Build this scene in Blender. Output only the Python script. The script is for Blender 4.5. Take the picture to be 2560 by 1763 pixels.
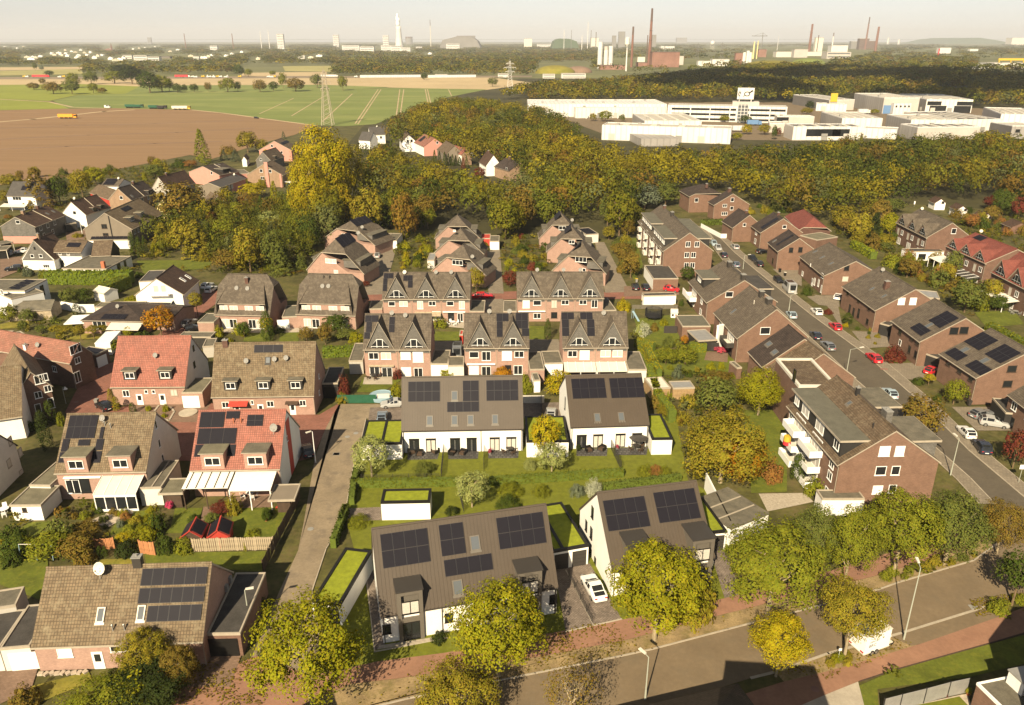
import bpy,math,random
from math import*
import numpy as np
from mathutils import Vector,Matrix,Euler
random.seed(7)
for _o in list(bpy.data.objects):bpy.data.objects.remove(_o)
SC=bpy.context.scene
COL=SC.collection
R=radians
# camera
FOC,CX,CY,CAMH=1948.0,1280.0,881.5,60.0
PITCH=atan((CY-100)/FOC)
SP,CP=sin(PITCH),cos(PITCH)
cam=bpy.data.cameras.new('camera');camo=bpy.data.objects.new('camera',cam);COL.objects.link(camo)
camo.location=(0,0,CAMH);camo.rotation_euler=(pi/2-PITCH,0,0)
cam.sensor_width=36;cam.lens=FOC/2560*36;cam.clip_start=1;cam.clip_end=60000
SC.camera=camo
# sky, sun, exposure
SUN_EL,SHADOW_AZ=R(35.5),R(20.4)
SUN_STRENGTH,SKY_STRENGTH,EXPOSURE,HAZE=5.0,0.05,.95,6e-5
W=bpy.data.worlds.new('World');SC.world=W;W.use_nodes=True
nt=W.node_tree;nt.nodes.clear()
wo=nt.nodes.new('ShaderNodeOutputWorld');bg=nt.nodes.new('ShaderNodeBackground')
sk=nt.nodes.new('ShaderNodeTexSky');sk.sky_type='NISHITA';sk.sun_disc=False
sk.sun_elevation=SUN_EL;sk.sun_rotation=pi+SHADOW_AZ
sk.air_density=1.0;sk.dust_density=0.3;sk.ozone_density=1.0;sk.altitude=60
hs=nt.nodes.new('ShaderNodeHueSaturation');hs.inputs['Saturation'].default_value=0.3
nt.links.new(sk.outputs[0],hs.inputs['Color']);nt.links.new(hs.outputs[0],bg.inputs['Color'])
bg.inputs['Strength'].default_value=SKY_STRENGTH
nt.links.new(bg.outputs[0],wo.inputs['Surface'])
sl=bpy.data.lights.new('sun','SUN');sl.energy=SUN_STRENGTH;sl.angle=R(0.5);sl.color=(1.0,0.84,0.58)
so=bpy.data.objects.new('sun',sl);COL.objects.link(so)
SUND=Vector((sin(SHADOW_AZ)*cos(SUN_EL),cos(SHADOW_AZ)*cos(SUN_EL),-sin(SUN_EL)))
so.rotation_euler=SUND.to_track_quat('-Z','Y').to_euler();so.location=(-100,-100,300)
SC.view_settings.view_transform='Standard';SC.view_settings.look='None'
SC.view_settings.exposure=EXPOSURE;SC.view_settings.gamma=1.0;SC.view_settings.use_curve_mapping=False
SC.render.engine='CYCLES'
cy=SC.cycles
cy.max_bounces=5;cy.diffuse_bounces=1;cy.glossy_bounces=2;cy.transmission_bounces=3;cy.transparent_max_bounces=4;cy.volume_bounces=0
cy.use_denoising=True;cy.caustics_reflective=False;cy.caustics_refractive=False
# surveying
def ray(px,py):
 u=(px-CX)/FOC;v=(py-CY)/FOC
 return Vector((u,CP-v*SP,-(SP+v*CP)))
def P(px,py=None,z=0.0):
 if py is None:px,py=px
 r=ray(px,py);t=(z-CAMH)/r.z
 return Vector((r.x*t,r.y*t,z))
def hat(pt,py):
 v=(py-CY)/FOC
 return CAMH-pt.y*(SP+v*CP)/(CP-v*SP)
def mp(pt):
 d=pt.y*CP+(CAMH-pt.z)*SP
 return d/FOC
def frame(x0,y0,s):
 return lambda*a:tuple((x0+a[i]/s if i%2==0 else y0+a[i]/s)for i in range(len(a)))
cA=frame(0,0,1.8109);cB=frame(1280,0,1.8109);cC=frame(0,400,2.6953);cD=frame(740,480,2.5756);cE=frame(1560,440,2.318)
cF=frame(0,800,2.6953);cG=frame(0,1260,2.5756);cH=frame(820,880,2.5756);cI=frame(820,1240,2.318);cJ=frame(1700,840,2.6953);cK=frame(1700,1263,2.6953)
c1=frame(0,400,5.3907);c2=frame(380,320,4.8292);c3=frame(0,620,5.3907);c4=frame(880,290,4.8292);c5=frame(1300,220,3.6219);c6=frame(1920,220,3.6219)
c7=frame(2160,480,4.9875);c8=frame(1580,640,4.9881);d1=frame(1480,0,4.4577);d2=frame(1960,20,3.8633);d3=frame(900,0,3.8633);d4=frame(0,60,3.6219);d5=frame(0,1100,4.694);d6=frame(2000,1480,4.139)
def pts(c,*a):
 q=c(*a);return[(q[i],q[i+1])for i in range(0,len(q),2)]
# materials
MATS={}
def newmat(name):
 m=bpy.data.materials.new(name);m.use_nodes=True;n=m.node_tree.nodes;n.clear()
 o=n.new('ShaderNodeOutputMaterial');MATS[name]=m
 return m,n,m.node_tree.links,o
def mixc(n,l,fac,a,b,mode='MIX'):
 x=n.new('ShaderNodeMix');x.data_type='RGBA';x.blend_type=mode
 for sock,val in((x.inputs[0],fac),(x.inputs[6],a),(x.inputs[7],b)):
  if hasattr(val,'is_linked')or hasattr(val,'links'):l.new(val,sock)
  else:sock.default_value=val if not isinstance(val,tuple)else(*val,1)
 return x.outputs[2]
def noise(n,l,co,scale,detail=3,rough=.6):
 t=n.new('ShaderNodeTexNoise');t.inputs['Scale'].default_value=scale;t.inputs['Detail'].default_value=detail;t.inputs['Roughness'].default_value=rough
 l.new(co,t.inputs['Vector']);return t.outputs['Fac']
def ramp(n,l,x,lo,hi):
 t=n.new('ShaderNodeMapRange');t.inputs[1].default_value=lo;t.inputs[2].default_value=hi;l.new(x,t.inputs[0]);return t.outputs[0]
def mat(name,col,rough=.8,var=.25,scale=1.2,kind=None,stretch=None,size=(.3,.35),dark=.55,bump=.0,metal=0,stain=None,objcol=False,spec=.3):
 m,n,l,o=newmat(name)
 b=n.new('ShaderNodeBsdfPrincipled');l.new(b.outputs[0],o.inputs[0])
 b.inputs['Roughness'].default_value=rough;b.inputs['Metallic'].default_value=metal;b.inputs['Specular IOR Level'].default_value=spec
 tc=n.new('ShaderNodeTexCoord');co=tc.outputs['Object'];uv=tc.outputs['UV']
 base=(*col,1)
 if objcol:
  oi=n.new('ShaderNodeObjectInfo');basec=oi.outputs['Color']
 else:
  rgb=n.new('ShaderNodeRGB');rgb.outputs[0].default_value=base;basec=rgb.outputs[0]
 if stretch:
  vm=n.new('ShaderNodeVectorMath');vm.operation='MULTIPLY';vm.inputs[1].default_value=(*stretch,1);l.new(co,vm.inputs[0]);co=vm.outputs[0]
 hgt=None
 if kind in('tile','brick','slab','plank'):
  t=n.new('ShaderNodeTexBrick');l.new(uv,t.inputs['Vector'])
  t.inputs['Scale'].default_value=1;t.inputs['Brick Width'].default_value=size[0];t.inputs['Row Height'].default_value=size[1]
  t.inputs['Mortar Size'].default_value=min(size)*(.13 if kind!='brick' else .1);t.inputs['Mortar Smooth'].default_value=.3;t.inputs['Bias'].default_value=0
  t.offset=0.0 if kind=='tile' else .5
  t.inputs['Color1'].default_value=(1+var,1+var,1+var,1);t.inputs['Color2'].default_value=(1-var,1-var,1-var,1);t.inputs['Mortar'].default_value=(dark,dark,dark,1)
  basec=mixc(n,l,1.0,basec,t.outputs['Color'],'MULTIPLY');hgt=t.outputs['Fac']
 if var:
  f=ramp(n,l,noise(n,l,co,scale),.3,.7)
  lo=tuple(1-var for _ in range(3));hi=tuple(1+var for _ in range(3))
  g=mixc(n,l,f,lo,hi);basec=mixc(n,l,1.0,basec,g,'MULTIPLY')
  f2=ramp(n,l,noise(n,l,co,scale*9,2),.3,.7)
  g2=mixc(n,l,f2,tuple(1-var*.6 for _ in range(3)),tuple(1+var*.6 for _ in range(3)));basec=mixc(n,l,1.0,basec,g2,'MULTIPLY')
 if stain:
  f=ramp(n,l,noise(n,l,co,stain[1],5,.7),.5,.75);basec=mixc(n,l,f,basec,stain[0])
 l.new(basec,b.inputs['Base Color'])
 if bump or hgt is not None:
  bp=n.new('ShaderNodeBump');bp.inputs['Strength'].default_value=bump or .35;bp.inputs['Distance'].default_value=.05
  if hgt is not None:
   inv=n.new('ShaderNodeMath');inv.operation='SUBTRACT';inv.inputs[0].default_value=1;l.new(hgt,inv.inputs[1]);l.new(inv.outputs[0],bp.inputs['Height'])
  else:l.new(noise(n,l,co,scale*12),bp.inputs['Height'])
  l.new(bp.outputs[0],b.inputs['Normal'])
 return m
def leafmat(name,trans=.3,hue=.35):
 m,n,l,o=newmat(name)
 oi=n.new('ShaderNodeObjectInfo');at=n.new('ShaderNodeAttribute');at.attribute_name='tone'
 c=mixc(n,l,ramp(n,l,at.outputs['Fac'],0,1),(.72,.76,.72),(1.45,1.4,1.25))
 c=mixc(n,l,1.0,oi.outputs['Color'],c,'MULTIPLY')
 geo=n.new('ShaderNodeNewGeometry')
 h=n.new('ShaderNodeHueSaturation');l.new(c,h.inputs['Color'])
 hr=n.new('ShaderNodeMapRange');hr.inputs[3].default_value=.5-.06*hue;hr.inputs[4].default_value=.5+.06*hue
 l.new(geo.outputs['Random Per Island'],hr.inputs[0]);l.new(hr.outputs[0],h.inputs['Hue'])
 d=n.new('ShaderNodeBsdfDiffuse');t=n.new('ShaderNodeBsdfTranslucent');l.new(h.outputs[0],d.inputs[0]);l.new(h.outputs[0],t.inputs[0])
 mx=n.new('ShaderNodeMixShader');mx.inputs[0].default_value=trans;l.new(d.outputs[0],mx.inputs[1]);l.new(t.outputs[0],mx.inputs[2])
 l.new(mx.outputs[0],o.inputs[0]);return m
def woodmat(name):
 m,n,l,o=newmat(name)
 at=n.new('ShaderNodeAttribute');at.attribute_name='treecol'
 d=n.new('ShaderNodeBsdfDiffuse');t=n.new('ShaderNodeBsdfTranslucent');l.new(at.outputs['Color'],d.inputs[0]);l.new(at.outputs['Color'],t.inputs[0])
 mx=n.new('ShaderNodeMixShader');mx.inputs[0].default_value=.25;l.new(d.outputs[0],mx.inputs[1]);l.new(t.outputs[0],mx.inputs[2])
 l.new(mx.outputs[0],o.inputs[0]);return m
leafmat('leaf',.14);leafmat('needle',.12,.2);woodmat('wood_leaf')
mat('bark',(.16,.11,.06),.9,.3,6);mat('bark_pale',(.3,.24,.15),.9,.3,6)
TB=dict(kind='tile',size=(.3,.34),dark=.5)
mat('t_brown',(.12,.084,.053),.8,.2,.6,**TB,stain=((.19,.15,.1),1.4))
mat('t_olive',(.155,.112,.067),.8,.18,.6,**TB,stain=((.22,.18,.115),1.4))
mat('t_grey',(.11,.088,.066),.8,.16,.6,**TB,stain=((.145,.12,.09),1.2))
mat('t_dark',(.055,.04,.032),.7,.25,.6,**TB)
mat('t_choc',(.085,.05,.033),.7,.25,.6,**TB)
mat('t_red',(.28,.11,.08),.75,.15,.6,**TB,stain=((.3,.1,.07),1.0))
mat('t_rust',(.2,.06,.045),.75,.15,.6,**TB)
mat('t_pink',(.27,.12,.085),.75,.15,.6,**TB,stain=((.18,.1,.07),1.0))
mat('metalr',(.074,.057,.042),.55,.06,.5)
mat('slater',(.075,.068,.062),.65,.12,.6,kind='slab',size=(.6,.3),dark=.7)
BK=dict(kind='brick',size=(.26,.1),dark=.85)
mat('b_pink',(.37,.235,.185),.85,.1,.8,**BK);mat('b_red',(.195,.115,.08),.85,.12,.8,**BK)
mat('b_orange',(.38,.18,.1),.85,.1,.8,**BK);mat('b_brown',(.17,.1,.072),.85,.14,.8,**BK)
mat('b_buff',(.3,.2,.13),.85,.12,.8,**BK);mat('b_dark',(.11,.06,.045),.85,.15,.8,**BK)
mat('r_white',(.8,.78,.73),.9,.04,.6);mat('r_grey',(.42,.39,.34),.9,.06,.6,stain=((.36,.33,.28),.5));mat('r_pale',(.62,.59,.53),.9,.06,.6)
mat('r_pink',(.52,.25,.2),.9,.05,.6);mat('r_cream',(.62,.55,.42),.9,.05,.6);mat('r_yellow',(.7,.58,.28),.9,.05,.6);mat('r_green',(.12,.19,.08),.9,.05,.6)
mat('r_taupe',(.2,.165,.125),.85,.06,.6)
mat('slatec',(.14,.13,.115),.7,.15,.8,kind='slab',size=(.4,.25),dark=.75);mat('clad',(.03,.028,.026),.6,.1)
mat('white',(.82,.81,.78),.5,.02);mat('owhite',(.6,.56,.48),.6,.06);mat('trim',(.36,.31,.24),.7,.1);mat('black',(.012,.011,.01),.5,0);mat('dmetal',(.03,.028,.027),.45,.05);mat('anthr',(.045,.04,.036),.5,.05)
mat('taupe',(.13,.115,.095),.45,.05);mat('zinc',(.32,.31,.29),.4,.1,metal=.3);mat('galv',(.35,.36,.3),.45,.05);mat('grey',(.25,.24,.22),.7,.1)
mat('felt',(.13,.115,.085),.9,.22,.7,stain=((.08,.075,.06),.8));mat('feltd',(.055,.05,.045),.9,.25,.7);mat('felt2',(.15,.135,.09),.9,.2,.7);mat('felt3',(.115,.108,.082),.9,.15,.7)
mat('wood',(.3,.2,.1),.8,.25,2);mat('wood_grey',(.36,.29,.2),.85,.25,2);mat('woodo',(.45,.2,.09),.8,.2,2);mat('wood_dark',(.07,.045,.03),.8,.2,2)
mat('paint_red',(.42,.05,.035),.6,.1);mat('plasg',(.02,.09,.05),.5,.1);mat('plasb',(.25,.36,.42),.4,.05);mat('yellow',(.55,.38,.04),.6,.05);mat('red',(.6,.04,.05),.5,.05)
mat('solar',(.014,.013,.018),.5,.0,spec=.08);mat('solar_frame',(.03,.03,.035),.5,0)
mat('glass',(.018,.02,.022),.08,0,spec=.5);mat('glass2',(.1,.11,.12),.15,0,spec=.5);mat('curtain',(.5,.47,.42),.8,.1,6);mat('shutter',(.74,.72,.68),.6,.03);mat('shut2',(.5,.46,.4),.6,.03)
mat('polycarb',(.62,.58,.5),.35,.05);mat('awning',(.75,.72,.65),.7,.03);mat('tyre',(.012,.012,.012),.8,0);mat('chrome',(.5,.5,.5),.25,0,metal=.8);mat('lamp_red',(.4,.02,.02),.3,0)
mat('paint',(1,1,1),.22,0,objcol=True,spec=.6)
mat('asphalt',(.17,.126,.078),.9,.12,.25,stain=((.14,.11,.072),.35));mat('asphalt_vignetted',(.1,.083,.06),.9,.12,.25,stain=((.082,.068,.05),.35));mat('asph2',(.23,.18,.12),.9,.15,.3,stain=((.13,.105,.08),.5),bump=.1);mat('pav_r',(.235,.105,.075),.9,.14,.4,kind='slab',size=(.4,.2),dark=.8)
mat('red_asphalt',(.26,.14,.09),.9,.12,.3,stain=((.22,.115,.075),.5));mat('pav_b',(.2,.13,.09),.9,.14,.4,kind='slab',size=(.4,.2),dark=.8);mat('pav_g',(.21,.175,.13),.9,.12,.5,kind='slab',size=(.5,.5),dark=.85);mat('setts',(.2,.16,.13),.9,.2,.8,kind='slab',size=(.32,.2),dark=.5);mat('kerb',(.36,.31,.24),.9,.12,.8)
mat('verge',(.25,.18,.09),.95,.3,.5,stain=((.13,.11,.03),.6));mat('concrete',(.38,.33,.26),.9,.12,.4);mat('gravel',(.36,.31,.24),.95,.2,3,bump=.3);mat('terrace',(.085,.08,.075),.8,.3,.6,kind='slab',size=(.6,.6),dark=.5)
mat('lawn',(.095,.112,.011),.95,.22,.35,bump=.35,stain=((.16,.16,.016),1.1));mat('lawn2',(.125,.135,.011),.95,.18,1.2,bump=.4);mat('sedum',(.2,.225,.014),.95,.2,1.5,bump=.5);mat('lawn_dry',(.2,.17,.025),.95,.25,.4,bump=.3,stain=((.11,.12,.015),.5))
mat('garden',(.075,.07,.018),.95,.4,.15,stain=((.12,.085,.04),.3),bump=.4);mat('forest_floor',(.05,.045,.015),.95,.3,.02)
mat('soil',(.225,.138,.07),.95,.09,.05,stain=((.19,.11,.055),.07),stretch=(.1,1.8));mat('field2',(.15,.18,.045),.95,.1,.03,stretch=(.3,1.2),stain=((.25,.26,.08),.02));mat('field_lime',(.2,.22,.03),.95,.1,.01);mat('field_straw',(.42,.32,.18),.95,.1,.01);mat('field_olive',(.3,.27,.1),.95,.12,.01)
mat('track',(.4,.3,.18),.95,.15,.05);mat('haze_ground',(.13,.13,.05),.95,.3,.002)
mat('hill',(.075,.11,.06),.95,.15,.002);mat('hedge',(.09,.12,.014),.95,.2,2)
mat('h_white',(.62,.6,.57),.6,.05,.05,kind='plank',size=(3.5,40),dark=.82);mat('h_grey',(.3,.28,.26),.6,.06,.05,kind='plank',size=(4,30),dark=.85);mat('h_roof',(.42,.39,.34),.8,.1,.05);mat('h_dark',(.14,.13,.125),.8,.12,.05);mat('h_clad',(.46,.42,.38),.6,.06,.05)
mat('stackr',(.2,.1,.075),.85,.1,.05);mat('stackd',(.12,.08,.065),.85,.1,.05);mat('rust',(.24,.13,.1),.85,.2,.05);mat('steam',(.85,.85,.83),.95,0);mat('blue',(.12,.22,.4),.6,.05);mat('far_grey',(.2,.19,.18),.9,.1,.02);mat('orange',(.7,.3,.03),.6,.05)
mat('net',(.02,.02,.022),.9,0);mat('stone',(.42,.35,.27),.9,.25,2,bump=.4);mat('terracotta',(.42,.14,.07),.8,.1)
# mesh builder
class MB:
 def __init__(s):s.v=[];s.f=[];s.m=[]
 def face(s,p,m=0):
  i=len(s.v);s.v+=[tuple(q)for q in p];s.f.append(tuple(range(i,i+len(p))));s.m.append(m)
 def box(s,x0,y0,z0,x1,y1,z1,m=0,top=None):
  a=[(x0,y0,z0),(x1,y0,z0),(x1,y1,z0),(x0,y1,z0),(x0,y0,z1),(x1,y0,z1),(x1,y1,z1),(x0,y1,z1)]
  s.hexa(a,m,top)
 def hexa(s,a,m=0,top=None):
  i=len(s.v);s.v+=[tuple(q)for q in a]
  for k,f in enumerate(((3,2,1,0),(4,5,6,7),(0,1,5,4),(1,2,6,5),(2,3,7,6),(3,0,4,7))):
   s.f.append(tuple(i+j for j in f));s.m.append(top if(k==1 and top is not None)else m)
 def slab(s,p,t,m=0,side=None,off=None):
  n=len(p);d=Vector((0,0,-t))if off is None else Vector(off)
  lo=[Vector(q)+d for q in p]
  s.face(p,m);s.face(lo[::-1],side if side is not None else m)
  for i in range(n):
   j=(i+1)%n;s.face([lo[i],lo[j],p[j],p[i]],side if side is not None else m)
 def prism(s,xy,z0,z1,m=0,top=None):
  s.slab([(x,y,z1)for x,y in xy],z1-z0,top if top is not None else m,m)
 def tube(s,a,b,r0,r1=None,n=6,m=0):
  r1=r0 if r1 is None else r1;a=Vector(a);b=Vector(b);d=(b-a)
  q=d.to_track_quat('Z','Y');i=len(s.v)
  for c,r in((a,r0),(b,r1)):
   for k in range(n):
    s.v.append(tuple(c+q@Vector((r*cos(2*pi*k/n),r*sin(2*pi*k/n),0))))
  for k in range(n):
   j=(k+1)%n;s.f.append((i+k,i+j,i+n+j,i+n+k));s.m.append(m)
  s.f.append(tuple(i+n+k for k in range(n)));s.m.append(m);s.f.append(tuple(i+k for k in reversed(range(n))));s.m.append(m)
 def lathe(s,prof,n=12,m=0,c=(0,0),ms=None):
  i=len(s.v)
  for r,z in prof:
   for k in range(n):s.v.append((c[0]+r*cos(2*pi*k/n),c[1]+r*sin(2*pi*k/n),z))
  for a in range(len(prof)-1):
   for k in range(n):
    j=(k+1)%n;s.f.append((i+a*n+k,i+a*n+j,i+(a+1)*n+j,i+(a+1)*n+k));s.m.append(ms[a]if ms else m)
  s.f.append(tuple(i+(len(prof)-1)*n+k for k in range(n)));s.m.append(ms[-1]if ms else m)
 def mesh(s,name,mats,smooth=False):
  me=bpy.data.meshes.new(name);me.from_pydata(s.v,[],s.f)
  for q in([mats]if isinstance(mats,str)else mats):me.materials.append(MATS[q])
  me.polygons.foreach_set('material_index',s.m)
  if smooth:me.polygons.foreach_set('use_smooth',[True]*len(s.f))
  uvl=me.uv_layers.new(name='UVMap');uv=np.zeros((len(me.loops),2),np.float32);k=0
  for p in me.polygons:
   nn=p.normal
   if abs(nn.z)>.985:U=Vector((1,0,0));V=Vector((0,1,0))
   else:U=Vector((-nn.y,nn.x,0)).normalized();V=nn.cross(U)
   for vi in p.vertices:
    c=s.v[vi];uv[k]=(c[0]*U.x+c[1]*U.y,c[0]*V.x+c[1]*V.y+c[2]*V.z);k+=1
  uvl.data.foreach_set('uv',uv.ravel());me.update();return me
def BX(*a):
 b=MB();b.box(*a);return b
def TB(*a):
 b=MB();b.tube(*a);return b
def ob(name,me,parent=None,loc=(0,0,0),rot=(0,0,0),scale=None,color=None):
 o=bpy.data.objects.new(name,me);COL.objects.link(o)
 if parent is not None:o.parent=parent
 o.location=loc;o.rotation_euler=rot
 if scale is not None:o.scale=scale if not isinstance(scale,(int,float))else(scale,)*3
 if color is not None:o.color=(*color,1)
 return o
def tag(o,label=None,cat=None,group=None,kind=None):
 if label:o['label']=label
 if cat:o['category']=cat
 if group:o['group']=group
 if kind:o['kind']=kind
 return o
def thg(name,label,cat,loc=(0,0,0),rz=0,group=None):
 o=bpy.data.objects.new(name,None);COL.objects.link(o);o.location=loc;o.rotation_euler=(0,0,rz);o.empty_display_size=.5
 return tag(o,label,cat,group)
_cache={}
def cch(key,fn):
 if key not in _cache:_cache[key]=fn()
 return _cache[key]
_sz=[0]
def sht(name,poly,z,m,kind='structure',label=None):
 _sz[0]+=1;z=z+.0004*_sz[0]
 q=[Vector((P(p).x,P(p).y,z))for p in poly]
 area=sum(q[i].x*q[(i+1)%len(q)].y-q[(i+1)%len(q)].x*q[i].y for i in range(len(q)))
 if area<0:q=q[::-1]
 b=MB();b.face(q)
 o=ob(name,b.mesh(name,m));o['kind']=kind
 if label:o['label']=label
 return o
def strip(name,poly,w,z0,z1,m,kind='structure',px=True,b=None):
 q=[P(p)if px else Vector((p[0],p[1],0))for p in poly];own=b is None
 if own:b=MB()
 for a,c in zip(q[:-1],q[1:]):
  d=(c-a);d.z=0;d.normalize();s=Vector((-d.y,d.x,0))*w/2;a2=a-d*w*.3;c2=c+d*w*.3
  b.hexa([(*(a2-s).xy,z0),(*(c2-s).xy,z0),(*(c2+s).xy,z0),(*(a2+s).xy,z0),(*(a2-s).xy,z1),(*(c2-s).xy,z1),(*(c2+s).xy,z1),(*(a2+s).xy,z1)])
 if own:
  o=ob(name,b.mesh(name,m));o['kind']=kind;return o
# window, door, panel, dish meshes
WS={'w':('white','glass'),'c':('white','curtain'),'s':('white','shutter'),'g':('trim','shut2'),'d':('black','glass'),'b':('wood_dark','glass'),'k':('black','curtain'),'y':('owhite','glass')}
def win_b(w,h,n,fr=.085):
 b=MB();x,z=w/2,h/2
 b.box(-x,-.06,-z,-x+fr,.03,z);b.box(x-fr,-.06,-z,x,.03,z);b.box(-x+fr,-.06,z-fr,x-fr,.03,z);b.box(-x+fr,-.06,-z,x-fr,.03,-z+fr)
 for i in range(1,n):
  c=-x+w*i/n;b.box(c-fr*.5,-.055,-z+fr,c+fr*.5,.02,z-fr)
 b.box(-x-.06,-.13,-z-.05,x+.06,.03,-z-.002)
 return b
def pane_b(w,h):
 b=BX(-w/2+.07,-.03,-h/2+.07,w/2-.07,.01,h/2-.07);return b
def tri_b(w,h):
 b=MB();k=.3
 o=[(-w/2,0),(w/2,0),(w/2,h*k),(w*.17,h),(-w*.17,h),(-w/2,h*k)]
 b.slab([(x,-.07,z)for x,z in o],0,0,off=(0,.1,0))
 return b
def tri_pane_b(w,h):
 b=MB();k=.3;g=.08
 for i in range(3):
  x0=-w/2+w*i/3+g*.7;x1=-w/2+w*(i+1)/3-g*.7
  b.slab([(x0,-.09,g),(x1,-.09,g),(x1,-.09,h*k-g*.3),(x0,-.09,h*k-g*.3)],0,0,off=(0,.08,0))
  def top(x):return h-g if abs(x)<=w*.17 else h-(h-h*k)*(abs(x)-w*.17)/(w*.33)-g
  q=[(x0,-.09,h*k+g),(x1,-.09,h*k+g)]
  for x in((x1,x0)if i==1 else((x1,-w*.17,x0)if i==0 else(x1,w*.17,x0))):
   if x0<=x<=x1:q.append((x,-.09,max(top(x),h*k+g+.03)))
  b.slab(q,0,0,off=(0,.08,0))
 return b
def rnd(x,s=.1):return max(s,round(x/s)*s)
def wob(style,w,h,parent,loc,rot,deep=True,name='window'):
 w,h=rnd(w),rnd(h);fm,pm=WS[style[0]];n=int(style[1:]or 1)
 key=(style,w,h)
 if deep:
  o=ob(name,cch(('wf',)+key,lambda:win_b(w,h,n).mesh('window_frame',fm)),parent,loc,rot)
  ob('pane',cch(('wp',pm,w,h),lambda:pane_b(w,h).mesh('window_pane',pm)),o)
 else:
  def mk():
   b=win_b(w,h,n);p=pane_b(w,h);k=len(b.v);b.v+=p.v;b.f+=[tuple(i+k for i in f)for f in p.f];b.m+=[1]*len(p.f)
   return b.mesh('window_whole',[fm,pm])
  o=ob(name,cch(('wa',)+key,mk),parent,loc,rot)
 return o
def panel_mesh(w,h):
 def mk():
  b=BX(-w/2,-h/2,0,w/2,h/2,.045,0);b.box(-w/2+.025,-h/2+.025,.045,w/2-.025,h/2-.025,.05,1);return b.mesh('solar_panel',['solar_frame','solar'])
 return cch(('pan',round(w,2),round(h,2)),mk)
def sky_mesh(w,h,m='taupe'):
 def mk():
  b=MB();t=.12
  b.box(-w/2,-h/2,0,-w/2+t,h/2,.12);b.box(w/2-t,-h/2,0,w/2,h/2,.12);b.box(-w/2+t,h/2-t,0,w/2-t,h/2,.13);b.box(-w/2+t,-h/2,0,w/2-t,-h/2+t,.11);b.box(-w/2-.08,-h/2-.25,0,w/2+.08,-h/2-.002,.04)
  return b.mesh('skylight',m)
 return cch(('sky',rnd(w),rnd(h),m),mk)
def dish_mesh(m):
 def mk():
  b=TB((0,.25,-.75),(0,.12,0),.03,.03,5,1)
  for k in range(12):
   for r0,r1,z0,z1 in((0,.25,0,-.03),(.25,.46,-.03,-.12)):
    a,c=2*pi*k/12,2*pi*(k+1)/12
    q=[(r0*cos(a),z0+.12,r0*sin(a)),(r1*cos(a),z1+.12,r1*sin(a)),(r1*cos(c),z1+.12,r1*sin(c)),(r0*cos(c),z0+.12,r0*sin(c))]
    b.face(q if r0 else q[:3],0)
  b.tube((0,.05,-.4),(0,-.35,-.1),.015,.015,4,1);b.box(-.04,-.4,-.14,.04,-.3,-.06,1)
  return b.mesh('satellite_dish',[m,'grey'])
 return cch(('dish',m),mk)
CAMP=Vector((0,0,CAMH))
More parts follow.
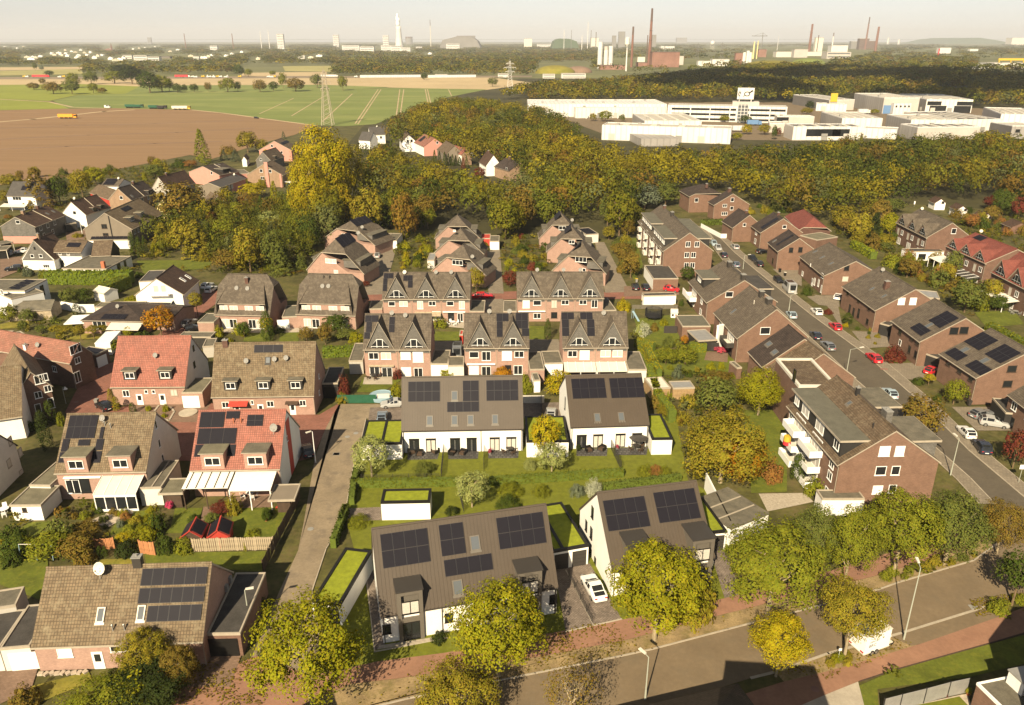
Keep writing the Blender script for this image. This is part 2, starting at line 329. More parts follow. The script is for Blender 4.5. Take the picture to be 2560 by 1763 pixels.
class Build:
 """A building with its own frame: x along the front A->B, y into the depth, z up. Empty at the front left corner."""
 def __init__(s,name,label,cat,A,B,h,group=None):
  A=P(A[0],A[1],h)if len(A)==2 else Vector(A);B=P(B[0],B[1],h)if len(B)==2 else Vector(B)
  d=(B-A);d.z=0;s.L=d.length;s.rz=atan2(d.y,d.x)
  s.o=thg(name,label,cat,(A.x,A.y,0),s.rz,group)
  s.M=Matrix.Translation((A.x,A.y,0))@Matrix.Rotation(s.rz,4,'Z');s.I=s.M.inverted();s.he=h
 def loc(s,p):return s.I@Vector(p)
 def world(s,p):return s.M@Vector(p)
 def hit(s,px,pt,n):
  r=s.I.to_3x3()@ray(*px);c=s.I@CAMP;n=Vector(n);t=(Vector(pt)-c).dot(n)/r.dot(n);return c+r*t
 def depth(s,D,px_h=None):
  if isinstance(D,tuple):return s.loc(P(D[0],D[1],s.he if px_h is None else px_h)).y
  return D
 def part(s,name,b,mats,loc=(0,0,0),rot=(0,0,0),parent=None,smooth=False):
  return ob(name,b.mesh(name,mats,smooth),parent or s.o,loc,rot)
 def facing(s,f):
  return{'F':((0,s.y0,0),(0,-1,0),0),'R':((s.x1,0,0),(1,0,0),pi/2),'L':((s.x0,0,0),(-1,0,0),-pi/2),'B':((0,s.y1,0),(0,1,0),pi)}[f]
 def on(s,f,px):
  p,n,r=s.facing(f);return s.hit(px,p,n)
 def win(s,f,style,w,h,*px,z=None,name='window',out=0.0):
  p,n,r=s.facing(f)
  for q in px:
   c=s.on(f,q)+Vector(n)*(.005+out)
   if z is not None:c.z=z
   wob(style,w,h,s.o,c,(0,0,r),name=name)
  return s
 def winrow(s,f,style,w,h,z,us,name='window'):
  p,n,r=s.facing(f)
  for u in us:
   c={'F':Vector((u,s.y0,z)),'R':Vector((s.x1,u,z)),'L':Vector((s.x0,s.y1-(u-s.y0),z)),'B':Vector((s.L-u,s.y1,z))}[f]+Vector(n)*.005
   wob(style,w,h,s.o,c,(0,0,r),name=name)
  return s
 def door(s,f,px,w=1.0,h=2.1,m='white',z0=0.0,name='door'):
  p,n,r=s.facing(f);c=s.on(f,px)+Vector(n)*.005;c.z=z0
  b=BX(-w/2,-.05,.02,w/2,.02,h);o=ob(name,cch(('door',rnd(w),rnd(h),m),lambda:b.mesh('door',m)),s.o,c,(0,0,r))
  if w<1.6:
   g=BX(-w*.28,-.07,h*.45,w*.28,-.048,h*.88);ob('pane',cch(('doorg',rnd(w),rnd(h)),lambda:g.mesh('door_pane','glass')),o)
  else:
   for k in range(4):
    g=BX(-w/2+.06,-.065,0,w/2-.06,-.052,h/4-.05);ob('panel',cch(('doorp',rnd(w),rnd(h),m),lambda:g.mesh('door_panel',m)),o,(0,0,.05+k*h/4))
  return s
 def awning(s,f,pa,pb,depth,drop,m='awning',posts=True,slats=0,name='awning',postm='white'):
  a=s.on(f,pa);c=s.on(f,pb);z=(a.z+c.z)/2;p,n,r=s.facing(f);a.z=c.z=0
  w=(c-a).length;t=ob(name,cch(('aw',round(w,1),depth,drop,m),lambda:s._aw(w,depth,drop,m)),s.o,(*a.xy,z),(0,0,r))
  for k in range(slats):
   x=w*(k+.5)/slats;b=MB();b.hexa([(-.04,-depth,-drop+.03),(.04,-depth,-drop+.03),(.04,0,.03),(-.04,0,.03),(-.04,-depth,-drop+.1),(.04,-depth,-drop+.1),(.04,0,.1),(-.04,0,.1)])
   ob('slat',cch(('sl',depth,drop,postm),lambda:b.mesh('slat',postm)),t,(x,0,0))
  if posts:
   for x in(.08,w/2,w-.08):
    b=BX(-.06,-depth+.04,-z+.0,.06,-depth+.16,-drop-.1);ob('post',cch(('po',round(z,1),depth,drop,postm),lambda:b.mesh('post',postm)),t,(x,0,0))
  return t
 def _aw(s,w,d,dr,m):
  b=MB();b.slab([(0,-d,-dr),(w,-d,-dr),(w,-.02,0),(0,-.02,0)],.07);return b.mesh('awning',m)
class House(Build):
 """Pitched roof house; A, B are the ends of the front eave as they show in the photo; q<1 clips the gables to (half) hips."""
 def __init__(s,name,label,A,B,he,D,ridge,wall='b_red',roof='t_brown',q=1.0,ov=.35,og=.12,th=.2,cat='house',group=None,verge=None,gutter=True,ribs=0,base=None,ridgez=None,yr=.5):
  super().__init__(name,label,cat,A,B,he,group)
  s.D=D=s.depth(D);s.yr=yr*D
  s.hr=hr=ridgez if ridgez else s.hit(ridge,(0,s.yr,0),(0,1,0)).z
  L=s.L;s.x0,s.x1,s.y0,s.y1=og,L-og,ov,D-ov;ym=s.yr;s.sl=(hr-he)/ym;s.th=th;s2=(hr-he)/(D-ym);s.s2=s2
  s.ang=atan(s.sl);zq=he+(hr-he)*q;yq=ym*q;yq2=D-(D-ym)*q;ins=(1-q)*ym*1.05 if q<1 else 0
  b=MB();h=he-th
  def zr(y):return he+(s.sl*y if y<=ym else s2*(D-y))
  cs=[(s.y0,0),(s.y1,0),(s.y1,zr(s.y1)-th)]
  if q<1:cs+=[(min(yq2,s.y1),min(zq,zr(s.y1))-th),(max(yq,s.y0),zq-th)]if q>.02 else[]
  else:cs+=[(ym,hr-th)]
  cs+=[(s.y0,zr(s.y0)-th)]
  if q<=.02:cs=[(s.y0,0),(s.y1,0),(s.y1,he-.05),(s.y0,he-.05)]
  b.slab([(s.x1,y,z)for y,z in cs],0,0,off=(s.x0-s.x1,0,0))
  s.wall=s.part('wall',b,wall)
  if base:
   b=BX(s.x0-.02,s.y0-.02,0,s.x1+.02,s.y1+.02,base[1]);s.part('plinth',b,base[0])
  b=MB();vm=1 if verge else 0
  if q>=1:
   b.slab([(0,0,he),(L,0,he),(L,ym,hr),(0,ym,hr)],th,0,vm);b.slab([(0,ym,hr),(L,ym,hr),(L,D,he),(0,D,he)],th,0,vm)
  else:
   f=[(0,0,he),(L,0,he)];k=[(L,D,he),(0,D,he)]
   if q>.02:f+=[(L,yq,zq)];k=[(L,yq2,zq)]+k+[(0,yq2,zq)]
   f+=[(L-ins,ym,hr),(ins,ym,hr)];k=[(ins,ym,hr),(L-ins,ym,hr)]+k
   if q>.02:f+=[(0,yq,zq)]
   b.slab(f,th,0,vm);b.slab(k,th,0,vm)
   b.slab([(L,yq,zq),(L,yq2,zq),(L-ins,ym,hr)],th,0,vm);b.slab([(0,yq2,zq),(0,yq,zq),(ins,ym,hr)],th,0,vm)
  if ribs:
   n=int(L/ribs)
   for i in range(n+1):
    x=min(max(.02,i*L/n),L-.02);w=.06;e=.08
    b.hexa([(x-w,0,he-.01),(x+w,0,he-.01),(x+w,ym,hr-.01),(x-w,ym,hr-.01),(x-w,0,he+e),(x+w,0,he+e),(x+w,ym,hr+e),(x-w,ym,hr+e)],0)
    b.hexa([(x-w,ym,hr-.01),(x+w,ym,hr-.01),(x+w,D,he-.01),(x-w,D,he-.01),(x-w,ym,hr+e),(x+w,ym,hr+e),(x+w,D,he+e),(x-w,D,he+e)],0)
  s.roof=s.part('roof',b,[roof,verge or roof])
  b=TB((ins,ym,hr+.02),(L-ins,ym,hr+.02),.13,.13,6);ob('ridge_cap',b.mesh('ridge_cap',roof),s.roof)
  if gutter:
   b=TB((0,-.06,he-.1),(L,-.06,he-.1),.07,.07,5);b.tube((L-.2,-.02,he-.15),(L-.2,s.y0-.06,he-.5),.045,.045,4);b.tube((L-.2,s.y0-.06,he-.5),(L-.2,s.y0-.06,0),.045,.045,4)
   s.part('gutter',b,gutter if isinstance(gutter,str)else 'trim')
 def rp(s,u,v,off=.0):c,n=cos(s.ang),sin(s.ang);return Vector((u,v*c-off*n,s.he+v*n+off*c))
 def rhit(s,px):
  p=s.hit(px,(0,0,s.he),(0,-s.sl,1));return p.x,p.y/cos(s.ang)
 def solar(s,pa,pb,nx,ny,off=.1,gap=.03):
  (u0,v0),(u1,v1)=s.rhit(pa),s.rhit(pb);u0,u1=min(u0,u1),max(u0,u1);v0,v1=min(v0,v1),max(v0,v1)
  return s.solar_uv(u0,v0,u1,v1,nx,ny,off,gap)
 def solar_uv(s,u0,v0,u1,v1,nx,ny,off=.1,gap=.03):
  w,h=(u1-u0)/nx,(v1-v0)/ny;me=panel_mesh(max(.2,w-gap),max(.2,h-gap))
  for i in range(nx):
   for j in range(ny):ob('solar_panel',me,s.o,s.rp(u0+w*(i+.5),v0+h*(j+.5),off),(s.ang,0,0))
  return s
 def skylight(s,w,h,*px,m='taupe',glass='glass2'):
  for q in px:
   u,v=s.rhit(q);o=ob('skylight',sky_mesh(rnd(w),rnd(h),m),s.o,s.rp(u,v,.02),(s.ang,0,0))
   b=BX(-w/2+.1,-h/2+.1,.05,w/2-.1,h/2-.1,.09);ob('pane',cch(('skp',rnd(w),rnd(h),glass),lambda:b.mesh('skylight_pane',glass)),o)
  return s
 def dish(s,*px,m='grey',size=1.0):
  for q in px:
   u,v=s.rhit(q);p=s.rp(u,v);ob('satellite_dish',dish_mesh(m),s.o,p+Vector((0,-.1,.75*size)),(R(-25),0,-s.rz+R(-12)),size)
  return s
 def chimney(s,w,d,h,*px,m='b_dark',cap='grey',u=None,back=None):
  for q in px:
   if q is None:p=Vector((u,s.yr+(back or 0),s.hr-(abs(back or 0))*s.sl))
   else:
    a,v=s.rhit(q);p=s.rp(a,v)
   b=BX(-w/2,-d/2,-.8,w/2,d/2,h);o=ob('chimney',cch(('ch',w,d,h,m),lambda:b.mesh('chimney',m)),s.o,p)
   c=BX(-w/2-.06,-d/2-.06,h,w/2+.06,d/2+.06,h+.1);c.tube((0,0,h+.1),(0,0,h+.35),.12,.12,6);ob('chimney_cap',cch(('chc',w,d,h,cap),lambda:c.mesh('chimney_cap',cap)),o)
  return s
 def pipe(s,*px,m='zinc',h=.6):
  for q in px:
   u,v=s.rhit(q);b=TB((0,0,-.1),(0,0,h),.07,.07,6);b.lathe([(.12,h),(.12,h+.12),(.03,h+.2)],6)
   ob('vent_pipe',cch(('vp',m,h),lambda:b.mesh('vent_pipe',m)),s.o,s.rp(u,v))
  return s
 def dormer(s,px,w,h,wall='clad',roof='felt',style='w2',ww=None,wh=None,drop=0.0,trim='trim',over=.2,side=None):
  """flat (or shed) dormer whose front bottom edge shows at px"""
  u,v=s.rhit(px)
  p=s.rp(u,v);y=p.y;z=p.z
  yb=min(y+(h+drop)/s.sl,s.yr-.05);
  b=MB();x0,x1=u-w/2,u+w/2;ztf=z+h-.02;ztb=ztf+drop
  b.hexa([(x0,y,z-.3),(x1,y,z-.3),(x1,yb,s.he+yb*s.sl-.35),(x0,yb,s.he+yb*s.sl-.35),(x0,y,ztf),(x1,y,ztf),(x1,yb,ztb),(x0,yb,ztb)])
  o=s.part('dormer',b,side or wall)
  r=MB();t=over;dz=drop*t/(max(yb-y,.1))
  r.slab([(x0-t,y-t*1.5,ztf+.14-dz*1.5),(x1+t,y-t*1.5,ztf+.14-dz*1.5),(x1+t,yb,ztb+.14),(x0-t,yb,ztb+.14)],.13,0,1);ob('dormer_roof',r.mesh('dormer_roof',[roof,trim]),o)
  ww=ww or w*.7;wh=wh or h*.62
  wob(style,ww,wh,o,(u,y-.02,z+h*.5),(0,0,0),deep=False)
  return o
 def gablet(s,u,w,za,roof,wall,zb=None,tri=True,tw=None,thk=.16):
  """steep gable standing on the front wall with its own little roof"""
  zb=s.he if zb is None else zb;yf=s.y0-.02
  yba=min((za-s.he)/s.sl,s.yr);ybb=max((zb-s.he)/s.sl,.0)+.02;o_=.3;sx=(za-zb)/(w/2)
  b=MB();b.slab([(u-w/2,yf,zb-.5),(u+w/2,yf,zb-.5),(u+w/2,yf,zb-.12),(u,yf,za-.14),(u-w/2,yf,zb-.12)],0,0,off=(0,.35,0))
  o=s.part('gable',b,wall);r=MB();y_=yf-o_
  r.slab([(u,y_,za),(u,yba,za),(u-w/2-.05,ybb+.35,zb),(u-w/2-.05,y_,zb)],thk,0,1);r.slab([(u,y_,za),(u+w/2+.05,y_,zb),(u+w/2+.05,ybb+.35,zb),(u,yba,za)],thk,0,1)
  ob('gable_roof',r.mesh('gable_roof',[roof,'trim']),o)
  if tri:
   W_=tw or w*.52;H_=W_*.62;H_=min(H_,(za-zb)*.55)
   ob('window',cch(('trim',rnd(W_),rnd(H_)),lambda:join_mesh('gable_window',[(tri_b(rnd(W_),rnd(H_)),0),(tri_pane_b(rnd(W_),rnd(H_)),1)],['white','glass'])),o,(u,yf-.005,zb+.25))
  return o
def join_mesh(name,bs,mats):
 b=MB()
 for q,m in bs:
  k=len(b.v);b.v+=q.v;b.f+=[tuple(i+k for i in f)for f in q.f];b.m+=[m]*len(q.f)
 return b.mesh(name,mats)
class Flat(Build):
 """flat roofed building; A, B front edge of its roof in the photo at height h, D its depth or the rear right corner"""
 def __init__(s,name,label,A,B,h,D,wall='r_white',roof='felt',rim='trim',cat='garage',group=None,rimw=.15,rimh=.12,split=(),ov=.0):
  super().__init__(name,label,cat,A,B,h,group)
  s.D=D=s.depth(D);L=s.L;s.x0,s.x1,s.y0,s.y1=ov,L-ov,ov,D-ov;s.h=h
  b=BX(s.x0,s.y0,0,s.x1,s.y1,h-.05);s.wall=s.part('wall',b,wall)
  b=BX(rimw-.02,rimw-.02,h-.05,L-rimw+.02,D-rimw+.02,h);s.roof=s.part('roof',b,roof)
  b=MB();t=rimw;z0,z1=h-.18,h+rimh
  b.box(-.03,-.03,z0,L+.03,t,z1);b.box(-.03,D-t,z0,L+.03,D+.03,z1);b.box(-.03,t,z0,t,D-t,z1);b.box(L-t,t,z0,L+.03,D-t,z1)
  for f in split:b.box(L*f-t*.6,t,h-.04,L*f+t*.6,D-t,z1-.02)
  s.part('roof_edge',b,rim)
# foliage
RNG=np.random.default_rng(11)
def q2m(name,V,tone=None,colr=None,mats=('leaf',)):
 n=len(V);me=bpy.data.meshes.new(name)
 me.vertices.add(n*4);me.vertices.foreach_set('co',V.reshape(-1).astype(np.float32))
 me.loops.add(n*4);me.loops.foreach_set('vertex_index',np.arange(n*4,dtype=np.int32))
 me.polygons.add(n);me.polygons.foreach_set('loop_start',np.arange(0,n*4,4,dtype=np.int32));me.polygons.foreach_set('loop_total',np.full(n,4,np.int32))
 me.update(calc_edges=True)
 for m in mats:me.materials.append(MATS[m])
 if tone is not None:
  a=me.attributes.new('tone','FLOAT','POINT');a.data.foreach_set('value',np.repeat(tone,4).astype(np.float32))
 if colr is not None:
  a=me.attributes.new('treecol','FLOAT_COLOR','POINT');c=np.ones((n,4),np.float32);c[:,:3]=colr;a.data.foreach_set('color',np.repeat(c,4,axis=0).ravel())
 me.validate();return me
def unit(a):return a/np.maximum(np.linalg.norm(a,axis=-1,keepdims=True),1e-6)
def cards(c,nrm,size,rng,aspect=.75):
 n=len(c);r=unit(rng.normal(size=(n,3)));t=unit(np.cross(nrm,r));b=np.cross(nrm,t)
 s=size[:,None];t=t*s;b=b*s*aspect
 return np.stack([c-t*.5,c-b*.5+t*.05,c+t*.5,c+b*.5-t*.05],axis=1)
ZF={'round':2.,'oval':2.2,'bush':1.,'cone':4.,'column':4.}
def cloud(shape,nc,per,rc,leaf,seed):
 """leaf cards on the lobes of a unit crown: radius 1, height 0..ZF (so that cards keep their shape when scaled)"""
 rng=np.random.default_rng(seed);zf=ZF[shape];k=nc
 if shape in('cone','column'):
  z=np.linspace(.02,.97,k)**(1.15 if shape=='cone' else .9);th=np.arange(k)*2.399+rng.normal(size=k)*.3
  r_=(1-z)**.8*.82 if shape=='cone' else np.minimum(1,(1-z)*2.4)**.6*np.minimum(1,.72+z*2)*.72
  c=np.stack([np.cos(th)*r_,np.sin(th)*r_,z*zf],1);R_=rc*(.35+.65*(1-z)if shape=='cone' else np.ones(k))*(.8+.4*rng.random(k));out=unit(np.c_[c[:,:2],np.full(k,.3)])
 else:
  i_=np.arange(k)+.5;ph=np.arccos(1-(1.0 if shape=='bush' else 1.72)*i_/k);th=i_*2.39996+rng.normal(size=k)*.25
  d=np.stack([np.sin(ph)*np.cos(th),np.sin(ph)*np.sin(th),np.cos(ph)],1);rad=(1-rc)*(.62+.62*rng.random(k)**.8);c=d*rad[:,None];out=d.copy()
  if shape=='oval':c[:,:2]*=(1.02-.3*np.clip(c[:,2:3],0,1));c[:,2]=c[:,2]*1.1+1.1
  elif shape=='round':c[:,2]=c[:,2]*.95+1.0
  else:c[:,2]=np.maximum(c[:,2],.1)*.95
  R_=rc*(.5+.8*rng.random(k))
 n=nc*per;cc=np.repeat(c,per,0);o=np.repeat(out,per,0);dl=unit(rng.normal(size=(n,3))+o*.75+np.array([0,0,.35]));rr=.5+.62*rng.random(n)**.8
 pos=cc+dl*(np.repeat(R_,per)*rr)[:,None]
 if shape=='bush':pos[:,2]=np.abs(pos[:,2])
 nrm=unit(dl*.9+o*.25+np.array([0,0,.25])+rng.normal(size=(n,3))*.3);size=leaf*(.55+.9*rng.random(n))
 tone=np.clip(np.repeat(rng.random(nc),per)*.5+rng.random(n)*.5,0,1)
 return cards(pos,nrm,size,rng),tone
CROWNS={}
def crown(kind,i=0):
 key=(kind,i)
 if key not in CROWNS:
  S=100+i*13
  spec={'street':('round',92,150,.27,.05),'streetb':('oval',84,150,.27,.05),'mid':('round',42,56,.34,.11),'midoval':('oval',42,56,.33,.11),'bush':('bush',26,70,.34,.11),'bushfine':('bush',46,150,.27,.05),'cone':('cone',90,30,.3,.12),'column':('column',60,36,.36,.14),'sparse':('round',60,34,.3,.05),'light':('round',60,75,.26,.075),'farcone':('cone',40,10,.34,.22)}[kind]
  V,t=cloud(*spec[:5],S);mt='needle' if kind in('cone','column','farcone')else 'leaf'
  CROWNS[key]=q2m(f'crown_{kind}',V,t,mats=(mt,))
 return CROWNS[key]
def limbs_mesh(i,fine=True,twig=False):
 def mk():
  rng=random.Random(50+i);b=MB();h=1.0
  b.tube((0,0,-.3/8),(0,0,.45),.055,.04,7);b.tube((0,0,.44),(.02,.01,.72),.04,.018,6)
  for k in range(7 if fine else 4):
   a=k*2.4+rng.random();z=.36+.07*k*(1 if fine else 1.6);r=(.2+.13*rng.random());q=(r*cos(a),r*sin(a),z+.16+.1*rng.random())
   b.tube((0,0,z),q,.022,.012,5)
   for j in range(5 if twig else 2):
    a2=a+rng.uniform(-.9,.9);r2=r+.1+.08*rng.random();e=(r2*cos(a2),r2*sin(a2),q[2]+rng.uniform(.02,.2));b.tube(q,e,.011,.004,4)
    if twig:
     for _ in range(3):b.tube(e,(e[0]+rng.uniform(-.1,.1),e[1]+rng.uniform(-.1,.1),e[2]+rng.uniform(.02,.14)),.004,.0015,3)
  return b.mesh('limbs','bark_pale' if twig or fine else 'bark')
 return cch(('limbs',i%3,fine,twig),mk)
SHAPE={'streetb':'oval','midoval':'oval','bush':'bush','bushfine':'bush','cone':'cone','column':'column','farcone':'cone'}
KV={'street':4,'streetb':3,'mid':6,'midoval':4,'bush':5,'bushfine':3,'cone':3,'column':2,'sparse':2,'light':3,'farcone':2}
_tc=[0]
def tree(kind,base,h,w,col,label,cat='tree',group=None,clear=.25,name=None,w2=None,world=False,trunk=True,i=None):
 """base: photo pixel (or world point) of the foot, h and w in metres, clear: bare part of the trunk"""
 p=Vector(base)if world else P(base);_tc[0]+=1;k=_tc[0]if i is None else i
 name=name or{'cone':'conifer','column':'columnar_conifer','farcone':'conifer','bush':'shrub','bushfine':'shrub'}.get(kind,'tree')
 if cat=='tree' and name=='shrub':cat='shrub'
 o=thg(name,label,cat,(p.x,p.y,0),(k*2.399)%6.283,group)
 z0=h*clear
 ob('crown',crown(kind,k%KV[kind]),o,(0,0,z0),(0,0,0),(w/2,(w2 or w)/2,(h-z0)/ZF[SHAPE.get(kind,'round')]),color=col)
 if trunk and clear>.02:
  ob('trunk',limbs_mesh(k,kind in('street','streetb','light','sparse'),kind=='sparse'),o,(0,0,0),(0,0,0),(w*.5,w*.5,h*.68)if kind not in('cone','column')else(w*.6,w*.6,h*.5))
 return o
def tpx(kind,base,top,wpx,col,label,**kw):
 p=P(base);hv=max(.5,hat(p,top));r=wpx*mp(Vector((p.x,p.y,hv*.5)))/2;sd,cd=CAMH/hypot(p.y,CAMH),p.y/hypot(p.y,CAMH);sh=SHAPE.get(kind,'round')
 cl=kw.setdefault('clear',0 if sh in('bush','cone','column')else .06)
 if sh=='bush':p.y+=r*.8*sd;h=sqrt(max((hv*cd)**2-(r*sd)**2*.5,(r*.45*cd)**2))/cd*.9;return tree(kind,p,max(h,.4*r),2*r,col,label,world=True,**kw)
 h=hv
 if sh in('round','oval'):
  lo,hi=.3*hv,hv
  for _ in range(24):
   h=(lo+hi)/2;rz=h*(1-cl)/2;t=h*(1+cl)/2*cd+hypot(r*sd,rz*cd)
   lo,hi=(h,hi)if t<hv*cd else(lo,h)
  h=max(h,1.05*r)
 return tree(kind,p,h,2*r,col,label,world=True,**kw)
def hedge(name,label,line,w,h,col,group=None,dens=26,leaf=.2,cat='hedge',px=True,z0=0):
 q=[P(p)if px else Vector((*p,0))for p in line];rng=np.random.default_rng(len(label)+int(q[0].x*7)%97);Vs=[];Ts=[];core=MB()
 for a,c in zip(q[:-1],q[1:]):
  L=(c-a).length;d=(c-a)/L;s=Vector((-d.y,d.x,0));n=max(40,int(dens*(2*h*L+w*L)))
  f=rng.random(n);side=rng.random(n);tot=2*h+w;y=np.where(f<h/tot,-w/2,np.where(f<2*h/tot,w/2,(side-.5)*w));z=np.where(f<2*h/tot,side*h,h);x=rng.random(n)*(L+w*.4)-w*.2
  bump_=.08*np.sin(x*2.1+z*3)+rng.normal(size=n)*.06
  nx=np.where(f<h/tot,-1.,np.where(f<2*h/tot,1.,0.));nz=np.where(f<2*h/tot,.2,1.)
  y=y+nx*bump_;z=z+np.where(f<2*h/tot,0,bump_)
  pos=np.stack([a.x+d.x*x+s.x*y,a.y+d.y*x+s.y*y,z+z0],1);nr=unit(np.stack([s.x*nx,s.y*nx,nz],1)+rng.normal(size=(n,3))*.55)
  Vs.append(cards(pos,nr,leaf*(.6+.8*rng.random(n)),rng));Ts.append(np.clip(rng.random(n)*.7+.3*np.sin(x*1.3)**2,0,1))
  strip('x',[(a.x,a.y),(c.x,c.y)],w-.18,z0,z0+h-.1,'hedge',px=False,b=core)
 c0=sum((v for v in q),Vector())/len(q)
 V=np.concatenate(Vs)-np.array([c0.x,c0.y,0]);o=ob(name,q2m('hedge_leaves',V,np.concatenate(Ts)),None,(c0.x,c0.y,0),color=col);tag(o,label,cat,group)
 core.v=[(x-c0.x,y-c0.y,z)for x,y,z in core.v];ob('hedge_light_block',core.mesh('hedge_light_block','hedge'),o)  # solid inner box, added so the hedge blocks light
 return o
def wood(name,label,pos,hs,ws,cols,nq=55,leaf=.5):
 """many trees that read as one mass: one mesh of leaf clumps"""
 base=[cloud('round',12,max(2,nq//12),.45,leaf,900+i)for i in range(5)];Vs=[];Cs=[];rng=np.random.default_rng(5)
 for i in range(len(pos)):
  V,t=base[i%5];a=rng.random()*6.283;ca,sa=cos(a),sin(a);Rm=np.array([[ca,-sa,0],[sa,ca,0],[0,0,1]])
  X=V@Rm.T*np.array([ws[i]/2,ws[i]/2,hs[i]*.45])+np.array([pos[i][0],pos[i][1],hs[i]*.15]);Vs.append(X.astype(np.float32));Cs.append(np.clip(np.array(cols[i])[None]*(.75+.6*t[:,None]),0,1))
 o=ob(name,q2m(name,np.concatenate(Vs),None,np.concatenate(Cs),('wood_leaf',)));o['kind']='stuff';o['label']=label;return o
# cars
def car_meshes(style):
 """loft: stations along the car, each with half widths and heights of sill, belt and roof"""
 st={'hatch':(4.1,1.76,1.5,[-1,-.97,-.85,-.5,-.22,.1,.55,.86,.96,1],[.55,.62,.8,.9,.93,.95,.95,.93,.85,.6],[None,None,None,None,1.18,1.48,1.5,1.38,None,None]),'estate':(4.7,1.82,1.48,[-1,-.97,-.85,-.5,-.3,.0,.6,.88,.96,1],[.55,.62,.8,.88,.92,.94,.95,.94,.86,.6],[None,None,None,None,1.1,1.45,1.47,1.36,None,None]),'sedan':(4.7,1.84,1.45,[-1,-.97,-.85,-.48,-.28,.0,.3,.62,.9,1],[.5,.6,.76,.86,.9,.92,.95,.98,.92,.6],[None,None,None,None,1.05,1.42,1.44,1.12,None,None]),'suv':(4.4,1.84,1.62,[-1,-.97,-.86,-.5,-.26,.05,.6,.88,.96,1],[.62,.72,.92,1.0,1.04,1.06,1.06,1.04,.96,.65],[None,None,None,None,1.28,1.6,1.62,1.48,None,None]),'van':(5.6,2.0,2.5,[-1,-.98,-.9,-.72,-.66,-.48,.5,.95,.985,1],[.7,.85,1.05,1.2,1.28,1.35,1.35,1.35,1.3,.9],[None,None,None,None,1.7,2.42,2.5,2.48,2.4,None])}[style]
 L,Wd,H,xs,belt,roof=st;body,glass=MB(),MB();hw=Wd/2;rows=[]
 for i,x in enumerate(xs):
  X=x*L/2;end=.80 if i in(0,len(xs)-1)else(.92 if i in(1,len(xs)-2)else 1.0);w=hw*end;zb=.28 if abs(x)<.9 else .36
  bl=belt[i];rf=roof[i]if roof[i]else bl+.04;wr=w*(.78 if roof[i]and style!='van' else(.9 if roof[i]else .86))
  rows.append([(X,-w*.94,zb),(X,-w,(zb+bl)*.52),(X,-w*.97,bl),(X,-wr,rf),(X,wr,rf),(X,w*.97,bl),(X,w,(zb+bl)*.52),(X,w*.94,zb)])
 for i in range(len(rows)-1):
  a,c=rows[i],rows[i+1];r0,r1=roof[i],roof[i+1];cab=bool(r0 and r1);ws=(r0 is None)!=(r1 is None)
  for j in range(7):
   q=[a[j],a[j+1],c[j+1],c[j]];g=(cab and j in(2,4))or(j in(2,3,4)and ws and j==3)
   if cab and j==3 and i==4:g=True
   if cab and j==3 and abs(r0-r1)>.08:g=True
   if style=='van' and j in(2,4)and i>5:g=False
   if g:
    m=Vector((0,0,0))
    for p in q:m+=Vector(p)/4
    qi=[Vector(p)*.86+m*.14 for p in q];nrm=(Vector(q[1])-Vector(q[0])).cross(Vector(q[3])-Vector(q[0])).normalized()
    if nrm.dot(m-Vector((m.x,0,.6)))<0:nrm=-nrm
    glass.face([p+nrm*.012 for p in qi])
   body.face(q[::-1])
  body.face([a[7],a[0],c[0],c[7]][::-1])
 body.face(rows[0]);body.face(rows[-1][::-1])
 return L,Wd,body.mesh('car_body','paint',True),glass.mesh('car_windows','glass')
def wheel_mesh():
 def mk():
  b=TB((0,-.11,0),(0,.11,0),.32,.32,14,0);return b.mesh('tyre','tyre')
 return cch('wheel',mk)
def rim_mesh():
 def mk():
  b=TB((0,-.125,0),(0,.125,0),.2,.2,10,0);return b.mesh('rim','chrome')
 return cch('rim',mk)
def lbox(m,w=.3):
 def mk():
  b=BX(-.03,-w/2,-.07,.03,w/2,.07);return b.mesh('lamp',m)
 return cch(('lb',m,w),mk)
PAINT={'black':(.012,.012,.014),'white':(.75,.74,.71),'silver':(.38,.38,.37),'red':(.5,.02,.03),'grey':(.16,.165,.17),'blue':(.16,.2,.25),'darkblue':(.02,.025,.04),'green':(.05,.07,.06),'lightblue':(.35,.43,.47)}
CARS={}
def car(style,colr,a,b_,label,group=None,name='parked_car',cat='car',wheels=True,size=1.0):
 """a: photo pixel of the car's middle on the ground, b_: pixel towards which its nose points"""
 p=P(a);q=P(b_);d=q-p;rz=atan2(d.y,d.x)+pi
 if style not in CARS:CARS[style]=car_meshes(style)
 L,Wd,bm_,gm=CARS[style];o=thg(name,label,cat,(p.x,p.y,0),rz,group);o.scale=(size,)*3;c=PAINT[colr]
 ob('body',bm_,o,color=c);ob('windows',gm,o)
 for x in(-.31*L,.3*L):
  for y in(-Wd/2+.1,Wd/2-.1):
   w=ob('wheel',wheel_mesh(),o,(x,y,.32));ob('rim',rim_mesh(),w)
 zz=.72 if style!='van' else .9
 for y in(-.6,.6):
  ob('headlight',lbox('chrome'),o,(-L/2*.975,y,zz-.05));ob('tail_light',lbox('lamp_red'),o,(L/2*.98,y,zz+.05))
 b=BX(-.02,-.26,-.06,.02,.26,.06);ob('number_plate',cch('plate',lambda:b.mesh('plate','white')),o,(L/2*1.0,0,zz-.15))
 return o
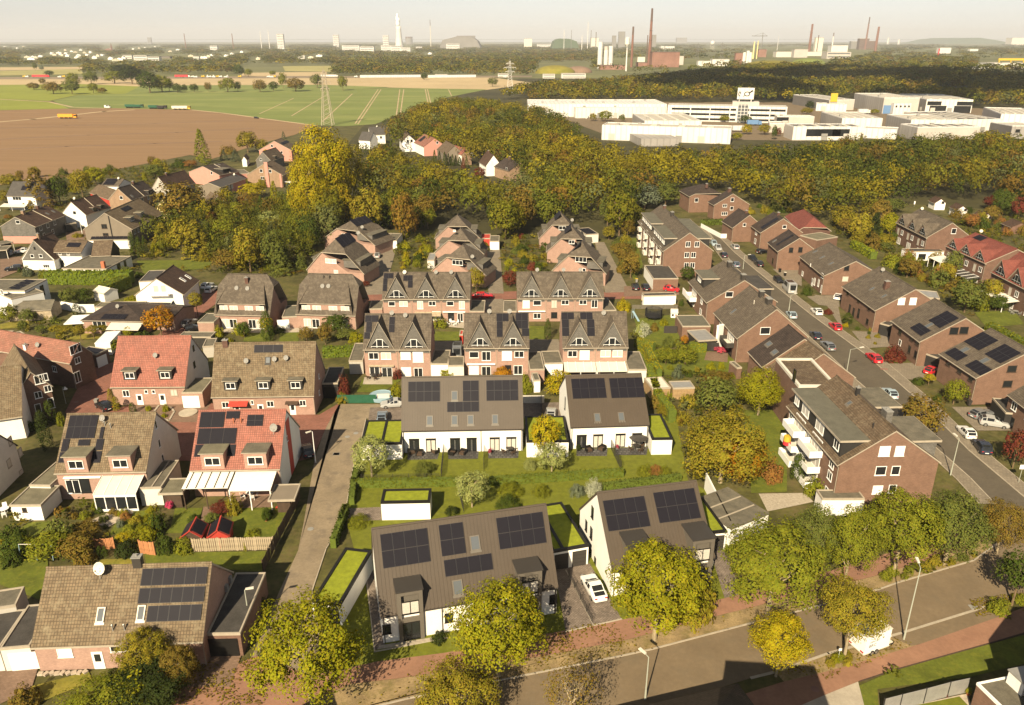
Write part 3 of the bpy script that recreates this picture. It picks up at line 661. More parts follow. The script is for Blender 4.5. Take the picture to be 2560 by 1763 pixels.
# street lamps
def lamp(base,top,label,dirpx,arm=1.2,m='galv',group='street lamps',head=(.75,.22),curved=False):
 p=P(base);h=max(4,hat(p,top));d=P(dirpx)-p;rz=atan2(d.y,d.x);o=thg('street_lamp',label,'street lamp',(p.x,p.y,0),rz,group)
 b=TB((0,0,0),(0,0,1.2),.11,.1,8);b.tube((0,0,1.2),(0,0,h-.1),.08,.05,8);ob('pole',b.mesh('lamp_pole',m),o)
 b=TB((0,0,h-.12),(arm,0,h),.04,.035,6);ob('arm',b.mesh('lamp_arm',m),o)
 b=MB();b.slab([(arm-.1,-head[1]/2,h+.1),(arm+head[0],-head[1]*.7,h+.13),(arm+head[0],head[1]*.7,h+.13),(arm-.1,head[1]/2,h+.1)],.13);hd=ob('lamp_head',b.mesh('lamp_head','owhite'),o)
 b=BX(arm+.05,-head[1]*.4,h-.06,arm+head[0]-.05,head[1]*.4,h-.028);ob('lens',b.mesh('lamp_lens','glass2'),hd)
 return o
# the setting
def plane_big(name,x0,y0,x1,y1,z,m,nx=1):
 b=MB();b.face([(x0,y0,z),(x1,y0,z),(x1,y1,z),(x0,y1,z)]);o=ob(name,b.mesh(name,m));o['kind']='structure';return o
plane_big('ground',-17000,-60,17000,26000,-.30,'haze_ground')
sht('ground',[(-900,196),(3500,196),(4200,2100),(-1700,2100)],-.06,'garden')
sht('forest_ground',[(905,318),(1010,240),(1190,226),(1300,196),(3000,196),(3000,560),(1700,470),(1600,600),(700,560)],-.04,'forest_floor')
sht('harvested_field',[(-500,193),(420,196),(1215,192),(1340,208),(1215,225),(972,219),(800,214),(353,216),(-500,212)],-.03,'field_straw')
sht('meadow',[(-500,212)]+pts(cA,0,385,350,380,640,392,660,425,350,430,220,458,0,449)+[(-500,246)],-.02,'field_lime')
sht('meadow',[(353,214),(800,212),(975,218),(800,231),(309,237)],-.016,'field2');sht('meadow',[(-400,247)]+pts(cA,0,449,220,462,330,482,310,492,0,499)+[(-400,277)],-.015,'field_lime')
sht('crop_field',pts(cA,238,456,350,432,560,425,1450,415,1760,398,2205,405,2030,440,1830,510,1700,562,1560,572,1430,567,1000,510,860,496,475,492,310,491),-.01,'field2')
sht('ploughed_field',[(-500,277)]+pts(cA,0,500,310,492,520,490,870,498,1000,513,1430,570,1330,612,1200,645,960,720,860,702,640,745,480,775,350,800,0,838)+[(-500,480)],0.0,'soil')
for i,l in enumerate(([1725,405,1620,562],[1810,405,1795,520],[1828,405,1812,520],[1925,404,1945,505],[1935,404,1957,500],[1595,425,1460,550],[1460,440,1320,525],[1330,445,1175,515],[1712,405,1608,560],[2030,405,2045,435])):
 strip('tractor_track',pts(cA,*l),1.1,-.005,.012,'track')
strip('field_track',pts(cA,860,497,1000,511,1200,538,1430,569),3.0,.0,.03,'track')
strip('field_track',pts(cA,0,450,220,461,330,486,470,490),3.0,.0,.03,'track')
strip('field_track',pts(cA,0,552,150,540,470,505,600,498),6.0,.01,.03,'track')
for k,l in enumerate(([0,583,300,570,700,560,1100,545],[0,630,400,612,800,600,1150,580],[0,676,300,664,700,650,1000,640])):
 strip('furrow',pts(cA,*l),2.6,.005,.028,'pav_b')
sht('pasture',pts(cA,0,322,360,312,380,335,0,343),-.01,'field_olive');sht('pasture',pts(cA,0,305,380,303,370,313,0,320),-.01,'field_straw')
sht('pasture',pts(cA,1280,300,1520,298,1500,325,1290,322),-.01,'field_olive');sht('pasture',pts(cA,1100,330,1480,325,1480,344,1090,346),-.01,'field_straw')
sht('motorway',[(-600,195),(500,191.5),(1330,189),(1330,193.5),(500,196.5),(-600,200.5)],.03,'asph2')
sht('yard',[(1500,332),(1330,268),(1500,255),(1990,256),(2600,276),(2600,342),(2480,335),(2200,336),(2000,352),(1850,350),(1640,352)],.0,'asphalt')
road_l=[P(q)for q in[(1758,566)]+pts(cE,505,345,640,520,860,740,1010,870)+pts(cJ,1180,290,1780,800,1960,960)+[(2490,1262)]]
road_r=[P(q)for q in[(1795,590)]+pts(cE,640,445,760,545,1075,800,1390,1030,1700,1298)+pts(cJ,1940,770,2318,1090)+[(2640,1310)]]
def poly3(name,q,z,m):
 q=[Vector((p.x,p.y,z))for p in q]
 if sum(q[i].x*q[(i+1)%len(q)].y-q[(i+1)%len(q)].x*q[i].y for i in range(len(q)))<0:q=q[::-1]
 b=MB();b.face(q);o=ob(name,b.mesh(name,m));o['kind']='structure';return o
def offset(line,d):
 out=[]
 for i,p in enumerate(line):
  a=line[max(0,i-1)];c=line[min(len(line)-1,i+1)];t=(c-a);t.z=0;t.normalize();out.append(p+Vector((-t.y,t.x,0))*d)
 return out
poly3('road',road_l+road_r[::-1],.02,'asphalt_vignetted')  # darker copy of the asphalt; vignetting and grading are put into its colour
for ln,sg,w in((road_l,-1,2.2),(road_r,1,2.4)):
 sgn=sg
 strip('kerb',[(p.x,p.y)for p in offset(ln,.08*sgn)],.16,0,.12,'kerb',px=False)
 poly3('pavement',offset(ln,.17*sgn)+offset(ln,w*sgn)[::-1],.1,'pav_g')
 strip('kerb',[(p.x,p.y)for p in offset(ln,(w+.05)*sgn)],.1,0,.11,'kerb',px=False)
front_up=pts(cI,-900,1500,0,1290,470,1175,950,1080,1200,1030,1700,930,1880,890,2318,775)+pts(cK,510,790,900,690,1340,570,1480,520,1980,375)+[(2490,1362)]
front_lo=[(400,2160),(1000,1950),(1545,1800)]+pts(cK,480,1165,640,1125,830,1060,1000,1000,1500,860,2080,680,2318,600)+[(2700,1440)]
sht('front_road',front_up+[(2500,1255),(2590,1290),(2700,1330)]+front_lo[::-1],.016,'asphalt')
strip('kerb',front_up,.16,0,.13,'kerb');strip('kerb',pts(cK,480,1165,640,1125,830,1060,1000,1000,1500,860,2080,680),.3,0,.05,'kerb')
north_up=pts(cG,700,1400,1060,1240)+[(640,1640),(780,1690)]+pts(cI,290,960,680,910,1375,780,1800,700)+[(1700,1522),(1856,1486),(2000,1450),(2172,1398),(2380,1335),(2450,1310)]
north_lo=[(400,1900),(700,1790)]+pts(cI,130,1090,400,1060,1240,930,1750,830,2050,750)+pts(cK,240,750,480,690)+[(2040,1478),(2205,1436),(2420,1368),(2470,1345)]
sht('verge',[(400,1900),(700,1790)]+north_lo[2:]+front_up[::-1],.008,'verge')
sht('red_path',north_up+north_lo[::-1],.03,'red_asphalt')
south_up=[(2700,1480),(2560,1519)]+pts(cK,2160,750,1640,930,1180,1070,960,1130,700,1190)+[(1560,1830)]
south_lo=[(2800,1540),(2600,1572)]+pts(cK,2070,940,1450,1110,1200,1190,980,1280,870,1348)+[(1900,1850)]
sht('verge',pts(cK,640,1125,830,1060,1000,1000,1060,985,1420,890,1600,945,1180,1070,960,1130,700,1190),.02,'verge')
sht('parking_bay',pts(cK,1420,890,1500,862,2080,682,2160,750,1640,930,1560,950),.024,'asphalt')
sht('red_path',south_up+south_lo[::-1],.03,'red_asphalt')
sht('driveway',[(2063,1738),(2145,1705)]+pts(cK,1240,1348,1100,1500,600,1700,700,1400),.034,'concrete')
sht('grass_verge',pts(cK,1200,1220,1450,1112,2070,942,2500,830,2600,1000,1950,1160,1330,1240,1350,1500,1240,1500),.014,'lawn')
strip('edging',pts(cK,1210,1190,1460,1108,2075,936,2400,840),.12,0,.08,'wood_dark')
lane_l=pts(cF,2300,555,2200,700,2120,940,2050,1348)+pts(cG,1920,300,1800,560)+[(640,1620),(600,1700)]
lane_r=[(1006,1051),(915,1047)]+pts(cH,215,560,160,750,115,1010)+[(866,1290)]+pts(cG,2100,290,2010,560)+[(800,1600),(790,1690)]
sht('lane',[(842,1010),(1010,1012)]+lane_r+lane_l[::-1],.02,'asph2')
strip('kerb',lane_r[1:],.12,0,.08,'kerb')
sht('lawn',[(866,1285),(905,1060),(1010,1060),(1310,1040),(1690,1040),(1720,1200),(1790,1240),(1830,1330),(1800,1420),(1856,1486),(1700,1522),(1596,1542),(1413,1577),(1113,1633),(945,1654),(870,1690),(800,1600),(850,1500),(885,1372),(866,1300)],.012,'lawn2')
sht('setts',pts(cI,1310,420,1515,390,1702,715,1378,788),.03,'setts');sht('setts',pts(cI,1300,700,1340,690,1378,788,1330,800),.026,'lawn2')
sht('setts',pts(cK,200,300,296,310,424,598,300,628),.03,'setts')
sht('setts',pts(cH,108,1010,345,1000,345,1085,100,1088),.03,'setts');sht('setts',pts(cI,205,400,255,395,330,860,270,900),.03,'setts')
sht('gravel_strip',pts(cI,300,868,600,822,605,842,285,892),.034,'gravel')
sht('parking_court',pts(cH,270,360,480,350,480,440,260,440),.026,'setts');sht('parking_court',pts(cH,1250,330,1540,325,1540,425,1260,425),.026,'setts')
strip('edging',pts(cI,1378,788,1702,715),.2,0,.05,'concrete');strip('edging',pts(cI,1378,430,1535,745),.12,0,.05,'concrete');strip('edging',pts(cI,205,400,255,395),.1,0,.1,'concrete');strip('edging',pts(cI,215,400,270,905,690,825),.12,0,.1,'concrete')
for q in(pts(cH,512,640,722,632,705,692,512,697),pts(cH,770,640,972,632,965,690,775,692),pts(cH,1030,630,1230,622,1225,685,1032,688),pts(cH,1600,628,1800,620,1795,672,1600,672),pts(cH,1850,620,2062,612,2050,665,1850,667)):
 sht('terrace',q,.04,'terrace')
sht('red_court',pts(cF,585,340,775,282,745,470,775,600,900,570,1230,570,1430,560,1480,620,1330,700,1180,960,1100,700,470,690,440,620),.022,'pav_r')
sht('red_court',pts(cF,1150,690,1330,690,1290,950,1180,950),.026,'pav_r');sht('red_court',pts(cF,1960,640,2150,640,2290,560,2200,720,2110,930,1980,960),.03,'pav_r')
sht('drive',pts(cF,880,570,1420,570,1330,690,880,690),.03,'pav_b')
sht('red_lane',pts(cC,1040,1200,1215,1200,1360,1040,1470,960,1480,880,1370,890,1280,1010),.022,'pav_r')
sht('red_lane',pts(cD,395,668,560,655,1130,650,1420,640,1420,690,1220,700,1120,700,560,700,395,705),.022,'pav_r');sht('red_lane',pts(cD,1960,645,2250,640,2330,650,2330,690,1990,690),.022,'pav_r')
sht('estate_lane',pts(cD,505,370,645,368,565,660,425,665),.026,'pav_g');sht('estate_lane',pts(cD,1222,385,1312,370,1338,655,1240,655),.026,'pav_g');sht('estate_lane',pts(cD,1925,320,1985,325,2150,645,1990,650),.026,'pav_g');sht('estate_lane',pts(cD,1210,690,1335,690,1340,790,1215,790),.026,'pav_g')
sht('estate_lane',pts(cD,880,960,1080,960,1090,1180,870,1180),.02,'pav_g');sht('estate_lane',pts(cD,1500,950,1690,950,1740,1160,1500,1160),.02,'pav_g')
for q in(pts(cD,1500,865,1600,865,1600,955,1505,955),pts(cD,890,900,1060,900,1075,960,885,1000),pts(cC,1650,1165,1820,1165,1820,1225,1640,1225),pts(cC,1890,1160,2020,1160,2010,1225,1880,1225),pts(cC,920,680,1440,672,1400,730,980,780),pts(cF,1580,1268,1890,1262,1900,1360,1560,1360),pts(cF,1180,1270,1365,1268,1340,1348,1150,1400),pts(cD,430,1200,680,1210,560,1290,390,1290),pts(cE,20,360,70,360,110,520,60,610,10,500),pts(cE,60,830,320,800,320,990,100,990),pts(cE,60,1010,480,1010,640,1060,620,1140,150,1160),pts(cE,2030,790,2260,780,2318,860,2100,880),pts(cE,2090,870,2318,1000,2318,1060,2180,1000),pts(cJ,430,500,720,500,720,1050,480,1060)):
 sht('lawn',q,.015,'lawn')
for q in(pts(cG,185,1180,570,1080,600,1140,230,1290),pts(cG,640,360,860,350,870,400,640,400),pts(cC,370,1160,700,1130,690,1205,420,1215),pts(cC,0,1110,190,1060,200,1130,0,1140)):sht('lawn',q,.015,'lawn_dry')
for q in(pts(cG,780,60,960,40,1010,190,700,200),pts(cG,1060,190,1220,30,1305,28,1260,190),pts(cG,1510,30,1860,25,1790,215,1490,215),pts(cG,90,200,180,120,335,112,210,230),pts(cG,0,300,310,330,310,640,0,520),pts(cG,930,320,1760,305,1700,440,940,385)):sht('lawn',q,.015,'lawn')
sht('drive',pts(cG,0,1040,250,1045,200,1200,0,1290),.02,'pav_b');sht('drive',pts(cG,1300,960,1560,960,1480,1180,1200,1180),.02,'pav_b')
sht('garden_terrace',pts(cG,560,120,820,0,860,60,700,150),.02,'stone');sht('garden_terrace',pts(cG,1310,20,1510,20,1400,60,1290,120),.02,'pav_b');sht('garden_terrace',pts(cF,1560,1195,1850,1180,1830,1265,1560,1270),.02,'pav_b');sht('garden_terrace',pts(cC,1490,1120,1780,1120,1760,1165,1480,1165),.02,'concrete');sht('garden_terrace',pts(cC,1900,1120,2120,1110,2100,1160,1900,1165),.02,'concrete');sht('garden_terrace',pts(cD,440,1195,620,1190,620,1240,430,1240),.02,'concrete');sht('garden_terrace',pts(cD,980,830,1085,830,1080,880,985,870),.02,'concrete')
sht('yard',pts(cE,0,640,320,640,320,690,0,700),.024,'pav_b');sht('yard',pts(cJ,530,1065,840,1060,900,1120,590,1185),.02,'gravel');sht('yard',pts(c8,930,1195,1200,1200,1190,1330,900,1300),.02,'pav_b')
for q in(pts(cE,1230,700,1270,900,1180,760,1100,690),pts(cE,1320,900,1560,910,1560,990,1400,1000),pts(cE,1520,1090,1800,1080,1800,1190,1640,1180),pts(cJ,1830,480,2120,480,2318,640,2000,640),pts(cE,860,540,1030,540,1030,640,930,600),pts(cE,1060,700,1240,690,1250,760,1130,750)):sht('drive',q,.03,'pav_g')
for q in(pts(cC,0,660,150,650,150,740,0,800),pts(cC,440,490,640,470,640,540,450,540),pts(cC,560,470,700,440,700,500,560,520)):sht('drive',q,.02,'pav_b')
# the four new white houses with their green roofed garages
NB=dict(wall='r_white',roof='metalr',gutter='anthr',verge='metalr',ribs=.4,ov=.12,og=.1,th=.22)
def downpipe(h,u):
 b=TB((u,h.y0-.07,0),(u,h.y0-.07,h.he-.2),.05,.05,5);h.part('downpipe',b,'anthr')
def newdoor(h,px,w=1.55,ht=2.25,pane='glass'):
 c=h.on('F',px);b=BX(-w/2,-.06,.05,-w/2+.12,.02,ht);b.box(w/2-.12,-.06,.05,w/2,.02,ht);b.box(-w/2+.12,-.06,ht-.12,w/2-.12,.02,ht);b.box(-w/2+.12,-.06,.05,w/2-.12,.02,.15);b.box(-.05,-.05,.15,.05,.02,ht-.12);b.box(-w/2-.02,-.1,ht+.02,w/2+.02,.02,ht+.2)
 o=ob('terrace_door',cch(('nd',w,ht),lambda:b.mesh('terrace_door','black')),h.o,(c.x,h.y0-.005,.03))
 for i,s in enumerate((-1,1)):
  g=BX(-w/4+.08,-.03,.16,w/4-.08,.0,ht-.13);m=pane if i==0 or pane=='glass' else pane
  ob('pane',cch(('ndp',w,ht,m),lambda:g.mesh('door_pane',m)),o,(s*w/4,0,0))
A1=House('terraced_house','new white terrace of three with grey metal roof, beside the lane',cH(473,510),cH(1258,496),3.9,9.4,cH(870,158),**NB)
A1.solar(cH(516,322),cH(721,189),4,2).solar(cH(868,319),cH(970,184),2,2).solar(cH(767,388),cH(972,319),4,1).solar(cH(1020,316),cH(1222,180),4,2)
A1.skylight(1.05,1.5,cH(815,282),cH(655,442),cH(815,440),cH(918,437),cH(1076,434))
for q,m in((cH(555,590),'glass'),(cH(663,590),'curtain'),(cH(818,588),'glass'),(cH(925,586),'glass'),(cH(1073,580),'curtain'),(cH(1180,578),'curtain')):newdoor(A1,q,pane=m)
for q in(.25,A1.L*.65,A1.L-.25):downpipe(A1,q)
A2=House('duplex_house','new white duplex with grey metal roof and two solar blocks, beside the yellow hedge',cH(1562,486),cH(2070,470),3.9,cH(1500,232),cH(1780,146),**NB)
A2.solar(cH(1577,304),cH(1778,170),4,2).solar(cH(1825,300),cH(2022,166),4,2).skylight(1.05,1.5,cH(1734,424),cH(1888,418))
for q,m in((cH(1632,570),'glass'),(cH(1738,568),'curtain'),(cH(1882,566),'curtain'),(cH(1988,562),'curtain')):newdoor(A2,q,pane=m)
for q in(.25,A2.L-.25):downpipe(A2,q)
A2.win('L','d1',.6,2.2,cH(1528,330))
A3=House('terraced_house','new white terrace of three with grey dormer bay, front row behind street trees',cI(304,703),cI(1333,530),3.6,10.2,cI(740,122),**NB)
A3.solar(cI(320,422),cI(572,184),4,2).solar(cI(660,352),cI(778,150),2,2).solar(cI(680,470),cI(945,330),4,1).solar(cI(995,312),cI(1240,90),4,2)
A3.skylight(1.15,1.55,cI(852,272),cI(752,530))
def bay(h,px,w,ztop,dep):
 u=h.on('F',px).x;y0=h.y0-.35;yb=(ztop-h.he)/h.sl;b=MB();x0,x1=u-w/2,u+w/2;t=.42
 b.hexa([(x0,y0,0.03),(x0+t,y0,.03),(x0+t,h.y0+.3,.03),(x0,h.y0+.3,.03),(x0,y0,h.he),(x0+t,y0,h.he),(x0+t,h.y0+.3,h.he),(x0,h.y0+.3,h.he)])
 b.box(x1-t,y0,.03,x1,h.y0+.3,h.he);b.box(x0+t,y0,2.5,x1-t,h.y0+.3,2.95)
 b.box(x0,y0,h.he+.001,x0+t,yb,ztop);b.box(x1-t,y0,h.he+.001,x1,yb,ztop);b.box(x0+t,y0,ztop-.5,x1-t,yb,ztop);b.box(x0+t,y0+.5,h.he-.3,x1-t,y0+.8,ztop-.5)
 o=h.part('dormer_bay',b,'taupe');r=MB();r.hexa([(x0-.12,y0-.12,ztop+.003),(x1+.12,y0-.12,ztop+.003),(x1+.12,yb+.1,ztop+.003),(x0-.12,yb+.1,ztop+.003),(x0-.12,y0-.12,ztop+.12),(x1+.12,y0-.12,ztop+.12),(x1+.12,yb+.3,ztop+.2),(x0-.12,yb+.3,ztop+.2)]);ob('bay_roof',r.mesh('bay_roof','anthr'),o)
 wob('k2',w-2*t,1.6,o,(u,y0+.1,h.he-.15+.9),(0,0,0),deep=False);wob('d2',w-2*t,2.3,o,(u,y0+.15,1.25),(0,0,0),deep=False,name='entrance_door')
bay(A3,cI(487,830),2.7,6.5,3);bay(A3,cI(1165,640),2.7,6.5,3)
A3.win('F','d1',.95,1.25,cI(340,772),cI(700,705),cI(1305,597)).win('F','d1',.9,1.1,cI(1040,720))
for q in(.3,A3.on('F',cI(664,760)).x,A3.L-.3):downpipe(A3,q)
A4=House('duplex_house','new white duplex with dark bays, front row beside the setts drive',cI(1648,440),cI(2243,356),3.6,cI(1420,82),cI(1840,-52),**NB)
A4.solar(cI(1625,208),cI(1830,0),4,2).solar(cI(1920,160),cI(2118,-46),4,2)
bay(A4,cI(1790,520),2.7,6.5,3);bay(A4,cI(2150,470),2.7,6.5,3)
A4.win('F','d1',.95,1.2,cI(2205,430)).win('L','d1',.7,1.5,cI(1498,172)).win('L','d1',.75,1.6,cI(1534,95)).win('L','d1',.75,1.6,cI(1527,215)).win('L','d1',.75,2.2,cI(1522,345)).win('L','d1',.6,1.2,cI(1549,380))
for q in(.3,A4.L-.3):downpipe(A4,q)
GR=dict(roof='sedum',rim='black',rimw=.32,rimh=.14)
def ggar(label,A,B,D,split=(),doors=0,h=2.75,wall='r_white',**k):
 g=Flat('garage',label,A,B,h,D,wall=wall,split=split,group='green roofed garages',**{**GR,**k})
 for i in range(doors):
  w=g.L/doors-.5;b=BX(-w/2,-.03,.03,w/2,.02,2.25);o=ob('garage_door_or_opening',cch(('gd',rnd(w)),lambda:b.mesh('garage_door_or_opening','black')),g.o,(g.L*(i+.5)/doors,-.008,0))
  for j in range(4):
   q=BX(-w/2+.04,-.045,0,w/2-.04,-.032,.5);ob('panel',cch(('gdp',rnd(w)),lambda:q.mesh('door_panel','anthr')),o,(0,0,.08+.54*j))
 return g
ggar('double white garage with two grass roofs, between the lane and the white terrace',cH(208,596),cH(474,590),cH(475,440),(.52,))
ggar('double white garage with grass roof behind the orange young tree',cH(1280,578),cH(1550,576),cH(1526,416),(.45,))
ggar('narrow white garage with grass roof right of the rear duplex',cH(2088,562),cH(2218,560),cH(2148,404))
ggar('detached white garage with grass roof in the middle of the lawn',cH(340,972),cH(656,966),cH(662,884))
ggar('long white garage with grass roof along the lower lane',cG(2008,628),cG(2192,652),cG(2275,292),doors=1)
ggar('double white garage with black doors between the two front houses',cI(1302,325),cI(1510,288),cI(1368,36),(.3,),doors=2)
ggar('narrow white garage with grass roof right of the front duplex',cI(2215,216),cI(2312,206),cI(2205,12),doors=1)
def wfen(label,line,h=1.1,m='dmetal',step=2.2,name='garden_fence',screen=False,group=None):
 q=[P(p)for p in line];o=thg(name,label,'fence',(q[0].x,q[0].y,0),0,group);o0=q[0]
 for a,c in zip(q[:-1],q[1:]):
  d=c-a;n=max(1,round(d.length/step));rz=atan2(d.y,d.x);w=d.length/n
  for i in range(n):
   p=a+d*(i/n)-o0;pb=BX(-.03,-.03,0,.03,.03,h+.08);ob('post',cch(('fp',h,m),lambda:pb.mesh('fence_post',m)),o,(p.x,p.y,0),(0,0,rz))
   b=MB()
   if screen:b.box(.04,-.02,.05,w-.04,.02,h)
   else:
    k=int(h/.16)
    for j in range(k+1):b.box(.03,-.008,.05+j*h/(k+.3),w-.03,.008,.075+j*h/(k+.3))
    for j in range(int(w/.25)):b.box(.1+j*.25,-.008,.05,.12+j*.25,.008,h)
   ob('fence_panel',cch(('fpan',h,m,rnd(w),screen),lambda:b.mesh('fence_panel',m)),o,(p.x,p.y,0),(0,0,rz))
 return o
wfen('low dark wire fence along the lawn behind the clipped hedge, by the lane',pts(cH,215,832,722,825))
wfen('dark wire fence between the first and second terrace lawn',pts(cH,745,640,728,825),1.5)
wfen('thin dark wire fence between the second and third terrace lawn',pts(cH,1005,640,1002,770),1.2)
wfen('dark privacy fence on the lawn between the two duplex gardens',pts(cH,1822,625,1890,770),1.6)
wfen('dark wire fence across the middle of the sunken lawn',pts(cH,840,900,875,1040),1.2)
wfen('thin dark fence down the middle of the setts drive',pts(cI,1395,470,1535,745),1.0)
wfen('dark fence beside the parked silver car behind the garages',pts(cH,1372,330,1376,415),1.6,screen=True)
def gset(px,label,n=4,parasol=False,m='wood_dark',table='anthr',r=.62,round_=True):
 p=P(px);o=thg('garden_table',label+' table','table',(p.x,p.y,.04));b=MB()
 if round_:b.lathe([(r,.7),(r,.75),(.02,.76)],14)
 else:b.box(-r*1.3,-r*.7,.7,r*1.3,r*.7,.75)
 ob('table_top',b.mesh('table_top',table),o)
 for a in range(4):
  l=TB((.3*cos(a*1.57+.78),.3*sin(a*1.57+.78),0),(.3*cos(a*1.57+.78),.3*sin(a*1.57+.78),.7),.03,.03,5);ob('leg',l.mesh('leg',table),o)
 for k in range(n):
  a=6.283*k/n+.5;c=thg('garden_chair',label+' chair','chair',(p.x+cos(a)*1.05,p.y+sin(a)*1.05,.04),a-pi/2,label+' chairs')
  def seat():b=BX(-.28,-.26,.4,.28,.26,.46);return b.mesh('seat',m)
  def back():b=MB();b.hexa([(-.28,.24,.46),(.28,.24,.46),(.28,.29,.46),(-.28,.29,.46),(-.26,.34,.92),(.26,.34,.92),(.26,.39,.92),(-.26,.39,.92)]);return b.mesh('backrest',m)
  def leg():b=BX(-.03,-.03,0,.03,.03,.4);return b.mesh('leg',m)
  ob('seat',cch(('seat',m),seat),c);ob('backrest',cch(('back',m),back),c)
  for sx in(-.24,.24):
   for sy in(-.22,.22):ob('leg',cch(('cleg',m),leg),c,(sx,sy,0))
 if parasol:umb((p.x+.3,p.y+.4),'dark square parasol open over the terrace table',2.3,1.5,'anthr')
def umb(xy,label,h,r,m,n=8):
 u=thg('parasol',label,'parasol',(*xy,.04));b=MB();b.lathe([(r,h-.45),(r*.5,h-.15),(.02,h)],n);ob('canopy',b.mesh('canopy',m),u);b=TB((0,0,0),(0,0,h-.02),.03,.03,6);ob('pole',b.mesh('pole','grey'),u);b=MB();b.lathe([(.3,0),(.3,.08),(.1,.1)],10);ob('foot',b.mesh('foot','grey'),u)
gset(cH(1170,645),'dark round terrace set under the third terrace doors,');gset(cH(1985,628),'dark round terrace set by the rightmost garage,',4,True)
def lounge(px,label,rz=0):
 p=P(px);o=thg('garden_armchair',label,'armchair',(p.x,p.y,.04),rz);b=BX(-.4,-.4,.08,.4,.4,.4);ob('seat',cch('lseat',lambda:b.mesh('seat','wood_dark')),o);b=BX(-.45,.4,.05,.45,.55,.8);ob('backrest',cch('lback',lambda:b.mesh('backrest','black')),o)
 for x in(-.47,.47):a=BX(-.08,-.4,.05,.08,.4,.6);ob('armrest',cch('larm',lambda:a.mesh('armrest','black')),o,(x,0,0))
for q,l,r in((cH(540,655),'black rattan armchair, leftmost on the first terrace',.6),(cH(590,665),'grey rattan armchair in front of the first terrace doors',0),(cH(690,650),'dark reclining armchair at the right end of the first terrace',-.8),(cH(800,660),'black rattan armchair left on the second terrace',1.2),(cH(865,660),'black rattan armchair in the middle of the second terrace',-.4),(cH(1680,640),'dark rattan armchair on the left duplex terrace',.4),(cH(1762,632),'dark reclining chair at the right end of the left duplex terrace',-.7)):lounge(q,l,r)
def pot(px,label,col,h=.9,w=.7,m='terracotta',z=0.04):
 p=P(px);o=thg('potted_plant',label,'plant',(p.x,p.y,z));b=MB();b.lathe([(.16,0),(.24,.42),(.2,.42)],10);ob('pot',cch(('pot',m),lambda:b.mesh('pot',m)),o);ob('foliage',crown('bush',len(label)),o,(0,0,.35),(0,0,0),(w/2,w/2,h-.3),color=col)
pot(cH(1043,660),'pot of pink flowers at the edge of the third terrace',(.3,.05,.08),1.1,.7,'grey');pot(cH(1862,632),'pot of pink flowers by the duplex privacy fence',(.3,.05,.08),1.0,.6,'grey');pot(cH(528,625),'dark potted palm left of the first terrace door',(.03,.035,.015),1.9,1.2,'black');pot(cH(1612,640),'dark potted shrub left of the duplex terrace door',(.03,.04,.015),1.3,.9,'black')
car('sedan','white',(1484,1478),(1440,1400),'white saloon car parked on the setts drive between the front houses',size=1.02)
car('sedan','silver',(985,1016),(900,1022),'silver saloon parked by the left end of the rear terrace')
car('hatch','silver',cH(1435,415),cH(1440,330),'silver car half hidden behind the double garage with the orange tree')
car('hatch','blue',cH(350,438),cH(360,360),'blue car mostly hidden behind the twin grass garage roofs')
# left estate
B1=House('duplex_house','pink brick duplex with olive tiled roof and solar panels at its upper left',cF(362,1035),cF(985,1022),4.4,cF(1190,738),cF(745,629),'b_pink','t_olive',verge='trim')
B1.solar(cF(440,802),cF(668,642),4,2).solar(cF(410,890),cF(475,802),1,1).solar(cF(640,880),cF(705,802),1,1).solar(cF(668,802),cF(708,722),1,1).solar(cF(525,850),cF(612,805),1,1).solar(cF(392,965),cF(450,892),1,1).solar(cF(615,965),cF(690,885),1,1)
def pdormer(h,px,w,ht,wall,roof,style='w2'):
 return h.dormer(px,w,ht,wall,roof,style,side='clad' if wall!='b_pink' else wall,ww=w*.68,wh=ht*.5)
pdormer(B1,cF(525,1028),3.0,2.5,'b_pink','felt2');pdormer(B1,cF(822,1020),3.0,2.5,'b_pink','felt')
B1.dish(cF(695,690),m='grey').pipe(cF(708,715),cF(748,730))
B1.win('R','w1',.7,1.3,cF(1072,832)).win('R','w1',.7,1.3,cF(1048,705)).win('R','w1',.7,1.2,cF(1095,930)).win('F','d2',2.6,2.2,cF(545,1118)).win('F','w2',1.9,2.2,cF(495,1122))
ob('gable_cladding',(lambda b:(b.slab([(B1.x1+.03,B1.y0+.1,.1),(B1.x1+.03,B1.y1-.1,.1),(B1.x1+.03,B1.y1-.1,4.3),(B1.x1+.03,B1.D/2,B1.hr-.35),(B1.x1+.03,B1.y0+.1,4.3)],0,0,off=(-.05,0,0)),b.mesh('gable_cladding','r_pale'))[1])(MB()),B1.o)
B1.awning('F',cF(430,1055),cF(680,1052),.35,.1,'white',posts=False,name='awning_box')
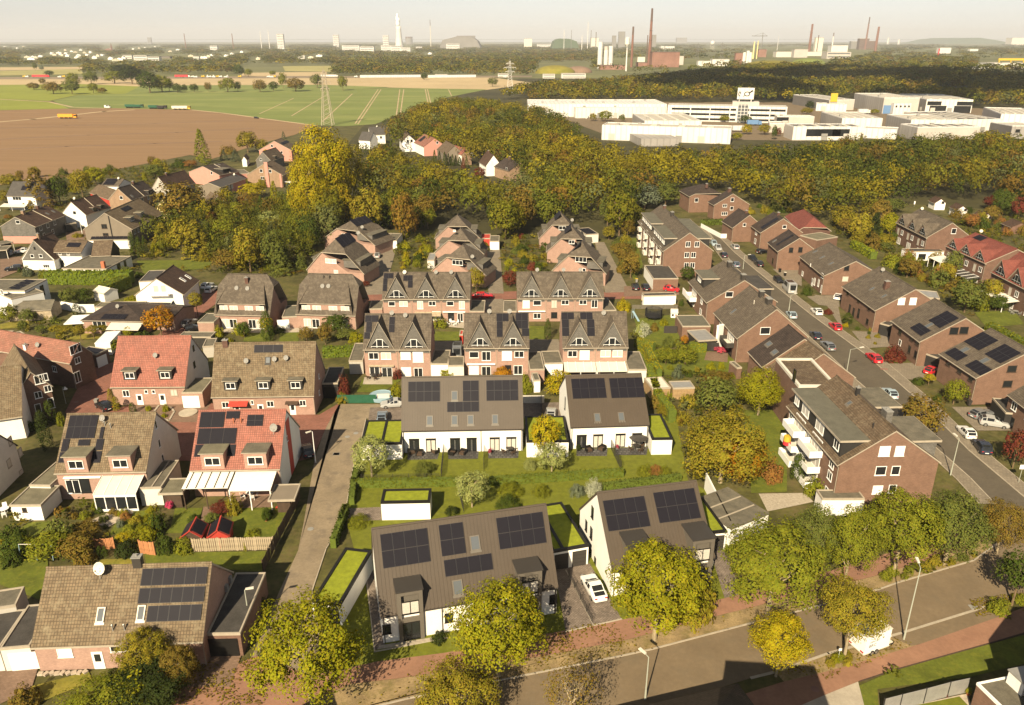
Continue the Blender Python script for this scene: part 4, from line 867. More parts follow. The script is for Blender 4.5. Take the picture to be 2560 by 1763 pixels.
def conservatory(h,pa,pb,depth,drop,m='polycarb',n=4,glassy=True):
 t=h.awning('F',pa,pb,depth,drop,m,posts=True,slats=0,name='conservatory_roof');z=t.location.z;w=(h.on('F',pb)-h.on('F',pa)).length
 for k in range(n+1):
  b=MB();x=w*k/n;b.hexa([(-.04,-depth,-drop+.005),(.04,-depth,-drop+.005),(.04,-.02,.005),(-.04,-.02,.005),(-.04,-depth,-drop+.07),(.04,-depth,-drop+.07),(.04,-.02,.07),(-.04,-.02,.07)]);ob('rafter',cch(('raf',depth,drop),lambda:b.mesh('rafter','white')),t,(min(max(x,.04),w-.04),0,0))
 if glassy:
  b=BX(0.05,-depth+.05,0,w-.05,-depth+.12,.35);b.box(.05,-depth+.05,z-drop-.45,w-.05,-depth+.12,z-drop-.1)
  for k in range(n+1):b.box(max(.02,w*k/n-.06),-depth+.04,.35,min(w-.02,w*k/n+.06),-depth+.13,z-drop-.1)
  ob('glass_front',b.mesh('conservatory_frame','white'),t,(0,0,-z));g=BX(.1,-depth+.07,.36,w-.1,-depth+.1,z-drop-.46);ob('pane',g.mesh('conservatory_glass','glass'),t,(0,0,-z))
 return t
conservatory(B1,cF(690,1050),cF(972,1046),3.4,.95)
B2=House('duplex_house','white gabled duplex with red tiled roof and dark solar panels beside the lane',cF(1275,1016),cF(1886,1006),4.4,cF(2003,718),cF(1630,608),'b_pink','t_red',verge='trim')
B2.solar(cF(1325,840),cF(1600,728),3,1).solar(cF(1340,728),cF(1520,620),2,1).solar(cF(1522,668),cF(1620,616),1,1).solar(cF(1660,718),cF(1778,640),2,2).solar(cF(1308,925),cF(1375,842),1,1).solar(cF(1530,920),cF(1592,840),1,1)
pdormer(B2,cF(1440,1006),3.1,2.5,'b_pink','felt2');pdormer(B2,cF(1728,1000),3.1,2.5,'b_pink','felt')
B2.dish(cF(1848,765),m='grey',size=1.3).pipe(cF(1575,695),cF(1625,695),m='terracotta')
ob('gable_cladding',(lambda b:(b.slab([(B2.x1+.03,B2.y0+.05,.1),(B2.x1+.03,B2.y1-.05,.1),(B2.x1+.03,B2.y1-.05,4.4),(B2.x1+.03,B2.D/2,B2.hr-.3),(B2.x1+.03,B2.y0+.05,4.4)],0,0,off=(-.05,0,0)),b.mesh('gable_cladding','r_white'))[1])(MB()),B2.o)
b=BX(B2.x1+.032,B2.D*.42,.1,B2.x1+.05,B2.D*.58,B2.hr-1.6);B2.part('gable_stripe',b,'paint_red');B2.win('R','w1',.6,.9,cF(1932,800))
B2.awning('F',cF(1278,1024),cF(1580,1020),3.4,.6,'awning',slats=5,postm='wood_dark',name='patio_roof')
B2.awning('F',cF(1590,1020),cF(1865,1018),3.9,.75,'awning',slats=0,postm='white')
B3=House('duplex_house','white gabled duplex with bright red tiled roof and two small dormers',cF(740,455),cF(1246,450),3.6,cF(1392,268),cF(1060,110),'b_pink','t_red',verge='trim')
for q in(cF(880,405),cF(1118,402)):B3.dormer(q,2.3,1.75,'clad','felt','w2')
B3.dish(cF(1050,262)).win('F','w2',1.25,1.2,cF(850,495)).win('F','g2',1.2,1.2,cF(1172,490)).win('F','w1',.55,.7,cF(985,483),cF(1035,483)).door('F',cF(940,520),1.1).door('F',cF(1093,515),1.1)
B3.win('R','d1',.7,1.1,cF(1302,190)).win('R','d1',.9,1.2,cF(1308,300))
ob('gable_cladding',(lambda b:(b.slab([(B3.x1+.02,B3.y0+.05,.1),(B3.x1+.02,B3.y1-.05,.1),(B3.x1+.02,B3.y1-.05,3.6),(B3.x1+.02,B3.D/2,B3.hr-.3),(B3.x1+.02,B3.y0+.05,3.6)],0,0,off=(-.04,0,0)),b.mesh('gable_cladding','r_pale'))[1])(MB()),B3.o)
B4=House('terraced_house','pink brick terrace with wide olive tiled roof and three small dormers',cF(1420,522),cF(2116,512),3.7,cF(2202,342),cF(1830,152),'b_pink','t_olive',verge='trim')
for q in(cF(1558,475),cF(1778,472),cF(1995,470)):B4.dormer(q,2.3,1.75,'clad','felt','w2')
B4.solar(cF(1712,222),cF(1908,167),3,1).skylight(.9,1.2,cF(1806,272),m='clad').dish(cF(1662,300),cF(1852,288),cF(1930,280)).chimney(.9,.7,.8,cF(1520,165))
B4.win('F','w2',1.2,1.1,cF(1520,572),cF(1822,565)).win('F','w1',.5,.8,cF(1700,555)).win('F','w2',1.1,1.1,cF(2040,560)).door('F',cF(1598,590),1.0).door('F',cF(1755,580),1.0).door('F',cF(1972,590),1.0)
B4.awning('F',cF(1545,548),cF(1672,545),1.1,.5,'paint_red',posts=False,name='porch_roof');B4.awning('F',cF(1925,548),cF(2010,545),.8,.25,'wood_dark',posts=False,name='porch_roof');B4.win('R','w1',.6,.9,cF(2148,380),cF(2150,490))
B5=House('gabled_house','brown brick house with faded pink tiled roof and a glazed gable, at the red court',cF(-60,200),cF(470,295),5.2,cF(560,212),cF(300,120),'b_brown','t_pink',verge='trim')
B5.win('R','w3',2.4,1.7,cF(508,195)).win('R','w2',1.2,1.2,cF(522,272)).win('R','w2',1.3,2.1,cF(523,385)).win('F','w2',1.0,1.2,cF(368,330)).dish(cF(258,190)).chimney(.6,.6,.7,cF(175,190),m='white')
B5b=House('gabled_house','hipped wing with faded red tiles at the far left, behind the pink roofed house',cF(-70,215),cF(180,215),5.0,7.5,cF(90,132),'b_brown','t_pink',q=0.02)
B6=House('gabled_house','brown brick house with olive tiles and glazed cross gable, near the left edge',cF(-120,690),cF(150,650),4.0,cF(300,400),cF(20,300),'r_white','t_olive',ridgez=10.0,verge='trim')
B6w=House('gabled_house','olive tiled gable wing with tall triangular windows over the red court',cF(8,306),cF(110,504),5.6,cF(378,480),cF(245,310),'b_brown','t_olive',verge='trim',ridgez=9.0)
B6w.win('R','w2',1.5,1.6,cF(265,400)).win('R','w2',1.1,1.2,cF(258,505),cF(322,462)).win('R','w1',.9,1.9,cF(258,600),cF(345,560)).win('R','w1',.9,1.3,cF(302,385))
B7=House('duplex_house','tall white gabled house with closed shutters at the left edge',cF(-520,1092),cF(-125,1077),4.4,cF(285,838),cF(62,735),'r_pale','t_olive',verge='clad')
B7.win('R','g1',1.0,1.3,cF(68,815),cF(135,890),cF(60,965),cF(145,1035))
Flat('extension','grey felt roofed side extension between the white gable and the solar duplex',cF(198,1115),cF(338,1118),2.8,cF(420,960),'r_pale','felt2',cat='extension')
sh=Flat('garden_shed','white garden shed with sloping olive felt roof and one small window',cF(62,1252),cF(275,1250),2.4,cF(370,1118),'r_white','felt2',cat='shed',ov=.12);sh.win('F','b1',.6,.7,cF(165,1280))
Flat('garage','dark felt garage between the solar duplex and the red roofed duplex',cF(935,1135),cF(1085,1130),2.8,cF(1278,945),'r_pale','felt',cat='garage',split=(.55,))
cp=Flat('carport','tan felt canopy beside the white glass patio roof',cF(1065,1175),cF(1230,1170),2.5,cF(1280,1068),'wood_dark','felt2',cat='canopy',ov=.5)
G8=[o for o in COL.objects if o.name.startswith('garage')][-1]
Flat('canopy','pale pink corrugated canopy in front of the white lane side garage',cF(1805,1220),cF(1985,1215),2.5,cF(2005,1108),'wood_dark','r_taupe',cat='canopy',ov=.9)
g=Flat('garage','small white fronted garage with olive roof between the two upper duplexes',cF(1225,492),cF(1362,490),2.9,cF(1420,392),'b_pink','felt2');g.door('F',cF(1290,560),2.9,2.3,'white',name='garage_door_or_opening')
g=Flat('garage','dark roofed garage with open front right of the three dormer terrace',cF(2170,430),cF(2275,428),2.9,cF(2318,320),'clad','feltd');g.door('F',cF(2222,480),2.4,2.2,'black',name='garage_door_or_opening')  # no door here: black panel paints the shade inside the open front
g=Flat('garage','brown brick garage with white up and over door at the red court',cF(648,235),cF(728,200),2.8,cF(640,165),'b_brown','solar',cat='garage');g.door('F',cF(685,260),2.4,2.2,'white',name='garage_door_or_opening')
B8=House('bungalow','wide pink brick bungalow with tiled roof and big solar field, bottom left',cG(195,928),cG(1306,888),3.3,cG(1482,437),cG(800,396),'b_pink','t_olive',verge='trim',th=.25)
B8.solar(cG(905,530),cG(1342,404),6,1).solar(cG(888,645),cG(1325,530),6,1).solar(cG(942,762),cG(1305,645),5,1).dish(cG(652,470),m='owhite',size=1.5).skylight(.85,1.5,cG(650,715),cG(910,702),m='owhite').pipe(cG(728,815),cG(803,812),m='zinc')
B8.win('F','s1',1.5,1.25,cG(418,955)).door('F',cG(625,970),1.1,2.2).win('F','w1',1.1,.9,cG(745,930)).win('F','w1',.8,.9,cG(820,925)).chimney(.9,.7,.9,cG(890,385),m='anthr')
for k in range(9):
 b=BX(-.25,-.22,0,.25,.2,.22);p=B8.on('F',cG(275+k*36,1062));ob('stone',cch('stone',lambda:b.mesh('stone','stone')),B8.o,(p.x,B8.y0-.5-.05*(k%2),0),(0,0,k*1.1))
g=Flat('garage','dark felt garage with open black front, between the bungalow and the lane',cG(1335,840),cG(1546,836),2.9,cG(1700,446),'b_brown','feltd');g.door('F',cG(1435,905),3.2,2.3,'black',name='garage_door_or_opening')  # black sheet in the open front, its inner shade put into the colour
for q in(cG(1475,505),cG(1452,560)):
 c=g.loc(P(*q,2.95));b=BX(-.35,-.25,0,.35,.25,.8);g.part('air_conditioner',b,'zinc',(c.x,c.y,2.95))
g=Flat('garage','dark felt garage with white door, left end of the bungalow',cG(0,935),cG(190,918),2.9,cG(258,650),'r_pale','feltd');
g2=Flat('garage','dark felt garage cut by the left edge beside the bungalow',cG(-200,950),cG(-8,935),2.85,cG(60,690),'r_pale','feltd')
g.door('F',cG(150,990),2.7,2.2,'white',name='garage_door_or_opening')
Flat('outbuilding','grey rendered outbuilding with round dish behind the bungalow garages',cG(-120,690),cG(100,655),3.6,cG(130,540),'r_grey','felt',cat='outbuilding')
for lab,A,B,D,rg,m in(('brown red playhouse with two dark solar panels, left of the pair',cG(1160,213),cG(1300,218),cG(1345,128),cG(1245,150),'wood_dark'),('bright red playhouse with two blue framed solar panels, right of the pair',cG(1332,212),cG(1480,212),cG(1506,115),cG(1420,140),'paint_red')):
 a=P(*A,1.7);q=P(*B,1.7);dd=P(*D,1.7);r=(q-a).length;e=dd-q;q2=q+e
 h=House('playhouse',lab,(q.x,q.y,0),(q2.x,q2.y,0),1.7,r,None,m,'paint_red',ridgez=2.75,ov=.25,og=.15,th=.08,cat='playhouse',gutter=False,group=None)
 h.solar_uv(.25,.2,h.L-.25,h.D/2/cos(h.ang)-.15,1,1,.05)
 me=panel_mesh(h.L-.5,h.D/2/cos(h.ang)-.35);ob('solar_panel',me,h.o,(h.L/2,h.D-(h.D/4),(1.7+2.75)/2+.06),(-h.ang,0,0))
def plank_fence(label,line,h,m,w=.14,gap=.03,step=2.0,lean=.0,postm=None,group=None,cat='fence'):
 q=[P(p)for p in line];o=thg('plank_fence',label,cat,(q[0].x,q[0].y,0),0,group);rr=random.Random(3);o0=q[0]
 for a,c in zip(q[:-1],q[1:]):
  d=c-a;L=d.length;rz=atan2(d.y,d.x);n=int(L/(w+gap))
  for i in range(n):
   p=a+d*((i+.5)/n)-o0;b=BX(-w/2,-.012,.08,w/2,.012,h);ob('plank',cch(('plank',w,h,m),lambda:b.mesh('plank',m)),o,(p.x,p.y,rr.uniform(-.04,.05)),(rr.uniform(-.02,.02),0,rz+rr.uniform(-.12,.12)))
  k=max(1,round(L/step))
  for i in range(k+1):p=a+d*(i/k)-o0;b=BX(-.05,.02,0,.05,.12,h+.06);ob('post',cch(('ppost',h,postm or m),lambda:b.mesh('post',postm or m)),o,(p.x,p.y,0),(0,0,rz))
  for z in(.35,h-.3):b=BX(0,.016,z,L,.05,z+.09);ob('rail',b.mesh('rail',postm or m),o,tuple(a-o0),(0,0,rz))
 return o
plank_fence('weathered pale plank fence below the playhouses',pts(cG,1245,310,1410,306,1765,298),2.0,'wood_grey',.2,.05)
plank_fence('orange stained plank screen left of the round dark bush',pts(cG,618,300,740,292),1.7,'woodo');plank_fence('orange stained plank screen right of the round dark bush',pts(cG,905,320,1000,335),2.0,'woodo')
plank_fence('dark plank boundary fence along the lane behind the gardens',pts(cG,1700,440,1770,290,1890,60,1935,-40),1.8,'wood_dark',.3,.02)
def wrun(name,label,line,h,w,m,cat='wall',capm=None,seg=2.5):
 q=[P(p)for p in line];o=thg(name,label,cat,(q[0].x,q[0].y,0))
 for a,c in zip(q[:-1],q[1:]):
  d=c-a;L=d.length;rz=atan2(d.y,d.x);n=max(1,round(L/seg))
  for i in range(n):
   b=BX(0.004,-w/2,0,L/n-.004,w/2,h);p=a+d*(i/n)-q[0];ob('panel',cch((name,h,w,m,rnd(L/n,.02)),lambda:b.mesh('wall_panel',m)),o,(p.x,p.y,0),(0,0,rz))
 return o
wrun('garden_wall','cream fence panels of the garden between the houses',pts(cH,1252,330,1392,330),1.5,.1,'owhite',cat='fence')
wrun('windbreak','green fabric fence behind the silver saloon',pts(cH,62,330,312,328),1.6,.05,'plasg',cat='fence')
wrun('garden_fence','pale slatted fence panel beside the green fabric fence',pts(cH,318,320,398,318),1.5,.08,'owhite',cat='fence')
wrun('garden_wall','white boundary wall of the grey garages beside the front duplex',[(1762,1222),(1822,1345)],2.6,.2,'r_white')
b=MB();b.lathe([(2.1,.1),(2.2,.75),(2.12,.78),(2.05,.7)],18);p=P(cH(345,300));o=tag(ob('paddling_pool',b.mesh('paddling_pool','plasb'),None,(p.x,p.y,0)),'pale blue covered round pool behind the silver saloon','pool')
# middle estate
for lab,A,B,rg in(('half hipped pink brick duplex with wide shed dormer and two dishes, left of the pair',cC(1440,1042),cC(1818,1050),cC(1660,770)),('half hipped pink brick duplex with wide shed dormer, right of the pair',cC(1990,1040),(889,790),cC(2180,768))):
 h=House('duplex_house',lab,A,B,3.4,12.0,rg,'b_pink','t_grey',q=.72,verge='trim')
 k=h.L/12;u=h.L/2;y0=h.D*.03
 b=MB();w1,w2=h.L*.92,h.L*.68;za=h.he+2.5;yb=h.D*.4;zb=h.he+yb*h.sl;yw=.75
 b.hexa([(u-w2*.46,yw,h.he-.2),(u+w2*.46,yw,h.he-.2),(u+w2*.46,yb,zb-.8),(u-w2*.46,yb,zb-.8),(u-w2*.46,yw,za-.12),(u+w2*.46,yw,za-.12),(u+w2*.46,yb,zb-.3),(u-w2*.46,yb,zb-.3)])
 d=h.part('dormer',b,['b_pink']);r=MB();r.slab([(u-w1*.47,.45,za-.05),(u+w1*.47,.45,za-.05),(u+w2*.46,yb,zb+.05),(u-w2*.46,yb,zb+.05)],.14,0,1);ob('dormer_roof',r.mesh('dormer_roof',['t_grey','trim']),d)
 r=MB()
 for s in(-1,1):
  r.slab([(u+s*w1*.49,.05,h.he+.06),(u+s*w2*.46,yb,zb+.03),(u+s*w1*.47,.1,za-.06)]if s<0 else[(u+s*w1*.47,.1,za-.06),(u+s*w2*.46,yb,zb+.03),(u+s*w1*.49,.05,h.he+.06)],.1)
 ob('dormer_cheek',r.mesh('dormer_cheek','t_grey'),d)
 for f in(-.33,-.15,.12,.32):wob('c2',h.L*.14,1.3,d,(u+f*h.L,yw-.02,h.he+1.25),(0,0,0),deep=False)
 for f in(.18,.32,.66,.8):h.winrow('F','c2',1.6,2.1,1.25,(h.L*f,))if f in(.18,.8)else h.winrow('F','w2',1.7,2.1,1.25,(h.L*f,))
 h.dish(*(pts(cC,1597,885,1670,888)if 'left' in lab else pts(cC,2175,872,2215,872)),size=1.1)
 if 'left' in lab:h.chimney(.7,.6,1.2,cC(1665,828),m='b_dark')
 else:h.pipe(cC(2182,800),cC(2222,800),m='dmetal')
def grow(label,A,B,he,rg,n,base_wall,D=9.0,upper=(),ground=(),roof='t_grey',gz=None,group=None,name='terraced_house',gmat='slatec',wallside=None,gw=.86):
 h=House(name,label,A,B,he,D,rg,base_wall,roof,verge='trim',group=group)
 w=h.L/n;za=h.hit((sum(q[0]for q in(A,B))/2,gz),(0,h.y0,0),(0,1,0)).z
 for i in range(n):h.gablet(w*(i+.5),w*gw*1.06,za,roof,gmat,zb=h.he-.35,tw=w*.52)
 for i in range(1,n):
  b=TB((w*i,h.y0-.06,0),(w*i,h.y0-.06,he-.3),.05,.05,5);h.part('downpipe',b,'trim')
 return h
C2a=grow('pink brick terrace of three steep gables behind, left row, with solar panels',cD(553,692),cD(1122,692),5.6,cD(840,518),3,'b_pink',gz=cD(0,545)[1])
C2a.solar(cD(565,558),cD(628,524),2,1).solar(cD(558,640),cD(590,558),1,2).solar(cD(690,574),cD(752,538),2,1).solar(cD(720,618),cD(752,574),1,1).dish(cD(700,535),m='owhite').dish(cD(902,535),cD(1000,535))
C2a.win('F','w1',1.5,1.15,cD(617,720)).win('F','c2',1.9,1.2,cD(692,720)).win('F','c2',1.3,1.9,cD(800,728)).win('F','w2',1.6,1.1,cD(877,718)).win('F','w1',1.6,1.1,cD(993,718)).win('F','c2',1.3,1.9,cD(1068,728)).win('F','s1',1.9,2.1,cD(905,797)).win('F','d2',1.4,2.0,cD(998,803)).win('F','w2',1.3,2.0,cD(1058,808))
C2a.awning('F',cD(945,770),cD(1090,768),.4,.1,'white',posts=False,name='awning_box');C2a.awning('F',cD(765,772),cD(935,772),1.6,.5,'wood_grey',posts=False)
C2b=grow('pink brick terrace of three steep gables behind, right row, without panels',cD(1422,688),cD(1985,686),5.6,cD(1700,516),3,'b_pink',gz=cD(0,537)[1])
C2b.win('F','s1',1.6,1.9,cD(1482,722)).win('F','w1',1.8,1.2,cD(1553,714)).win('F','g2',1.3,1.9,cD(1662,722)).win('F','w2',1.7,1.1,cD(1733,711),cD(1848,710)).win('F','w2',1.4,1.9,cD(1922,720)).win('F','w2',1.7,1.3,cD(1553,798)).win('F','d2',1.4,1.4,cD(1662,793)).dish(cD(1553,520),cD(1722,520),cD(1830,520))
C2b.awning('F',cD(1432,765),cD(1605,765),.4,.1,'white',posts=False,name='awning_box')
C3=[]
for lab,A,B,rg,sol,ws in(('pink brick duplex of two steep gables, left of three, solar at its left verge',cD(430,1016),cD(868,1016),cD(660,786),((444,838,532,795,2,1),(450,905,490,838,1,1),(438,947,478,905,1,1),(597,905,638,805,1,2)),((1500,1056,'w2',0),)),('pink brick duplex of two steep gables, middle of three, solar at its right',cD(1080,1007),cD(1503,1005),cD(1290,782),((1290,835,1368,783,2,1),(1292,935,1330,835,1,2),(1415,880,1492,780,2,2),(1455,930,1502,880,1,1)),()),('pink brick duplex of two steep gables, right of three, with awnings below',cD(1716,1005),cD(2142,1002),cD(1910,773),((1708,822,1788,778,2,1),(1714,930,1756,822,1,2),(1830,822,1908,776,2,1),(1876,930,1920,822,1,2)),())):
 h=grow(lab,A,B,5.6,rg,2,'b_pink',name='duplex_house',gz=cD(0,832)[1]);C3.append(h)
 for x0,y0,x1,y1,nx,ny in sol:h.solar(cD(x0,y0),cD(x1,y1),nx,ny)
C3[0].win('F','w2',1.9,1.4,cD(500,1056)).win('F','c2',1.9,1.4,cD(580,1056)).win('F','s1',1.9,1.5,cD(706,1055)).win('F','s1',2.0,2.1,cD(786,1063)).win('F','w2',1.9,1.8,cD(507,1155)).win('F','w2',2.0,2.1,cD(587,1162)).win('F','s1',1.9,1.9,cD(710,1158)).win('F','w2',1.7,1.9,cD(788,1162)).dish(cD(618,800),cD(705,815));C3[0].awning('F',cD(468,1115),cD(632,1112),.5,.15,'wood_grey',posts=False)
C3[1].win('F','w1',1.8,1.3,cD(1146,1048)).win('F','w2',1.7,1.9,cD(1225,1056)).win('F','s1',1.9,1.9,cD(1358,1054)).win('F','w2',1.8,1.3,cD(1437,1045)).win('F','s1',1.9,2.0,cD(1145,1150)).win('F','w2',1.8,1.9,cD(1225,1152)).win('F','w2',1.7,1.9,cD(1430,1146)).win('F','d1',1.2,1.6,cD(1365,1140)).dish(cD(1245,790),cD(1375,790));C3[1].awning('F',cD(1100,1105),cD(1283,1103),.4,.1,'white',posts=False,name='awning_box')
C3[2].win('F','w2',1.8,1.3,cD(1780,1042)).win('F','s1',1.9,1.9,cD(1858,1050)).win('F','c2',1.9,1.4,cD(1993,1040),cD(2070,1040)).dish(cD(1980,800));C3[2].awning('F',cD(1722,1096),cD(1925,1094),3.2,.7,'polycarb',slats=4,name='patio_roof');C3[2].awning('F',cD(1928,1094),cD(2140,1092),3.2,.7,'polycarb',slats=4,name='patio_roof')
def stepd(label,apex,le,re,he,D,sol=None,win=None,wall='b_pink',roof='t_grey',style='w3'):
 l=P(*le,he);r=P(*re,he);d=(r-l);d.z=0;w=d.length;n=Vector((-d.y,d.x,0))/w
 A=l+n*D
 pl=(l+r)/2+n*(.42*w/2*1.05);rr=ray(*apex);t=(pl-CAMP).dot(n)/rr.dot(n);ap=CAMP+rr*t
 return House('terraced_house',label,(A.x,A.y,0),(l.x,l.y,0),he,w,None,wall,roof,ridgez=ap.z,q=.58,ov=.3,og=.25,verge='trim')
cols=[]
for lab,ap,le,re,he,D,wins in(('last house of the left stepped column, dark panels on its roof',cD(352,165),cD(172,300),cD(510,345),3.3,10,[(318,280,'c3',2.6,1.1)]),('front house of the left stepped column, two solar blocks on its right slope',cD(300,285),cD(66,500),cD(440,530),3.3,10,[(225,445,'c3',3.2,1.2),(258,515,'c2',1.2,1.0)]),('hindmost house of the middle stepped column',cD(1040,150),cD(892,300),cD(1188,300),3.3,8,[]),('second house of the middle stepped column, white dish on its gable',cD(1050,235),cD(890,390),cD(1212,400),3.3,8,[(1020,250,'c1',.8,.6)]),('front house of the middle stepped column, arched window in its gable',cD(1040,335),cD(870,505),cD(1226,540),3.3,8,[(1040,455,'w3',3.0,1.3)]),('hindmost house of the right stepped column, arched window in its gable',cD(1700,135),cD(1563,300),cD(1850,300),3.3,8,[(1715,232,'w2',2.2,1.2)]),('second house of the right stepped column',cD(1775,222),cD(1612,385),cD(1930,390),3.3,8,[(1775,322,'w2',1.6,1.1)]),('front house of the right stepped column, dark panels on its left slope',cD(1822,320),cD(1648,505),cD(2000,530),3.3,8,[(1835,435,'w3',3.0,1.4),(1855,502,'w1',.9,.9)])):
 h=stepd(lab,ap,le,re,he,D);cols.append(h)
 for x,y,st,w,ht in wins:h.win('R',st,w,ht,cD(x,y))
 for sgn in(0,1):
  v0=h.yr*.18;y0=v0 if not sgn else h.D-v0
  b=MB();z0=h.he+v0*h.sl
  b.box(1.2,min(y0,h.yr*.75)if not sgn else h.D-h.yr*.75,z0-.5,h.L-1.2,h.yr*.75 if not sgn else y0,z0+1.5);d=h.part('dormer',b,'slatec');r=BX(1.0,(v0-.3)if not sgn else h.D-h.yr*.8,z0+1.503,h.L-1.0,h.yr*.8 if not sgn else y0+.3,z0+1.65);ob('dormer_roof',r.mesh('dormer_roof','felt'),d)
def back_panels(h,n=3,m=2,x0=.12,x1=.9,y0=.35,y1=.9,side='b'):
 s=-1 if side=='b' else 1;W_=h.L*(x1-x0)/n;sl=h.yr/cos(h.ang);H_=sl*(y1-y0)/m;me=panel_mesh(W_-.05,H_-.05)
 for i in range(n):
  for j in range(m):
   v=(y0+(y1-y0)*(j+.5)/m)*sl;y=v*cos(h.ang);z=h.he+v*sin(h.ang)+.12
   ob('solar_panel',me,h.o,(h.L*x0+W_*(i+.5),h.D-y if side=='b' else y,z),((-h.ang if side=='b' else h.ang),0,0))
for i,sd in((1,'b'),(0,'b'),(7,'f'),(5,'f'),(6,'f')):back_panels(cols[i],3,1,.1,.9,.72,.98,sd)
for i,q in((0,cD(425,225)),(2,cD(1128,225)),(5,cD(1778,180)),(4,cD(1135,415)),(1,cD(400,262))):
 c=cols[i];p=c.hit(q,(0,c.D*.72,0),(0,1,0));ob('satellite_dish',dish_mesh('grey'),c.o,p,(R(-25),0,-c.rz),1.1)
def fg(label,A,B,D,h=2.7,wall='r_white',roof='felt',door=None,cat='garage',c=cD,**k):
 g=Flat('garage' if cat=='garage' else cat.replace(' ','_'),label,c(*A),c(*B),h,c(*D)if isinstance(D,tuple)else D,wall,roof,cat=cat,**k)
 if door:g.winrow('F','d1',1,1,1,());g.door('F',c(*door),min(2.6,g.L*.85),2.1,'white',name='garage_door_or_opening')
 return g
fg('double white garage behind the left stepped column',(510,312),(648,314),(662,268),split=(.5,),door=(545,340))
fg('small white garage with flat roof behind the middle column',(1248,318),(1308,318),(1308,282))
fg('white carport with solar roof behind the right column',(1868,275),(1948,270),(1935,228),roof='solar',wall='r_pale',h=2.8)
fg('felt roofed garage between the left three gable duplex and its neighbour',(868,1108),(978,1108),(980,1020),2.7,'r_white')
fg('grey felt garage in front of the parked van, middle duplex',(980,1120),(1080,1118),(1075,1060),2.7,'r_pale')
fg('felt garage left of the right gabled duplex',(1505,1145),(1600,1143),(1590,1030),2.7,'b_pink');fg('white fronted felt garage with a dish by the right gabled duplex',(1600,1105),(1718,1102),(1690,1025),2.7,'r_white')
fg('dark felt garage at the right end of the gabled duplex row',(2140,1145),(2258,1145),(2228,1030),2.7,'r_pale');fg('small felt garage left of the first gabled duplex',(340,1090),(430,1088),(435,975),2.7,'r_grey','felt')
fg('felt garage beside the red car and left gabled terrace',(1120,770),(1212,770),(1215,700),2.7,'b_pink');fg('felt garage left of the right gabled terrace',(1335,770),(1420,770),(1420,700),2.7,'b_pink');fg('dark felt garage right of the right gabled terrace',(1980,765),(2062,762),(2040,685),2.7,'b_pink');fg('felt garage left of the left gabled terrace',(470,755),(555,753),(558,700),2.7,'b_pink')
fg('brick garage with felt roof left of the half hipped duplex',(1330,1095),(1440,1095),(1460,1035),2.7,'b_pink','felt3',c=cC);fg('brick garage with felt roof between the half hipped duplexes',(1900,1060),(2010,1055),(2020,980),2.7,'b_pink','felt3',door=(1910,1110),c=cC)
fg('dark roofed carport behind the red tiled duplex',(1200,1195),(1420,1195),(1430,1160),2.6,'clad','felt',cat='carport',c=cC,ov=.2);fg('small felt garage with pitched gable behind the red duplex',(1365,1260),(1440,1255),(1420,1205),2.4,'r_grey','felt',cat='shed',c=cC)
fg('small grey glass lean-to shed by the middle stepped column',(845,440),(890,440),(890,395),2.3,'r_pale','zinc',cat='shed');fg('red garden hut behind the middle stepped column',(1190,300),(1250,300),(1250,272),2.3,'paint_red','paint_red',cat='shed')
fg('tiny white shed between the new houses and the gabled row',(1533,1215),(1573,1213),(1572,1165),2.4,'r_white','felt3',cat='shed');fg('narrow red garden cabinet on the shaded lawn',(1052,920),(1075,920),(1075,892),2.2,'paint_red','paint_red',cat='shed')
fg('tan flat roofed summerhouse behind the rear duplex garden',(165,1235),(270,1228),(240,1165),2.3,'wood','owhite',cat='shed',c=cE);fg('grey flat roofed garden hut next to the tan summerhouse',(285,1232),(410,1228),(400,1188),2.2,'wood','zinc',cat='shed',c=cE)
# the brick houses along the right hand street
def H2(lab,A,B,he,D,rg,c=cE,wall='b_red',roof='t_grey',verge='trim',name='brick_house',**k):
 return House(name,lab,c(*A),c(*B),he,c(*D)if isinstance(D,tuple)else D,c(*rg),wall,roof,verge=verge,**k)
D1=H2('long brown brick apartment house with balconies and flat dormers, far left of the street',(80,262),(225,437),7.2,(524,437),(385,330),name='apartment_house')
D1.win('R','w2',1.3,1.5,cE(371,396),cE(423,396),cE(364,458),cE(402,458),cE(362,518),cE(396,518))
def fdor(h,x0,x1,y0,ht,roof='felt',wall='clad',wins=(),back=False,mk='w2'):
 z0=h.he+y0*h.sl;yb=h.yr*.93;zt=z0+ht;b=MB()
 if back:Y=lambda y:h.D-y
 else:Y=lambda y:y
 def bx(b,xa,ya,za,xb,yb_,zb):b.box(xa,min(Y(ya),Y(yb_)),za,xb,max(Y(ya),Y(yb_)),zb)
 bx(b,x0,y0,z0-.3,x1,yb,zt);o=h.part('dormer',b,wall);r=MB();bx(r,x0-.3,y0-.4,zt+.003,x1+.3,yb+.2,zt+.16);ob('dormer_roof',r.mesh('dormer_roof',roof),o)
 r=MB();bx(r,x0-.34,y0-.44,zt-.1,x1+.34,y0-.402,zt+.2);bx(r,x1+.302,y0-.4,zt-.1,x1+.34,yb+.2,zt+.2);ob('roof_edge',r.mesh('roof_edge','trim'),o)
 for u,w,hh,st in wins:wob(st,w,hh,o,(u,Y(y0)-.02 if not back else Y(y0)+.02,z0+ht*.52),(0,0,0 if not back else pi),deep=False)
 return o
